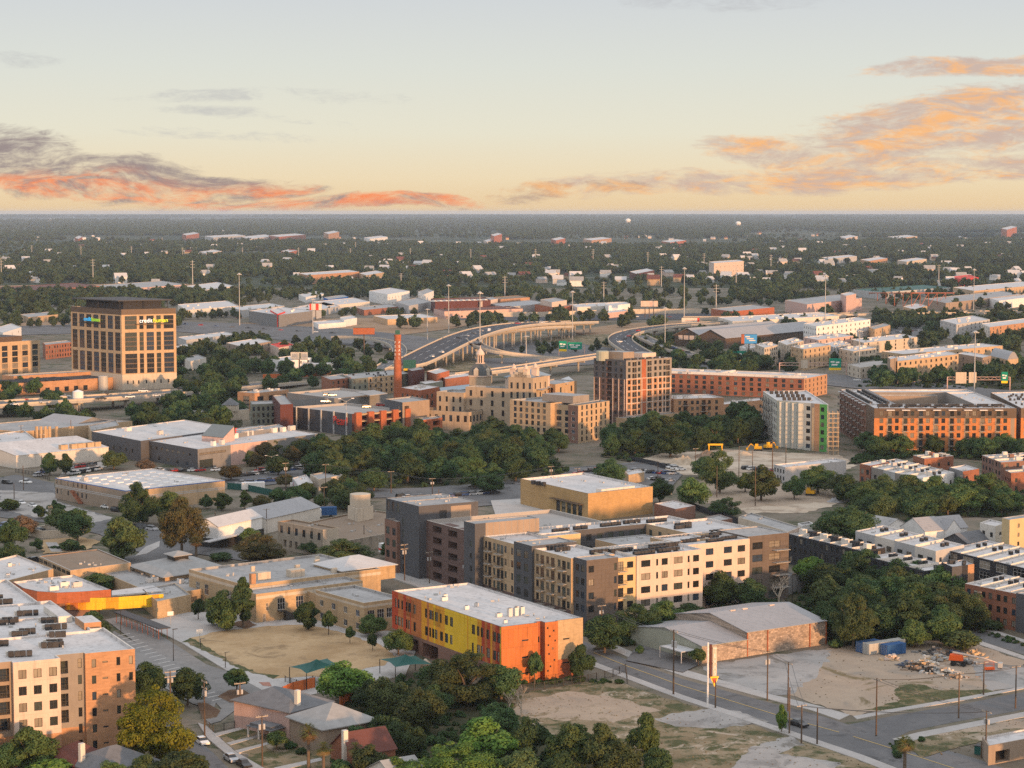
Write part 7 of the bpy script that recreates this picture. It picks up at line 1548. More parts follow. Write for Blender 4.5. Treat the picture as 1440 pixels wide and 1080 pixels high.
far('blue painted depot in the trees', (455, 418), (462, 421), (490, 417), 7, 'bluepaint', 'roofgrey'); far('white depot beside the blue one', (420, 414), (430, 418), (456, 413), 7, 'white')
# long shed, white and beige flats on the right
f = Fr((1020, 473), (1148, 461), 10); l = math.dist(P(1020, 473, 10), P(1148, 461, 10)); B = Bld('long_pavilion', 'long grey pavilion with double dark gables facing left', 'pavilion', mid(f.rect(0, l, 0, 50)))
B.gable(f.rect(0, l, 0, 26), 9, 15, 'bronze', 'roofmetal', along=1, over=1.5); B.gable(f.rect(6, l - 10, 26, 52), 9, 15, 'bronze', 'roofmetal', along=1, over=1.5); m = MB(); q = [f.pt(-.6, 27), f.pt(-.6, 44), f.pt(-.4, 44), f.pt(-.4, 27)]; m.prism(q[::-1], 6, 9.5); B.part('window', m, 'cream')
for k in range(3): m = MB(); q = [f.pt(-.75, 28 + k * 5.5), f.pt(-.75, 28.7 + k * 5.5), f.pt(-.5, 28.7 + k * 5.5), f.pt(-.5, 28 + k * 5.5)]; m.prism(q[::-1], 6, 9.5); B.part('mullion', m, 'framedark')
B.finish()
far('white apartment block with dark balconies behind the pavilion', (1130, 455), (1148, 459), (1224, 449), 17, 'white', rows=4, cols=12, ac=10); far('small brick corner building beside the white apartments', (1222, 460), (1230, 463), (1252, 457), 11, 'tan', 'roofgrey', rows=2, cols=4); far('white flat roofed store complex behind the pavilion', (1010, 446), (1030, 452), (1180, 444), 8, 'offwhite', ac=14)
for k, (L, F, R, h, w, lab) in enumerate([((1062, 484), (1075, 489), (1094, 485), 15, 'palestone', 'beige flats beside the blue billboard'), ((1094, 480), (1106, 485), (1130, 479), 14, 'palestone', 'beige flats with pale stair tower right of the billboard'), ((1112, 487), (1130, 491), (1168, 485), 15, 'tan', 'tan flats with stacked balconies above the freeway'), ((1158, 483), (1172, 488), (1196, 483), 12, 'lightgrey', 'light grey flats left of the tan ones'), ((1180, 490), (1200, 494), (1232, 489), 12, 'palestone', 'beige flats near the car park'), ((1130, 474), (1150, 478), (1200, 472), 11, 'pink', 'low pinkish roof block behind the beige flats'), ((1196, 477), (1215, 482), (1290, 474), 9, 'palestone', 'long low beige block right of the flats'), ((1040, 487), (1050, 491), (1066, 487), 11, 'offwhite', 'cream flats behind the billboard pole')]): far(lab, L, F, R, h, w, rows=4 if h > 12 else 3, cols=6, ac=6)
far('tan apartments with sunlit fronts across the freeway', (1248, 503), (1262, 508), (1348, 498), 15, 'tan', rows=4, cols=12, ac=6); far('brown end tower of the tan apartments', (1248, 502), (1252, 505), (1262, 503), 17, 'taupe'); far('long tan apartments behind the front ones', (1240, 494), (1270, 498), (1410, 486), 13, 'tan', rows=3, cols=14, ac=8); far('tan apartments with deep shaded front near the barrel roof', (1346, 497), (1382, 503), (1394, 500), 13, 'taupe', rows=3, cols=4)
q = quad((1392, 500), (1417, 506), (1432, 504), 11); B = Bld('barrel_hall', 'tan building with round barrel vault roof', 'hall', mid(q)); B.vol(q, 11, ['tan'], roof=None, par=0); m = MB(); a, b, c, d = [Vector(k) for k in q]
for k in range(10):
    t0, t1 = k / 10, (k + 1) / 10; z = lambda t: 11 + 5 * math.sin(math.pi * t); A, D = b.lerp(c, t0), b.lerp(c, t1); E, G = a.lerp(d, t0), a.lerp(d, t1)
    m.face([tuple(A) + (z(t0),), tuple(D) + (z(t1),), tuple(G) + (z(t1),), tuple(E) + (z(t0),)])
m.face([tuple(b.lerp(c, k / 10)) + (11 + 5 * math.sin(math.pi * k / 10),) for k in range(11)]); B.part('roof', m, 'roofmetal'); B.finish()
far('white and grey apartments by the far right trees', (1322, 450), (1345, 456), (1392, 449), 14, 'lightgrey', rows=4, cols=8, ac=8); far('brick fronted apartments at the far right edge', (1380, 455), (1392, 460), (1470, 450), 13, 'offwhite', rows=4, cols=8, side='orangebrick'); far('beige garage with long openings by the freeway', (1192, 512), (1210, 517), (1258, 510), 8, 'palestone', 'deck', rows=2, cols=6)
far('long salmon brick warehouse beyond the far freeway', (1000, 434), (1030, 438), (1089, 432), 9, 'terracotta', 'roofgrey'); far('pink stucco mill beyond the far freeway', (1104, 422), (1135, 428), (1212, 419), 13, 'pink', 'roofgrey', rows=1, cols=10); far('round topped pink tower block on the mill', (1182, 413), (1190, 416), (1204, 413), 20, 'pink'); far('small yellow brick house by the far freeway', (1270, 431), (1285, 435), (1304, 430), 9, 'tan', rows=1, cols=3); far('long low warehouse with white roof at far right', (1300, 420), (1330, 426), (1440, 414), 10, 'taupe', 'roofgrey'); far('white warehouses at the far right edge', (1390, 419), (1405, 423), (1470, 415), 10, 'white'); far('long tan stadium annex', (1340, 404), (1370, 409), (1470, 400), 11, 'tan', 'roofwhite'); far('red roofed hall in the far right', (1340, 389), (1352, 393), (1376, 390), 10, 'redpaint', 'redpaint')
B, v = far('low green roofed stadium stand with truss arch', (1200, 407), (1240, 411), (1340, 404), 9, 'lightgrey', 'teal'); 
m = MB(); q = [P3(1222 + k * 12, 412, 8 + 15 * math.sin(math.pi * min(1, max(0, k / 10)) ) ** .5 * 1.0) for k in range(11)]
for a, b in zip(q, q[1:]): m.tube(a, b, .6, .6, 5); m.tube((a[0], a[1], 7), b, .35, .35, 4); m.tube((a[0], a[1], 7), a, .35, .35, 4)
B.part('truss', m, 'terracotta')
# lit blocks far in the forest
for L, F, R, h, w, lab in [((997, 368), (1004, 370), (1046, 367), 26, 'cream', 'ribbed cream tower block standing alone in the forest'), ((420, 384), (432, 387), (505, 382), 14, 'orangebrick', 'sunlit sandy school with parapets at the forest edge'), ((505, 384), (515, 387), (540, 383), 12, 'tan', 'tan wing beside the sandy school'), ((256, 329), (262, 331), (280, 328), 20, 'terracotta', 'brick block on the left part of the forest horizon'), ((288, 332), (300, 334), (345, 331), 18, 'lightgrey', 'grey and red campus building far left'), ((340, 333), (352, 336), (385, 332), 16, 'cream', 'cream campus building far left'), ((378, 331), (392, 333), (430, 330), 20, 'terracotta', 'sunlit orange campus hall far left'), ((455, 327), (462, 329), (477, 326), 34, 'orangebrick', 'orange brick tower block on the far left horizon'), ((512, 334), (520, 336), (545, 333), 18, 'white', 'white far building right of the orange tower'), ((690, 330), (695, 332), (706, 329), 28, 'terracotta', 'domed orange church on the horizon'), ((680, 338), (685, 340), (695, 337), 12, 'cream', 'cream church hall below the domed church'), ((775, 336), (782, 338), (795, 335), 24, 'terracotta', 'small orange church far right of the flyover'), ((820, 336), (832, 338), (860, 335), 14, 'orangebrick', 'flat orange school in the far forest'), ((930, 339), (942, 341), (965, 338), 14, 'terracotta', 'low orange block far in the forest'), ((885, 382), (895, 385), (920, 380), 11, 'maroon', 'dark maroon house with white trim in the forest'), ((1210, 365), (1222, 367), (1248, 363), 16, 'orangebrick', 'sunlit orange school in the right forest'), ((1262, 366), (1275, 368), (1303, 364), 14, 'palestone', 'beige long school in the right forest'), ((1155, 362), (1165, 364), (1205, 360), 12, 'lightgrey', 'pale grey long roof in the right forest'), ((1408, 321), (1416, 323), (1430, 319), 40, 'terracotta', 'cluster of orange towers on the right horizon'), ((1180, 333), (1190, 335), (1206, 332), 16, 'cream', 'cream block on the right horizon'), ((1248, 333), (1262, 335), (1290, 332), 14, 'tan', 'tan low campus on the right horizon'), ((64, 308), (68, 310), (80, 308), 40, 'pink', 'pale refinery blocks on the left horizon'), ((92, 309), (100, 311), (122, 308), 30, 'pink', 'second pale refinery block on the left horizon'), ((280, 354), (290, 356), (312, 353), 12, 'cream', 'cream roof in the left forest'), ((395, 353), (405, 355), (418, 352), 10, 'terracotta', 'red roof in the middle left forest'), ((105, 334), (110, 336), (116, 333), 22, 'terracotta', 'red roofed church in the left forest')]:
    far(lab, L, F, R, h, w, rows=3 if h > 15 else 2, cols=7)
for px, py, lab in ((883, 314, 'white water tower on the right of the horizon centre'), (1038, 318, 'white water tower further right on the horizon')):
    x, y = P(px, py + 6); s = 1.0; g = Grp('water_tower', lab, 'water tower', (x, y)); k = mpp(py + 6); m = MB(); R_ = 3.9 * k; z = 7 * k
    m.lathe(x, y, [(R_ * math.sin(math.pi * j / 10), z + R_ * .75 * (1 - math.cos(math.pi * j / 10))) for j in range(11)], 16); g.part('tank', m, 'white')
    for j in range(6): m = MB(); a = j * 1.047; m.tube((x + R_ * .8 * math.cos(a), y + R_ * .8 * math.sin(a), 0), (x + R_ * .8 * math.cos(a), y + R_ * .8 * math.sin(a), z + R_ * .6), .5 * k * .6, .5 * k * .6, 5); g.part('leg', m, 'lightgrey')
# forest houses
HM = []
for i, (w, r_) in enumerate([('offwhite', 'roofwhite'), ('white', 'shinglelight'), ('cream', 'roofgrey'), ('lightgrey', 'roofsilver'), ('tan', 'shinglered'), ('white', 'roofsilver')]):
    m = MB(); m.box(0, 0, 0, 13, 9, 4.6); mw = m.mesh('wall', [w]); m = MB()
    for s in (-1, 1): m.face([(-7, s * 5, 4.3), (7, s * 5, 4.3), (7, 0, 7.4), (-7, 0, 7.4)][::s])
    for s in (-1, 1): m.face([(s * 6.5, -4.5, 4.6), (s * 6.5, 4.5, 4.6), (s * 6.5, 0, 7.2)])
    HM.append((mw, m.mesh('roof', [r_]), r_))
hn = 0; HS = []
for px0, px1, py0, py1, n in ((0, 480, 345, 402, 52), (480, 960, 348, 404, 70), (960, 1440, 346, 402, 92), (0, 1440, 326, 348, 76)):
    for k in range(n): HS.append((rng.uniform(px0, px1), rng.uniform(py0, py1)))
HS.sort(key=lambda q: (int(q[1] / 14), q[0])); rown = {}
for px, py in HS:
    x, y = P(px, py); FARB.append((x, y, 9)); mw, mr, rn = rng.choice(HM); row = int(py / 14); rown[row] = rown.get(row, 0) + 1
    near = {23: 'near the horizon', 24: 'in the far forest band', 25: 'in the middle forest band', 26: 'in the nearer forest band', 27: 'in the forest below the tall pylons', 28: 'at the near edge of the forest'}.get(row, 'in the forest')
    r = thing('forest_house', 'roof of house %s from the left %s' % (ordinal(rown[row] - 1), near), 'house', (x, y, 0), rng.uniform(-.6, .9), 'houses showing between the forest trees'); s = rng.uniform(.8, 1.5); r.scale = (s, s, s * rng.uniform(1.1, 1.6)); link('wall', mw, r); link('roof', mr, r)
# billboards and road signs
def board(name, label, px, pb, pt0, pt1, wpx, m, legs=1, edge='framedark', deg=0.0, deco=()):
    x, y = P(px, pb); k = mpp(pb); g = Grp(name, label, 'billboard' if name == 'billboard' else 'road sign', (x, y)); z1, z0 = hgt(pt0, pb), hgt(pt1, pb); w = wpx * k; c, s = math.cos(rad(deg)), math.sin(rad(deg))
    b = MB(); b.box(x, y, z0, w, .5, z1 - z0, rad(deg)); g.part('panel', b, m); b = MB()
    for zz in (z0 - .25, z1): b.box(x, y + .05, zz, w + .3, .7, .25, rad(deg))
    g.part('frame', b, edge)
    for u0, u1, v0, v1, mm in deco:
        b = MB(); uc = (u0 + u1 - 1) / 2 * w; b.box(x + uc * c + .3 * s, y + uc * s - .3 * c, z0 + (z1 - z0) * v0, (u1 - u0) * w, .06, (z1 - z0) * (v1 - v0), rad(deg)); g.part('lettering', b, mm)
    for j in range(legs): b = MB(); u = (j - (legs - 1) / 2) * w * .25; b.tube((x + u, y + .5, 0), (x + u, y + .5, z0), .45, .45, 7); g.part('post', b, 'galv' if name != 'billboard' else 'bronze')
    return g
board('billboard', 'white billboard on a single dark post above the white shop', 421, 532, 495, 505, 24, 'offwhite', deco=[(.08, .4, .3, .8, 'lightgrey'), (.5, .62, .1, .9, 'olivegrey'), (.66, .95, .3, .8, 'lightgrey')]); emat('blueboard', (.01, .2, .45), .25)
board('billboard', 'bright blue billboard with pale lettering in front of the pavilion', 1053, 512, 470, 483, 22, 'blueboard', deco=[(.25, .55, .68, .82, 'offwhite'), (.35, .8, .48, .6, 'offwhite'), (.5, .9, .28, .4, 'offwhite'), (.0, .2, .0, 1, 'terracotta')]); board('billboard', 'cream billboard on dark posts above the freeway wall', 913, 447, 423, 431, 24, 'cream', 3, deco=[(.52, .68, .05, .8, 'pink')]); board('billboard', 'white billboard with a red end panel near the pavilion', 971, 458, 447, 454, 25, 'offwhite', 2, deco=[(.2, .75, .4, .55, 'pink'), (.88, 1, 0, 1, 'redpaint')]); board('billboard', 'dark rust coloured billboard back beside the loop ramp', 512, 504, 461, 470, 30, 'terracotta'); board('billboard', 'red and white billboard beside the red storage building', 444, 450, 427, 436, 17, 'offwhite', deco=[(.0, .15, 0, 1, 'redpaint'), (.5, .75, 0, 1, 'redpaint')])
def gantry(label, x0, x1, pb, pt, signs):
    a, b = P(x0, pb), P(x1, pb); z = hgt(pt, pb); g = Grp('sign_gantry', label, 'sign gantry', a); m = MB()
    for q in (a, b): m.tube(q + (0,), q + (z,), .4, .35, 6)
    d = Vector(b) - Vector(a); n = max(3, int(d.length / 2.4))
    for zz in (z - 1.8, z): m.tube(a + (zz,), b + (zz,), .16, .16, 4)
    for k in range(n): p, q = Vector(a) + d * (k / n), Vector(a) + d * ((k + 1) / n); m.tube((p.x, p.y, z - 1.8 if k % 2 else z), (q.x, q.y, z if k % 2 else z - 1.8), .09, .09, 4)
    g.part('truss', m, 'pink')
    for u0, u1, v0, v1, mm in signs:
        m = MB(); p, q = Vector(a) + d * u0, Vector(a) + d * u1; m.box((p.x + q.x) / 2, (p.y + q.y) / 2 - .5, z + v0, (q - p).length, .15, v1 - v0, math.atan2(d.y, d.x)); g.part('sign_panel', m, mm)
        if mm == 'signgreen':
            m = MB()
            for t0, t1, vz in ((.12, .45, .55), (.55, .85, .5), (.2, .7, .25)):
                e, h_ = p.lerp(q, t0), p.lerp(q, t1); m.box((e.x + h_.x) / 2, (e.y + h_.y) / 2 - .62, z + v0 + (v1 - v0) * vz, (h_ - e).length, .06, (v1 - v0) * .16, math.atan2(d.y, d.x))
            g.part('lettering', m, 'white')
G_, Yl, Wt = 'signgreen', 'signyellow', 'palestone'
gantry('gantry with two green and yellow signs above the brick apartments', 1004, 1056, 512, 499, [(.28, .6, -3.2, 2.4, G_), (.32, .6, -4.6, -3.2, Yl), (.62, .9, -3, 3, G_), (.66, .88, -4.4, -3, Yl)]); gantry('long gantry with one green sign at its right end', 1096, 1190, 528, 510, [(.32, .42, -3.6, 2, Wt), (.74, .92, -3.4, 3, G_), (.74, .92, -5, -3.4, Yl)]); gantry('gantry with two blank backs and a green sign above the orange block', 1332, 1420, 549, 530, [(.13, .3, -4, 3, Wt), (.34, .46, -3.6, 3, Wt), (.86, .96, -2.4, 3.2, G_), (.86, .96, -3.8, -2.4, Yl)]); gantry('green overhead sign above the freeway behind the tower', 786, 822, 500, 486, [(0, .3, -2.6, 3.6, G_), (0, .3, -4.4, -2.6, Yl), (.34, .9, -2.8, 2.6, G_)]); gantry('pale green and yellow sign bridge beside the chimney', 567, 586, 525, 512, [(.0, .95, -3, 3, 'teal'), (.05, .5, -4.5, -3, Yl)])
# ------------------------------------------------------------------ trees one by one
D, Md, Br, Ol, Ye, Au = 'leaf_dark', 'leaf_mid', 'leaf_bright', 'leaf_olive', 'leaf_yellow', 'leaf_autumn'
T = tree
T(222, 1078, 960, 116, 'broad', Ye, 'big yellow green tree in front of the cream apartment block'); T(208, 990, 926, 52, 'broad', D, 'dark bushy tree between the brick end wall and the parking bays'); T(264, 992, 934, 58, 'broad', D, 'dark tree beside the double crossarm pole at the car park'); T(333, 976, 938, 44, 'small', D, 'round dark tree on the kerbed traffic island'); T(352, 1012, 983, 36, 'shrub', D, 'dark bush beside the car park fence', cat='bush'); T(362, 1010, 986, 30, 'shrub', D, 'smaller dark bush touching the fence', cat='bush'); T(389, 1056, 1026, 44, 'small', Md, 'small rounded tree on the front lawn of the pink house')
T(408, 1054, 1042, 22, 'shrub', D, 'low dark shrub by the pink house porch', cat='bush'); T(424, 1062, 1050, 20, 'shrub', D, 'second low dark shrub below the pink house', cat='bush')
T(434, 1082, 1012, 36, 'palm', 'leaf_palm', 'golden fan palm in front of the light grey house', cat='palm'); T(455, 1090, 1040, 34, 'palm', 'leaf_palm', 'shorter palm right of the golden one', cat='palm'); T(500, 1092, 1040, 30, 'palm', 'leaf_palm', 'palm in front of the maroon roof', cat='palm'); T(1272, 1092, 1030, 36, 'palm', 'leaf_palm', 'fan palm with brown skirt on the street corner', cat='palm')
T(484, 987, 927, 84, 'broad', Br, 'bright green tree beside the teal canopy'); T(42, 1088, 1016, 74, 'upright', Md, 'tall bright tree in front of the cream block'); T(6, 1092, 1042, 60, 'broad', D, 'dark tree in the bottom left corner'); T(76, 1100, 1064, 74, 'shrub', Br, 'bright bush at the bottom left', cat='bush'); T(205, 1110, 1058, 50, 'broad', Ol, 'olive bush beside the blue grey roof', cat='bush'); T(258, 1112, 1052, 90, 'broad', Ol, 'olive tree at the bottom between street and roofs')
T(655, 992, 912, 120, 'broad', Ol, 'large dark olive tree below the striped school'); T(612, 985, 928, 70, 'broad', D, 'dark tree left of the large olive one'); T(705, 985, 930, 66, 'broad', D, 'dark tree right of the large olive one'); T(545, 1015, 948, 70, 'broad', Ol, 'olive tree between orange fence and playground'); T(520, 1002, 955, 50, 'broad', D, 'dark tree behind the orange fence'); T(590, 1035, 965, 76, 'broad', Ol, 'brownish tree in the middle of the bottom grove'); T(540, 1056, 1000, 60, 'broad', D, 'dark tree beside the maroon roof'); T(575, 1068, 1012, 52, 'broad', D, 'dark rounded tree above the pale blue roof')
T(680, 1078, 1004, 92, 'upright', Br, 'bright green feathery tree in the bottom grove'); T(742, 1072, 1006, 60, 'broad', D, 'dark tree right of the feathery green one'); T(805, 1085, 1010, 70, 'broad', Md, 'mid green tree at the edge of the dry lot'); T(640, 1112, 1040, 130, 'broad', Br, 'broad bright tree at the bottom edge'); T(560, 1108, 1060, 60, 'broad', Br, 'bright tree left of the broad one at the bottom'); T(735, 1108, 1052, 80, 'broad', Ol, 'grey olive tree at the bottom edge'); T(790, 1112, 1056, 60, 'broad', D, 'dark tree at the bottom right of the grove'); T(700, 1040, 985, 60, 'broad', D, 'dark tree above the bright feathery one'); T(845, 1092, 1012, 62, 'upright', Ol, 'thin dark tree on the scrub lot'); T(908, 1075, 998, 50, 'upright', Md, 'leafy tree standing alone on the scrub lot'); T(870, 1098, 1040, 70, 'broad', Ol, 'low olive tree at the lot bottom'); T(925, 1100, 1046, 50, 'broad', D, 'dark tree at the bottom right of the lot'); T(500, 1062, 1016, 40, 'broad', D, 'dark tree behind the maroon roof'); T(520, 1096, 1046, 60, 'broad', Ol, 'olive tree in front of the maroon house'); T(610, 1012, 960, 56, 'broad', D, 'dark tree filling the grove centre'); T(480, 1092, 1066, 36, 'shrub', D, 'dark shrub under the palms', cat='bush')
T(528, 1060, 1022, 46, 'broad', Ol, 'olive tree leaning over the maroon roof ridge'); T(155, 1114, 1068, 56, 'broad', Md, 'mid green tree in front of the blue grey roof'); T(1048, 692, 664, 34, 'broad', Md, 'mid green tree between the two tall trees on the construction lot'); T(990, 672, 640, 40, 'broad', D, 'dark tree beside the pale spoil heap'); T(733, 1008, 955, 40, 'bare', D, 'bare pale dead tree at the lot fence'); T(716, 1006, 966, 30, 'bare', D, 'smaller bare tree beside the dead one')
T(752, 962, 914, 30, 'small', D, 'young tree by the orange school wall'); T(817, 957, 903, 40, 'upright', D, 'taller young tree at the tan brick corner'); T(1099, 1030, 988, 20, 'upright', Br, 'slim bright tree on the pavement'); T(433, 887, 841, 38, 'upright', D, 'young tree in front of the old schoolhouse'); T(462, 894, 857, 26, 'small', D, 'smaller young tree at the field corner'); T(492, 906, 879, 18, 'small', D, 'little tree on the path to the striped school'); T(524, 916, 888, 20, 'small', D, 'little round tree before the striped school'); T(560, 922, 884, 46, 'broad', Md, 'leafy tree at the corner of the striped school'); T(524, 895, 862, 44, 'broad', Md, 'leafy tree against the tan school wing'); T(342, 884, 808, 44, 'column', D, 'tall dark column tree at the schoolhouse corner'); T(312, 884, 826, 50, 'broad', D, 'dark tree left of the column tree'); T(318, 888, 852, 36, 'shrub', Md, 'low green bush below the column tree', cat='bush'); T(279, 872, 840, 26, 'small', D, 'small tree at the concrete court corner'); T(300, 880, 852, 26, 'shrub', D, 'dark bush at the back of the court', cat='bush')
T(128, 884, 857, 36, 'shrub', D, 'dark bush in front of the orange screen', cat='bush'); T(140, 896, 868, 40, 'shrub', D, 'bush beside the walkway roof', cat='bush'); T(154, 904, 890, 16, 'shrub', D, 'tiny shrub by the brick corner', cat='bush'); T(138, 834, 803, 50, 'broad', D, 'dark tree tucked behind the rust fascia')
T(195, 740, 674, 56, 'broad', D, 'big dark tree against the tan box building'); T(240, 738, 686, 50, 'broad', Md, 'mid green tree at the box building corner'); T(170, 790, 721, 66, 'upright', Ol, 'big olive tree by the curved road'); T(256, 782, 694, 72, 'broad', Au, 'large rusty half bare tree by the curved road'); T(276, 790, 752, 26, 'palm', 'leaf_palm', 'small palm under the rusty tree', cat='palm'); T(109, 762, 712, 54, 'broad', D, 'dark tree in front of the car park'); T(84, 748, 712, 46, 'broad', Ol, 'olive tree beside the little lamp'); T(70, 742, 706, 26, 'bare', D, 'pale leafless tree by the car park'); T(32, 756, 722, 40, 'broad', 'leaf_brown', 'reddish brown tree in the garden'); T(18, 775, 728, 44, 'broad', D, 'dark tree at the left edge'); T(14, 800, 762, 50, 'broad', D, 'second dark tree at the left edge'); T(52, 776, 756, 22, 'small', D, 'small tree on the grass bank'); T(14, 718, 700, 36, 'shrub', Md, 'clipped green hedge mass beside white cars', cat='bush'); T(100, 775, 757, 34, 'shrub', D, 'dark shrub on the grass bank', cat='bush')
T(70, 668, 634, 24, 'upright', D, 'left one of two slim trees before the white warehouse'); T(92, 668, 636, 24, 'upright', D, 'right one of two slim trees before the white warehouse'); T(160, 660, 632, 40, 'broad', Ol, 'olive tree at the right end of the white warehouse'); T(205, 664, 645, 30, 'broad', 'leaf_brown', 'brownish tree before the dark hall'); T(366, 795, 748, 80, 'broad', Au, 'round golden brown tree behind the schoolhouse roof'); T(352, 768, 740, 34, 'broad', Md, 'green tree in front of the corner workshop'); T(485, 796, 756, 90, 'broad', Ol, 'olive tree mass behind the schoolhouse roof'); T(440, 780, 758, 40, 'broad', D, 'dark tree beside the old factory'); T(310, 788, 776, 40, 'shrub', D, 'dark shrub by the curved road', cat='bush'); T(545, 785, 760, 22, 'broad', D, 'small dark tree beside the brick garage corner'); T(312, 718, 690, 30, 'upright', Md, 'green tree at the box building corner by the sheds'); T(344, 716, 688, 24, 'column', Md, 'column tree behind the sheds'); T(368, 715, 695, 28, 'broad', Au, 'rusty tree behind the sheds'); T(325, 676, 652, 36, 'broad', Au, 'rusty round tree by the car park'); T(402, 686, 666, 32, 'broad', Au, 'rusty tree beside the mural building')
T(690, 695, 664, 42, 'broad', D, 'dark tree beside the tan gym'); T(858, 686, 642, 52, 'broad', D, 'dark tree behind the bright gym wall'); T(928, 708, 672, 40, 'broad', D, 'dark tree right of the gym'); T(973, 716, 668, 50, 'broad', Md, 'leafy tree by the mesh fence'); T(1012, 694, 628, 58, 'broad', Ol, 'tall olive tree on the construction lot'); T(1070, 704, 652, 50, 'upright', Ol, 'pair trunk tree on the construction lot'); T(1117, 702, 668, 36, 'broad', D, 'round tree on the construction lot'); T(1022, 728, 698, 54, 'broad', D, 'dark low tree at the mesh fence'); T(1150, 694, 652, 66, 'broad', Md, 'green tree behind the excavator'); T(1186, 700, 664, 56, 'broad', Ol, 'greyish tree above the rubble'); T(1192, 766, 708, 106, 'broad', D, 'very dark round tree beside the charcoal row')
T(850, 918, 862, 66, 'broad', D, 'dark tree below the grey apartment corner'); T(895, 900, 846, 80, 'broad', D, 'dark tree in front of the cream wall'); T(935, 892, 842, 60, 'broad', Md, 'leafy tree beside the cream wall'); T(1015, 858, 802, 60, 'broad', Md, 'green tree at the right end of the cream wall'); T(1052, 858, 812, 60, 'broad', D, 'dark tree below the taupe balconies'); T(970, 880, 846, 50, 'broad', D, 'dark tree behind the warehouse roof'); T(1095, 858, 800, 26, 'bare', D, 'leafless tree under the taupe balconies'); T(982, 936, 910, 30, 'small', Md, 'small bushy tree at the warehouse front'); T(900, 920, 906, 14, 'shrub', D, 'small shrub at the forecourt', cat='bush')
cluster([(1140, 842), (1190, 822), (1310, 832), (1350, 880), (1340, 905), (1200, 912), (1170, 890)], 24, (9, 13), 'in the big clump behind the containers', (D, D, Md, Ol), sep=.55); T(1142, 824, 780, 52, 'broad', Br, 'bright green tree above the grey bungalow'); T(1200, 912, 830, 70, 'broad', Ol, 'tall olive tree above the blue container'); T(1300, 806, 764, 40, 'upright', Ol, 'thin tall tree poking above the charcoal rows'); T(1352, 914, 884, 60, 'shrub', Ol, 'olive shrub beside the street and heaps', cat='bush'); T(1330, 908, 858, 56, 'upright', Md, 'willowy green tree at the lot edge'); T(1284, 910, 868, 50, 'upright', Md, 'willowy tree right of the containers'); T(1385, 884, 870, 60, 'shrub', D, 'dark hedge along the brick townhouses', cat='bush'); T(1364, 772, 748, 30, 'broad', Ol, 'rounded tree beside the white gabled house')
cluster([(440, 668), (470, 640), (560, 624), (700, 624), (810, 632), (800, 662), (700, 688), (560, 692), (470, 690)], 58, (9, 14), 'in the river belt below the brewery', (D, D, D, Ol, Md), sep=.6); cluster([(845, 640), (880, 615), (950, 600), (1060, 600), (1075, 622), (960, 640), (900, 652)], 24, (9, 15), 'in the belt below the residential tower', (D, D, Ol), sep=.6); T(918, 628, 575, 34, 'column', D, 'tall dark cypress in front of the tower corner'); T(1050, 612, 572, 22, 'column', D, 'dark cypress beside the salmon apartments'); T(985, 612, 580, 40, 'broad', D, 'dark tree before the salmon apartments')
cluster([(1185, 705), (1230, 702), (1330, 706), (1440, 694), (1440, 730), (1350, 728), (1280, 745), (1190, 722)], 26, (8, 12), 'in the belt below the modern townhouses', (D, Md, Ol, D), sep=.6); cluster([(1200, 652), (1215, 632), (1440, 628), (1440, 650), (1390, 648), (1290, 640)], 20, (8, 12), 'along the front of the orange apartments', (D, Md, D), sep=.62)
cluster([(170, 600), (200, 575), (330, 555), (340, 600), (300, 620), (200, 620)], 30, (9, 14), 'in the thicket right of the office tower', (D, D, Ol), sep=.6); cluster([(250, 560), (250, 500), (330, 490), (350, 530), (330, 555)], 18, (9, 13), 'in the grove beside the office tower', (D, D, Ol), sep=.65); cluster([(340, 662), (370, 640), (450, 640), (450, 662), (400, 672)], 13, (7, 10), 'behind the car park of the dark hall', (D, Ol, Au), sep=.7); cluster([(370, 720), (410, 700), (500, 690), (520, 715), (470, 725), (420, 720)], 14, (6, 9), 'around the food truck yard', (D, Md, Ol), sep=.65); cluster([(985, 545), (960, 500), (1060, 500), (1170, 505), (1180, 515), (1060, 520)], 16, (9, 13), 'behind the long brick apartments', (D, D, Ol), sep=.7); cluster([(1200, 545), (1260, 520), (1440, 520), (1440, 545), (1330, 545)], 18, (9, 12), 'in front of the tan apartments', (D, Ol), sep=.7)
NF = len(TREES)
cluster([(300, 545), (360, 480), (480, 480), (530, 500), (480, 530), (400, 535)], 30, (8, 12), 'around the white motel and billboard', (D, D, Ol), sep=.9); cluster([(0, 470), (0, 425), (200, 418), (330, 420), (330, 432), (100, 440)], 30, (9, 13), 'beyond the office tower', (D, D, Ol), sep=.9); cluster([(690, 500), (820, 478), (860, 480), (860, 500)], 12, (6, 9), 'under the freeway ramps', (D, Md), sep=.9)
cluster([(1240, 485), (1310, 460), (1440, 478), (1440, 500), (1340, 498)], 26, (9, 13), 'in front of the far right apartments', (D, D), sep=.7)
extra = []
def more(poly, n, hr):    # further trees, too many to single out: collected into the woods
    g = [P(*q) for q in poly]; xs = [q[0] for q in g]; ys = [q[1] for q in g]; k = 0
    while k < n:
        x, y = rng.uniform(min(xs), max(xs)), rng.uniform(min(ys), max(ys))
        if pin(g, x, y): extra.append((x, y, rng.uniform(*hr))); k += 1
TREES.sort(key=lambda t: t['y'])
for t in TREES[300:]: extra.append((t['x'], t['y'], t['h']))
del TREES[300:]
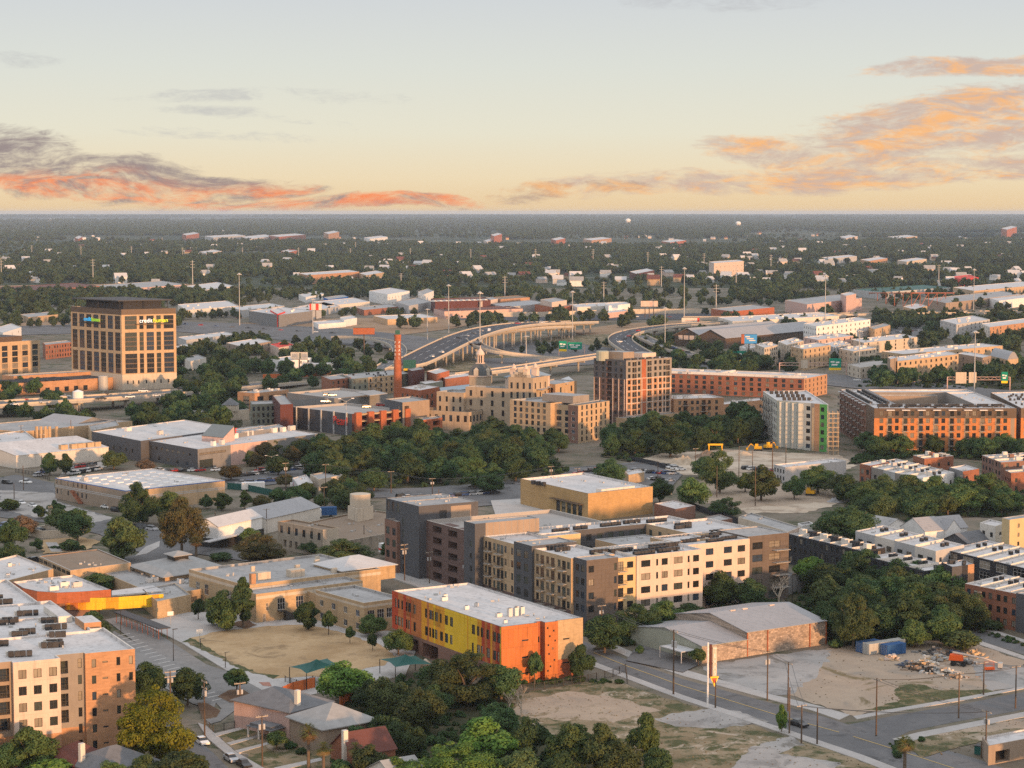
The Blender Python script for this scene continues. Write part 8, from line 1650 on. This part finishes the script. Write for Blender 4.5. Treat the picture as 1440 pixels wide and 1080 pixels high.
more([(240, 420), (520, 412), (520, 422), (250, 432)], 60, (9, 13)); more([(0, 412), (1440, 412), (1440, 418), (0, 420)], 60, (9, 12)); more([(1000, 424), (1440, 410), (1440, 432), (1290, 432), (1000, 432)], 60, (9, 13)); more([(1230, 448), (1330, 446), (1320, 462), (1240, 466)], 60, (9, 13)); more([(880, 490), (1000, 470), (1000, 500), (900, 505)], 26, (9, 12)); more([(250, 446), (500, 440), (500, 446), (250, 450)], 40, (7, 10)); more([(0, 556), (60, 545), (100, 590), (0, 600)], 16, (8, 11))
carrow((0, 741), (60, 748), 8, 'on the lane above the garden wall', 75); carrow((80, 690), (170, 722), 7, 'on the concrete apron of the box store', -40); carrow((170, 690), (196, 700), 3, 'behind the box store trees', -30); carrow((880, 690), (940, 697), 6, 'along the fence beside the annex', 20); carrow((1045, 660), (1090, 664), 5, 'on the bare construction lot', 30)
more([(240, 500), (340, 478), (560, 500), (540, 545), (340, 560), (250, 565)], 90, (8, 12)); more([(880, 505), (1000, 492), (1190, 498), (1200, 520), (1000, 545), (900, 520)], 46, (9, 13)); more([(1200, 520), (1440, 512), (1440, 548), (1240, 548)], 50, (9, 13)); more([(300, 440), (1000, 436), (1000, 445), (300, 450)], 40, (6, 9)); more([(0, 600), (130, 585), (130, 597), (0, 612)], 12, (6, 9)); more([(1000, 450), (1440, 450), (1440, 500), (1230, 500), (1100, 470)], 60, (8, 12)); more([(0, 430), (240, 425), (240, 450), (0, 462)], 40, (8, 12)); more([(560, 625), (430, 640), (440, 670), (760, 665), (780, 640)], 40, (7, 11)); more([(20, 700), (60, 735), (150, 745), (190, 720), (290, 740), (300, 705), (180, 745)], 5, (5, 7))
for k in range(560):     # the tree cover goes on beyond both edges of the view
    y = math.sqrt(rng.uniform(360 ** 2, 1900 ** 2)); extra.append((rng.choice((-1, 1)) * y * rng.uniform(.265, .37), y, rng.uniform(7, 11)))
build_trees()
# ------------------------------------------------------------------ the far woods: one mass
def scatter(name, label, pts, m, crowns):
    src = bpy.data.collections.new(name + '_sources')
    for me in crowns: me.materials.clear(); me.materials.append(M(m)); src.objects.link(bpy.data.objects.new('source_crown', me))
    me = bpy.data.meshes.new(name); me.from_pydata([p[:3] for p in pts], [], []); at = me.attributes.new('size', 'FLOAT', 'POINT'); at.data.foreach_set('value', [p[3] for p in pts])
    ob = tag(link(name, me), kind='stuff'); ob['label'] = label
    ng = bpy.data.node_groups.new(name, 'GeometryNodeTree')
    for io in ('INPUT', 'OUTPUT'): ng.interface.new_socket('Geometry', in_out=io, socket_type='NodeSocketGeometry')
    N = ng.nodes; gi, go = N.new('NodeGroupInput'), N.new('NodeGroupOutput'); ip = N.new('GeometryNodeInstanceOnPoints'); ci = N.new('GeometryNodeCollectionInfo'); ci.inputs[0].default_value = src; ci.inputs[1].default_value = True; ci.inputs[2].default_value = True
    rv = N.new('FunctionNodeRandomValue'); rv.data_type = 'FLOAT_VECTOR'; rv.inputs[0].default_value = (-.08, -.08, 0); rv.inputs[1].default_value = (.08, .08, 6.28)
    na = N.new('GeometryNodeInputNamedAttribute'); na.data_type = 'FLOAT'; na.inputs[0].default_value = 'size'; L_ = ng.links.new
    L_(gi.outputs[0], ip.inputs['Points']); L_(ci.outputs[0], ip.inputs['Instance']); ip.inputs['Pick Instance'].default_value = True; L_(rv.outputs[0], ip.inputs['Rotation']); L_(na.outputs[0], ip.inputs['Scale']); L_(ip.outputs[0], go.inputs[0])
    ob.modifiers.new(name, 'NODES').node_group = ng; print(name, len(pts))
def woods():
    pts = []; r = random.Random(5); hw = .30; bins = {}
    for bx, by, br in FARB:
        for k in range(int((by - 260) // 100), int((by + br + 20) // 100) + 1): bins.setdefault(k, []).append((bx, by, br))
    y = 1950.0
    while y < 30000:
        dens = .0036 * min(1.0, 2400 / y) * (.4 if y < 2500 else 1); step = 40 + y * .012; area = 2 * hw * y * step; n = int(area * dens)
        for _ in range(n):
            xx, yy = r.uniform(-hw, hw) * y, y + r.uniform(0, step)
            cl = mnoise.noise((xx / (260 + yy * .03), yy / (500 + yy * .12), 3))
            if cl < (-.42 if yy < 6500 else -.16) and r.random() < .85: continue
            bad = False
            for bx, by, br in bins.get(int(yy // 100), ()):
                d = by - yy; lim = min(150, 40 + by * .02) if br > 12 else 70
                if abs(xx * by / yy - bx) < br + 3 and -br - 4 < d < lim and (d < br + 3 or r.random() < .8): bad = True; break
            if not bad: pts.append((xx, yy, TZ(yy), r.uniform(.75, 1.35) * (1 + yy / 14000)))
        y += step
    nr = [(x, yy, 0, h / 9.5) for x, yy, h in extra if yy < 1500]; pts += [(x, yy, 0, h / 9.5) for x, yy, h in extra if yy >= 1500]
    scatter('tree_cover', 'further trees between the middle distance buildings, too many to count', nr, 'leaf_dark', [crown_mesh('crown', 380 + i, 2600, .5, (5.4, .9, 9.8, .55), 26, 120, (1.2, 2.1)) for i in range(4)])
    scatter('woods', 'distant dark green woods covering the plain to the horizon', pts, 'leaf_far', [crown_mesh('crown', 300 + i, 420, .95, (5.2, 1.0, 9.5, .55), 14, 60, (1.3, 2.4)) for i in range(5)])
    low = []
    def fill(q, n, lo, hi, out):
        g = [P(*k) for k in q]; xs = [k[0] for k in g]; ys = [k[1] for k in g]; c = 0
        while c < n:
            x, y = r.uniform(min(xs), max(xs)), r.uniform(min(ys), max(ys)); c += 1
            if pin(g, x, y): out.append((x, y, -.1, r.uniform(lo, hi)))
    for q in UB: fill(q, 700, .12, .36, low)
    for q in ([(720, 962), (820, 955), (880, 962)], [(1250, 1046), (1300, 1040), (1260, 1070)], [(1345, 880), (1440, 912), (1440, 904), (1350, 876)], [(40, 772), (120, 768), (120, 775)]): fill(q, 90, .08, .2, low)
    scatter('undergrowth', 'low scrubby undergrowth beneath the tree belts', low, 'leaf_dark', [crown_mesh('crown', 340 + i, 500, .85, (5.2, .2, 7, .4), 14, 40, (1.3, 2.4)) for i in range(3)])
    wd = []
    for q, n in (([(640, 1050), (720, 985), (860, 954), (950, 985), (1100, 1035), (1270, 1095), (700, 1130)], 3200), ([(1100, 975), (1165, 912), (1370, 905), (1440, 930), (1355, 980), (1200, 1007)], 500), ([(1252, 968), (1285, 962), (1408, 976), (1262, 996), (1215, 1000)], 500), ([(1260, 1046), (1300, 1036), (1500, 1000), (1500, 1040), (1300, 1065)], 1200), ([(0, 455), (1000, 446), (1000, 470), (300, 480), (0, 480)], 900), ([(300, 1036), (378, 1014), (470, 1060), (470, 1090)], 300)): fill(q, n, .018, .05, wd)
    scatter('weeds', 'dry weeds scattered over the vacant lots', wd, 'leaf_weed', [crown_mesh('crown', 350 + i, 90, 1.6, (5.2, .2, 6, .4), 8, 8, (1.3, 2.4)) for i in range(3)])
woods()
# ------------------------------------------------------------------ cars
C = car
C(284, 1046, 'sedan', 'white', label='white car parked at the kerb behind the yellow tree', dirpx=(14, 9)); C(325, 1070, 'sedan', 'silver', label='silver car parked on the bottom left street', dirpx=(14, 9)); C(343, 1078, 'sedan', 'black', label='black car parked in front of the silver one', dirpx=(14, 9)); C(1123, 1021, 'sedan', 'black', label='dark car driving on the main street', dirpx=(20, 6), name='moving_car'); C(1304, 892, 'suv', 'black', label='black SUV on the street by the brick townhouses', dirpx=(20, 7), name='moving_car'); C(846, 901, 'sedan', 'red', label='red car parked in front of the grey apartment corner', dirpx=(20, -3)); C(870, 898, 'suv', 'white', label='white car half hidden under trees beside the red one', dirpx=(20, -3)); C(862, 903, 'suv', 'black', label='black car next to the red car', dirpx=(20, -3))
C(36, 680, 'pickup', 'white', label='white pickup at the left car park edge', dirpx=(20, 2)); C(10, 681, 'suv', 'black', label='dark SUV parked beside the white pickup', dirpx=(20, 2)); C(54, 670, 'suv', 'silver', label='silver car by the iron fence of the white warehouse', dirpx=(20, -3)); C(60, 666, 'pickup', 'blue', label='dark blue pickup behind the silver car', dirpx=(20, -3)); C(30, 709, 'sedan', 'white', label='white car beside the clipped hedge', dirpx=(16, 4)); C(46, 713, 'sedan', 'white', label='second white car beside the clipped hedge', dirpx=(16, 4)); C(86, 722, 'suv', 'silver', label='silver car behind the olive tree', dirpx=(16, 4)); C(201, 743, 'suv', 'grey', label='grey SUV on the road beside the big box', dirpx=(20, 3)); C(214, 746, 'suv', 'silver', label='silver SUV behind the grey one', dirpx=(20, 3))
carrow((0, 795), (52, 790), 7, 'beside the brown roofed gym', 60); carrow((0, 805), (50, 800), 6, 'beside the brown roofed gym', 60); carrow((98, 660), (134, 655), 5, 'in front of the white warehouse', 70); carrow((100, 668), (140, 661), 6, 'in front of the white warehouse', 70)
carrow((560, 700), (640, 704), 9, 'in the car park behind the garage', 30); carrow((620, 700), (700, 694), 8, 'in the car park behind the garage', 35); carrow((660, 686), (720, 681), 5, 'in the car park behind the garage', 0); carrow((800, 668), (850, 662), 6, 'in the lot behind the gym', 20); carrow((885, 664), (950, 668), 9, 'in the lot behind the gym', 30); carrow((890, 672), (945, 678), 7, 'in the lot behind the gym', 30); carrow((930, 656), (960, 662), 5, 'in the lot behind the gym', 30)
carrow((330, 672), (440, 658), 15, 'in the tree shaded car park', 30); carrow((362, 664), (456, 650), 14, 'in the tree shaded car park', 30); carrow((335, 682), (395, 676), 5, 'in the tree shaded car park', 0); carrow((220, 664), (320, 662), 9, 'along the front of the dark hall', 40)
h_ = 9.85; carrow((455, 566), (480, 566), 4, 'on the brewery garage roof', 20, z=h_); carrow((510, 574), (540, 571), 3, 'on the brewery garage roof', 20, z=h_); carrow((450, 556), (470, 557), 3, 'on the upper garage deck', 20, z=11.4)
carrow((600, 505), (640, 488), 3, 'on the main flyover', -60, z=10.5, name='moving_car', skip=0); carrow((640, 478), (690, 462), 5, 'on the main flyover', -50, z=16.3, name='moving_car'); carrow((700, 457), (790, 453), 8, 'on the main flyover', -5, z=15.2, name='moving_car'); carrow((676, 474), (690, 467), 3, 'on the lower curved ramp', -50, z=15, name='moving_car'); carrow((868, 484), (900, 464), 5, 'on the S curved ramp', 55, z=10.8, name='moving_car'); carrow((920, 480), (980, 502), 7, 'on the ramp beside the S curve', -40, z=7.8, name='moving_car')
carrow((0, 571), (240, 556), 6, 'on the elevated freeway', 12, z=6.5, name='moving_car', skip=.1, cols=('white', 'white', 'black', 'silver')); carrow((5, 565), (280, 546), 5, 'on the elevated freeway', 12, z=6.5, name='moving_car', skip=.2); carrow((250, 456), (480, 470), 10, 'on the ground level freeway', -10, name='moving_car'); carrow((660, 492), (800, 494), 8, 'on the freeway under the ramps', -5, name='moving_car'); carrow((860, 446), (1000, 446), 6, 'on the far freeway', 0, name='moving_car'); carrow((1170, 532), (1400, 554), 9, 'on the freeway above the orange apartments', -20, name='moving_car'); carrow((1000, 510), (1100, 506), 8, 'in the lot by the beige flats', 20); carrow((1180, 478), (1320, 462), 22, 'in the far right car park', 30); carrow((1170, 472), (1300, 457), 18, 'in the far right car park', 30); carrow((370, 520), (480, 512), 9, 'at the white motel', 20); carrow((256, 445), (340, 448), 12, 'in the depot yard behind the tower', 10)
C(688, 466, 'van', 'white', label='white box truck on the main flyover', z=16.6, dirpx=(-14, 8), name='moving_truck'); build_cars()
# ------------------------------------------------------------------ poles
Q = pole
for px, yb, yt, k, lab in [(288, 1038, 955, 'two', 'double armed wooden pole beside the yellow tree'), (338, 1022, 958, 'trans', 'wooden pole with transformers at the car park corner'), (369, 1080, 1004, 'trans', 'wooden pole with transformer on the front lawn'), (240, 1005, 942, 'two', 'double crossarm pole behind the yellow tree'), (947, 977, 884, 'trans', 'street pole with white transformer before the warehouse'), (1006, 996, 956, 'plain', 'short dark post beside the pole sign'), (1079, 985, 914, 'trans', 'pole at the edge of the concrete lot'), (1108, 1000, 930, 'one', 'tall dark pole right of the concrete lot'), (1110, 1032, 965, 'plain', 'dark pole at the slim bright tree'), (1127, 1046, 990, 'one', 'pole with lamp beside the dark car'), (1149, 1047, 995, 'plain', 'plain dark pole right of the dark car'), (1232, 1035, 952, 'one', 'pole at the street corner'), (1348, 1010, 945, 'one', 'pole on the far side of the cross street'), (1383, 978, 930, 'one', 'pole beside the scissor lift'), (1428, 996, 935, 'one', 'dark pole near the right edge'), (1386, 1068, 998, 'trans', 'wooden pole with two white transformers at the corner shop'), (1380, 1066, 1042, 'plain', 'short dark post beside the transformer pole'), (800, 870, 826, 'one', 'pole between striped school and grey apartments'), (846, 896, 850, 'trans', 'pole with lamps at the grey apartment corner'), (1374, 885, 830, 'trans', 'pole in front of the brick townhouses'), (1114, 852, 806, 'street', 'dark lamp post by the bungalow')]: Q(px, yb, yt, k, lab, rz=rng.choice((.5, .55, -1.0)))
for px, yb, yt, k in [(569, 818, 764, 'two'), (604, 822, 775, 'trans'), (654, 832, 786, 'trans'), (512, 768, 738, 'plain')]: Q(px, yb, yt, k, zone='along the dark face of the apartment garage', rz=.6)
for px, yb, yt, k in [(303, 760, 720, 'plain'), (345, 748, 712, 'one'), (375, 750, 715, 'one'), (414, 730, 698, 'one'), (456, 718, 684, 'one'), (427, 756, 732, 'plain'), (20, 702, 680, 'plain'), (33, 690, 654, 'plain'), (59, 668, 640, 'plain'), (60, 645, 610, 'one'), (30, 625, 598, 'one'), (100, 622, 590, 'plain')]: Q(px, yb, yt, k, zone='among the low buildings at left', rz=.6)
for px, yb, yt, k in [(402, 690, 650, 'trans'), (425, 690, 672, 'plain'), (458, 690, 652, 'one'), (550, 695, 662, 'one'), (608, 704, 672, 'trans'), (617, 706, 688, 'plain'), (775, 684, 655, 'trans'), (812, 686, 658, 'one'), (925, 680, 648, 'plain'), (978, 660, 630, 'one'), (1039, 670, 627, 'plain'), (1062, 712, 655, 'plain'), (1086, 680, 618, 'plain'), (1105, 660, 625, 'plain'), (1058, 668, 632, 'plain'), (1354, 700, 668, 'one'), (1386, 700, 668, 'one'), (1008, 700, 655, 'plain')]: Q(px, yb, yt, k, zone='across the middle streets and lots', rz=.4)
for px, yb, yt in [(244, 930, 884), (317, 940, 917), (170, 893, 858), (282, 912, 898)]: Q(px, yb, yt, 'street', zone='around the school field and road', rz=.6)
for px, yb, yt in [(415, 646, 632), (382, 662, 640), (400, 655, 640), (540, 646, 632), (560, 642, 628), (482, 650, 640), (487, 605, 560)]: Q(px, yb, yt, 'double', zone='rising from the river belt car park', rz=.3)
for px, yb, yt in [(337, 458, 384), (601, 478, 434), (631, 468, 400), (675, 508, 410), (805, 478, 409), (935, 500, 432), (1160, 478, 386), (1208, 528, 464), (1370, 552, 465), (1369, 440, 378), (962, 450, 376), (440, 470, 420), (740, 510, 472)]: Q(px, yb, yt, 'mast', zone='over the freeway interchange', rz=.2)
for px, yb, yt in [(45, 362, 345), (114, 363, 345), (185, 362, 346), (257, 366, 348), (341, 363, 348), (420, 366, 348), (493, 364, 349), (577, 366, 349), (662, 368, 350), (753, 372, 350), (834, 372, 350), (911, 376, 354), (990, 378, 356), (1084, 384, 358), (131, 398, 364), (271, 402, 366), (2, 396, 362), (564, 404, 384), (710, 422, 388), (849, 428, 396), (1007, 436, 400), (930, 404, 374), (1035, 406, 374), (1320, 400, 372), (500, 352, 340), (228, 342, 334)]: Q(px, yb, yt, 'tower', zone='marching through the forest', rz=.3)
build_poles()
def wire(label, pts):
    g = Grp('power_line', label, 'power line', (*P(pts[0][0], pts[0][1]), 0)); m = MB()
    for (x0, b0, t0), (x1, b1, t1) in zip(pts, pts[1:]):
        A, Bq = Vector((*P(x0, b0), hgt(t0, b0) - .25)), Vector((*P(x1, b1), hgt(t1, b1) - .25)); n = 10
        for o in (-.7, .7):
            pv = None
            for k in range(n + 1):
                t = k / n; q = A.lerp(Bq, t); q.z -= 4 * t * (1 - t) * (A - Bq).length * .02; q.x += o
                if pv is not None: m.tube(pv, q, .05, .05, 3, 0, False)
                pv = q
    g.part('cable', m, 'rail')
wire('pair of sagging power lines over the cross street', [(1428, 996, 935), (1348, 1010, 945), (1232, 1035, 952), (1386, 1068, 998)]); wire('power lines along the main street', [(846, 896, 850), (947, 977, 884), (1079, 985, 914), (1108, 1000, 930), (1127, 1046, 990), (1386, 1068, 998)]); wire('power lines past the dark garage towers', [(512, 768, 738), (569, 818, 764), (604, 822, 775), (654, 832, 786), (800, 870, 826)]); wire('power lines over the river belt', [(402, 690, 650), (458, 690, 652), (550, 695, 662), (608, 704, 672), (775, 684, 655), (925, 680, 648)])
# ------------------------------------------------------------------ air
mb = MB(); mb.prism([(-29000, -1500), (29000, -1500), (29000, 46000), (-29000, 46000)], -1.5, 125)
hm = bpy.data.materials.new('haze'); hm.use_nodes = True; t = NT(hm.node_tree); pv = t.n('ShaderNodeVolumePrincipled', {'Color': (.58, .76, 1.0, 1), 'Density': 3.1e-5}); t.n('ShaderNodeOutputMaterial', {'Volume': pv.outputs[0]})
hz = tag(link('haze', mb.mesh('haze', [hm])), kind='stuff')
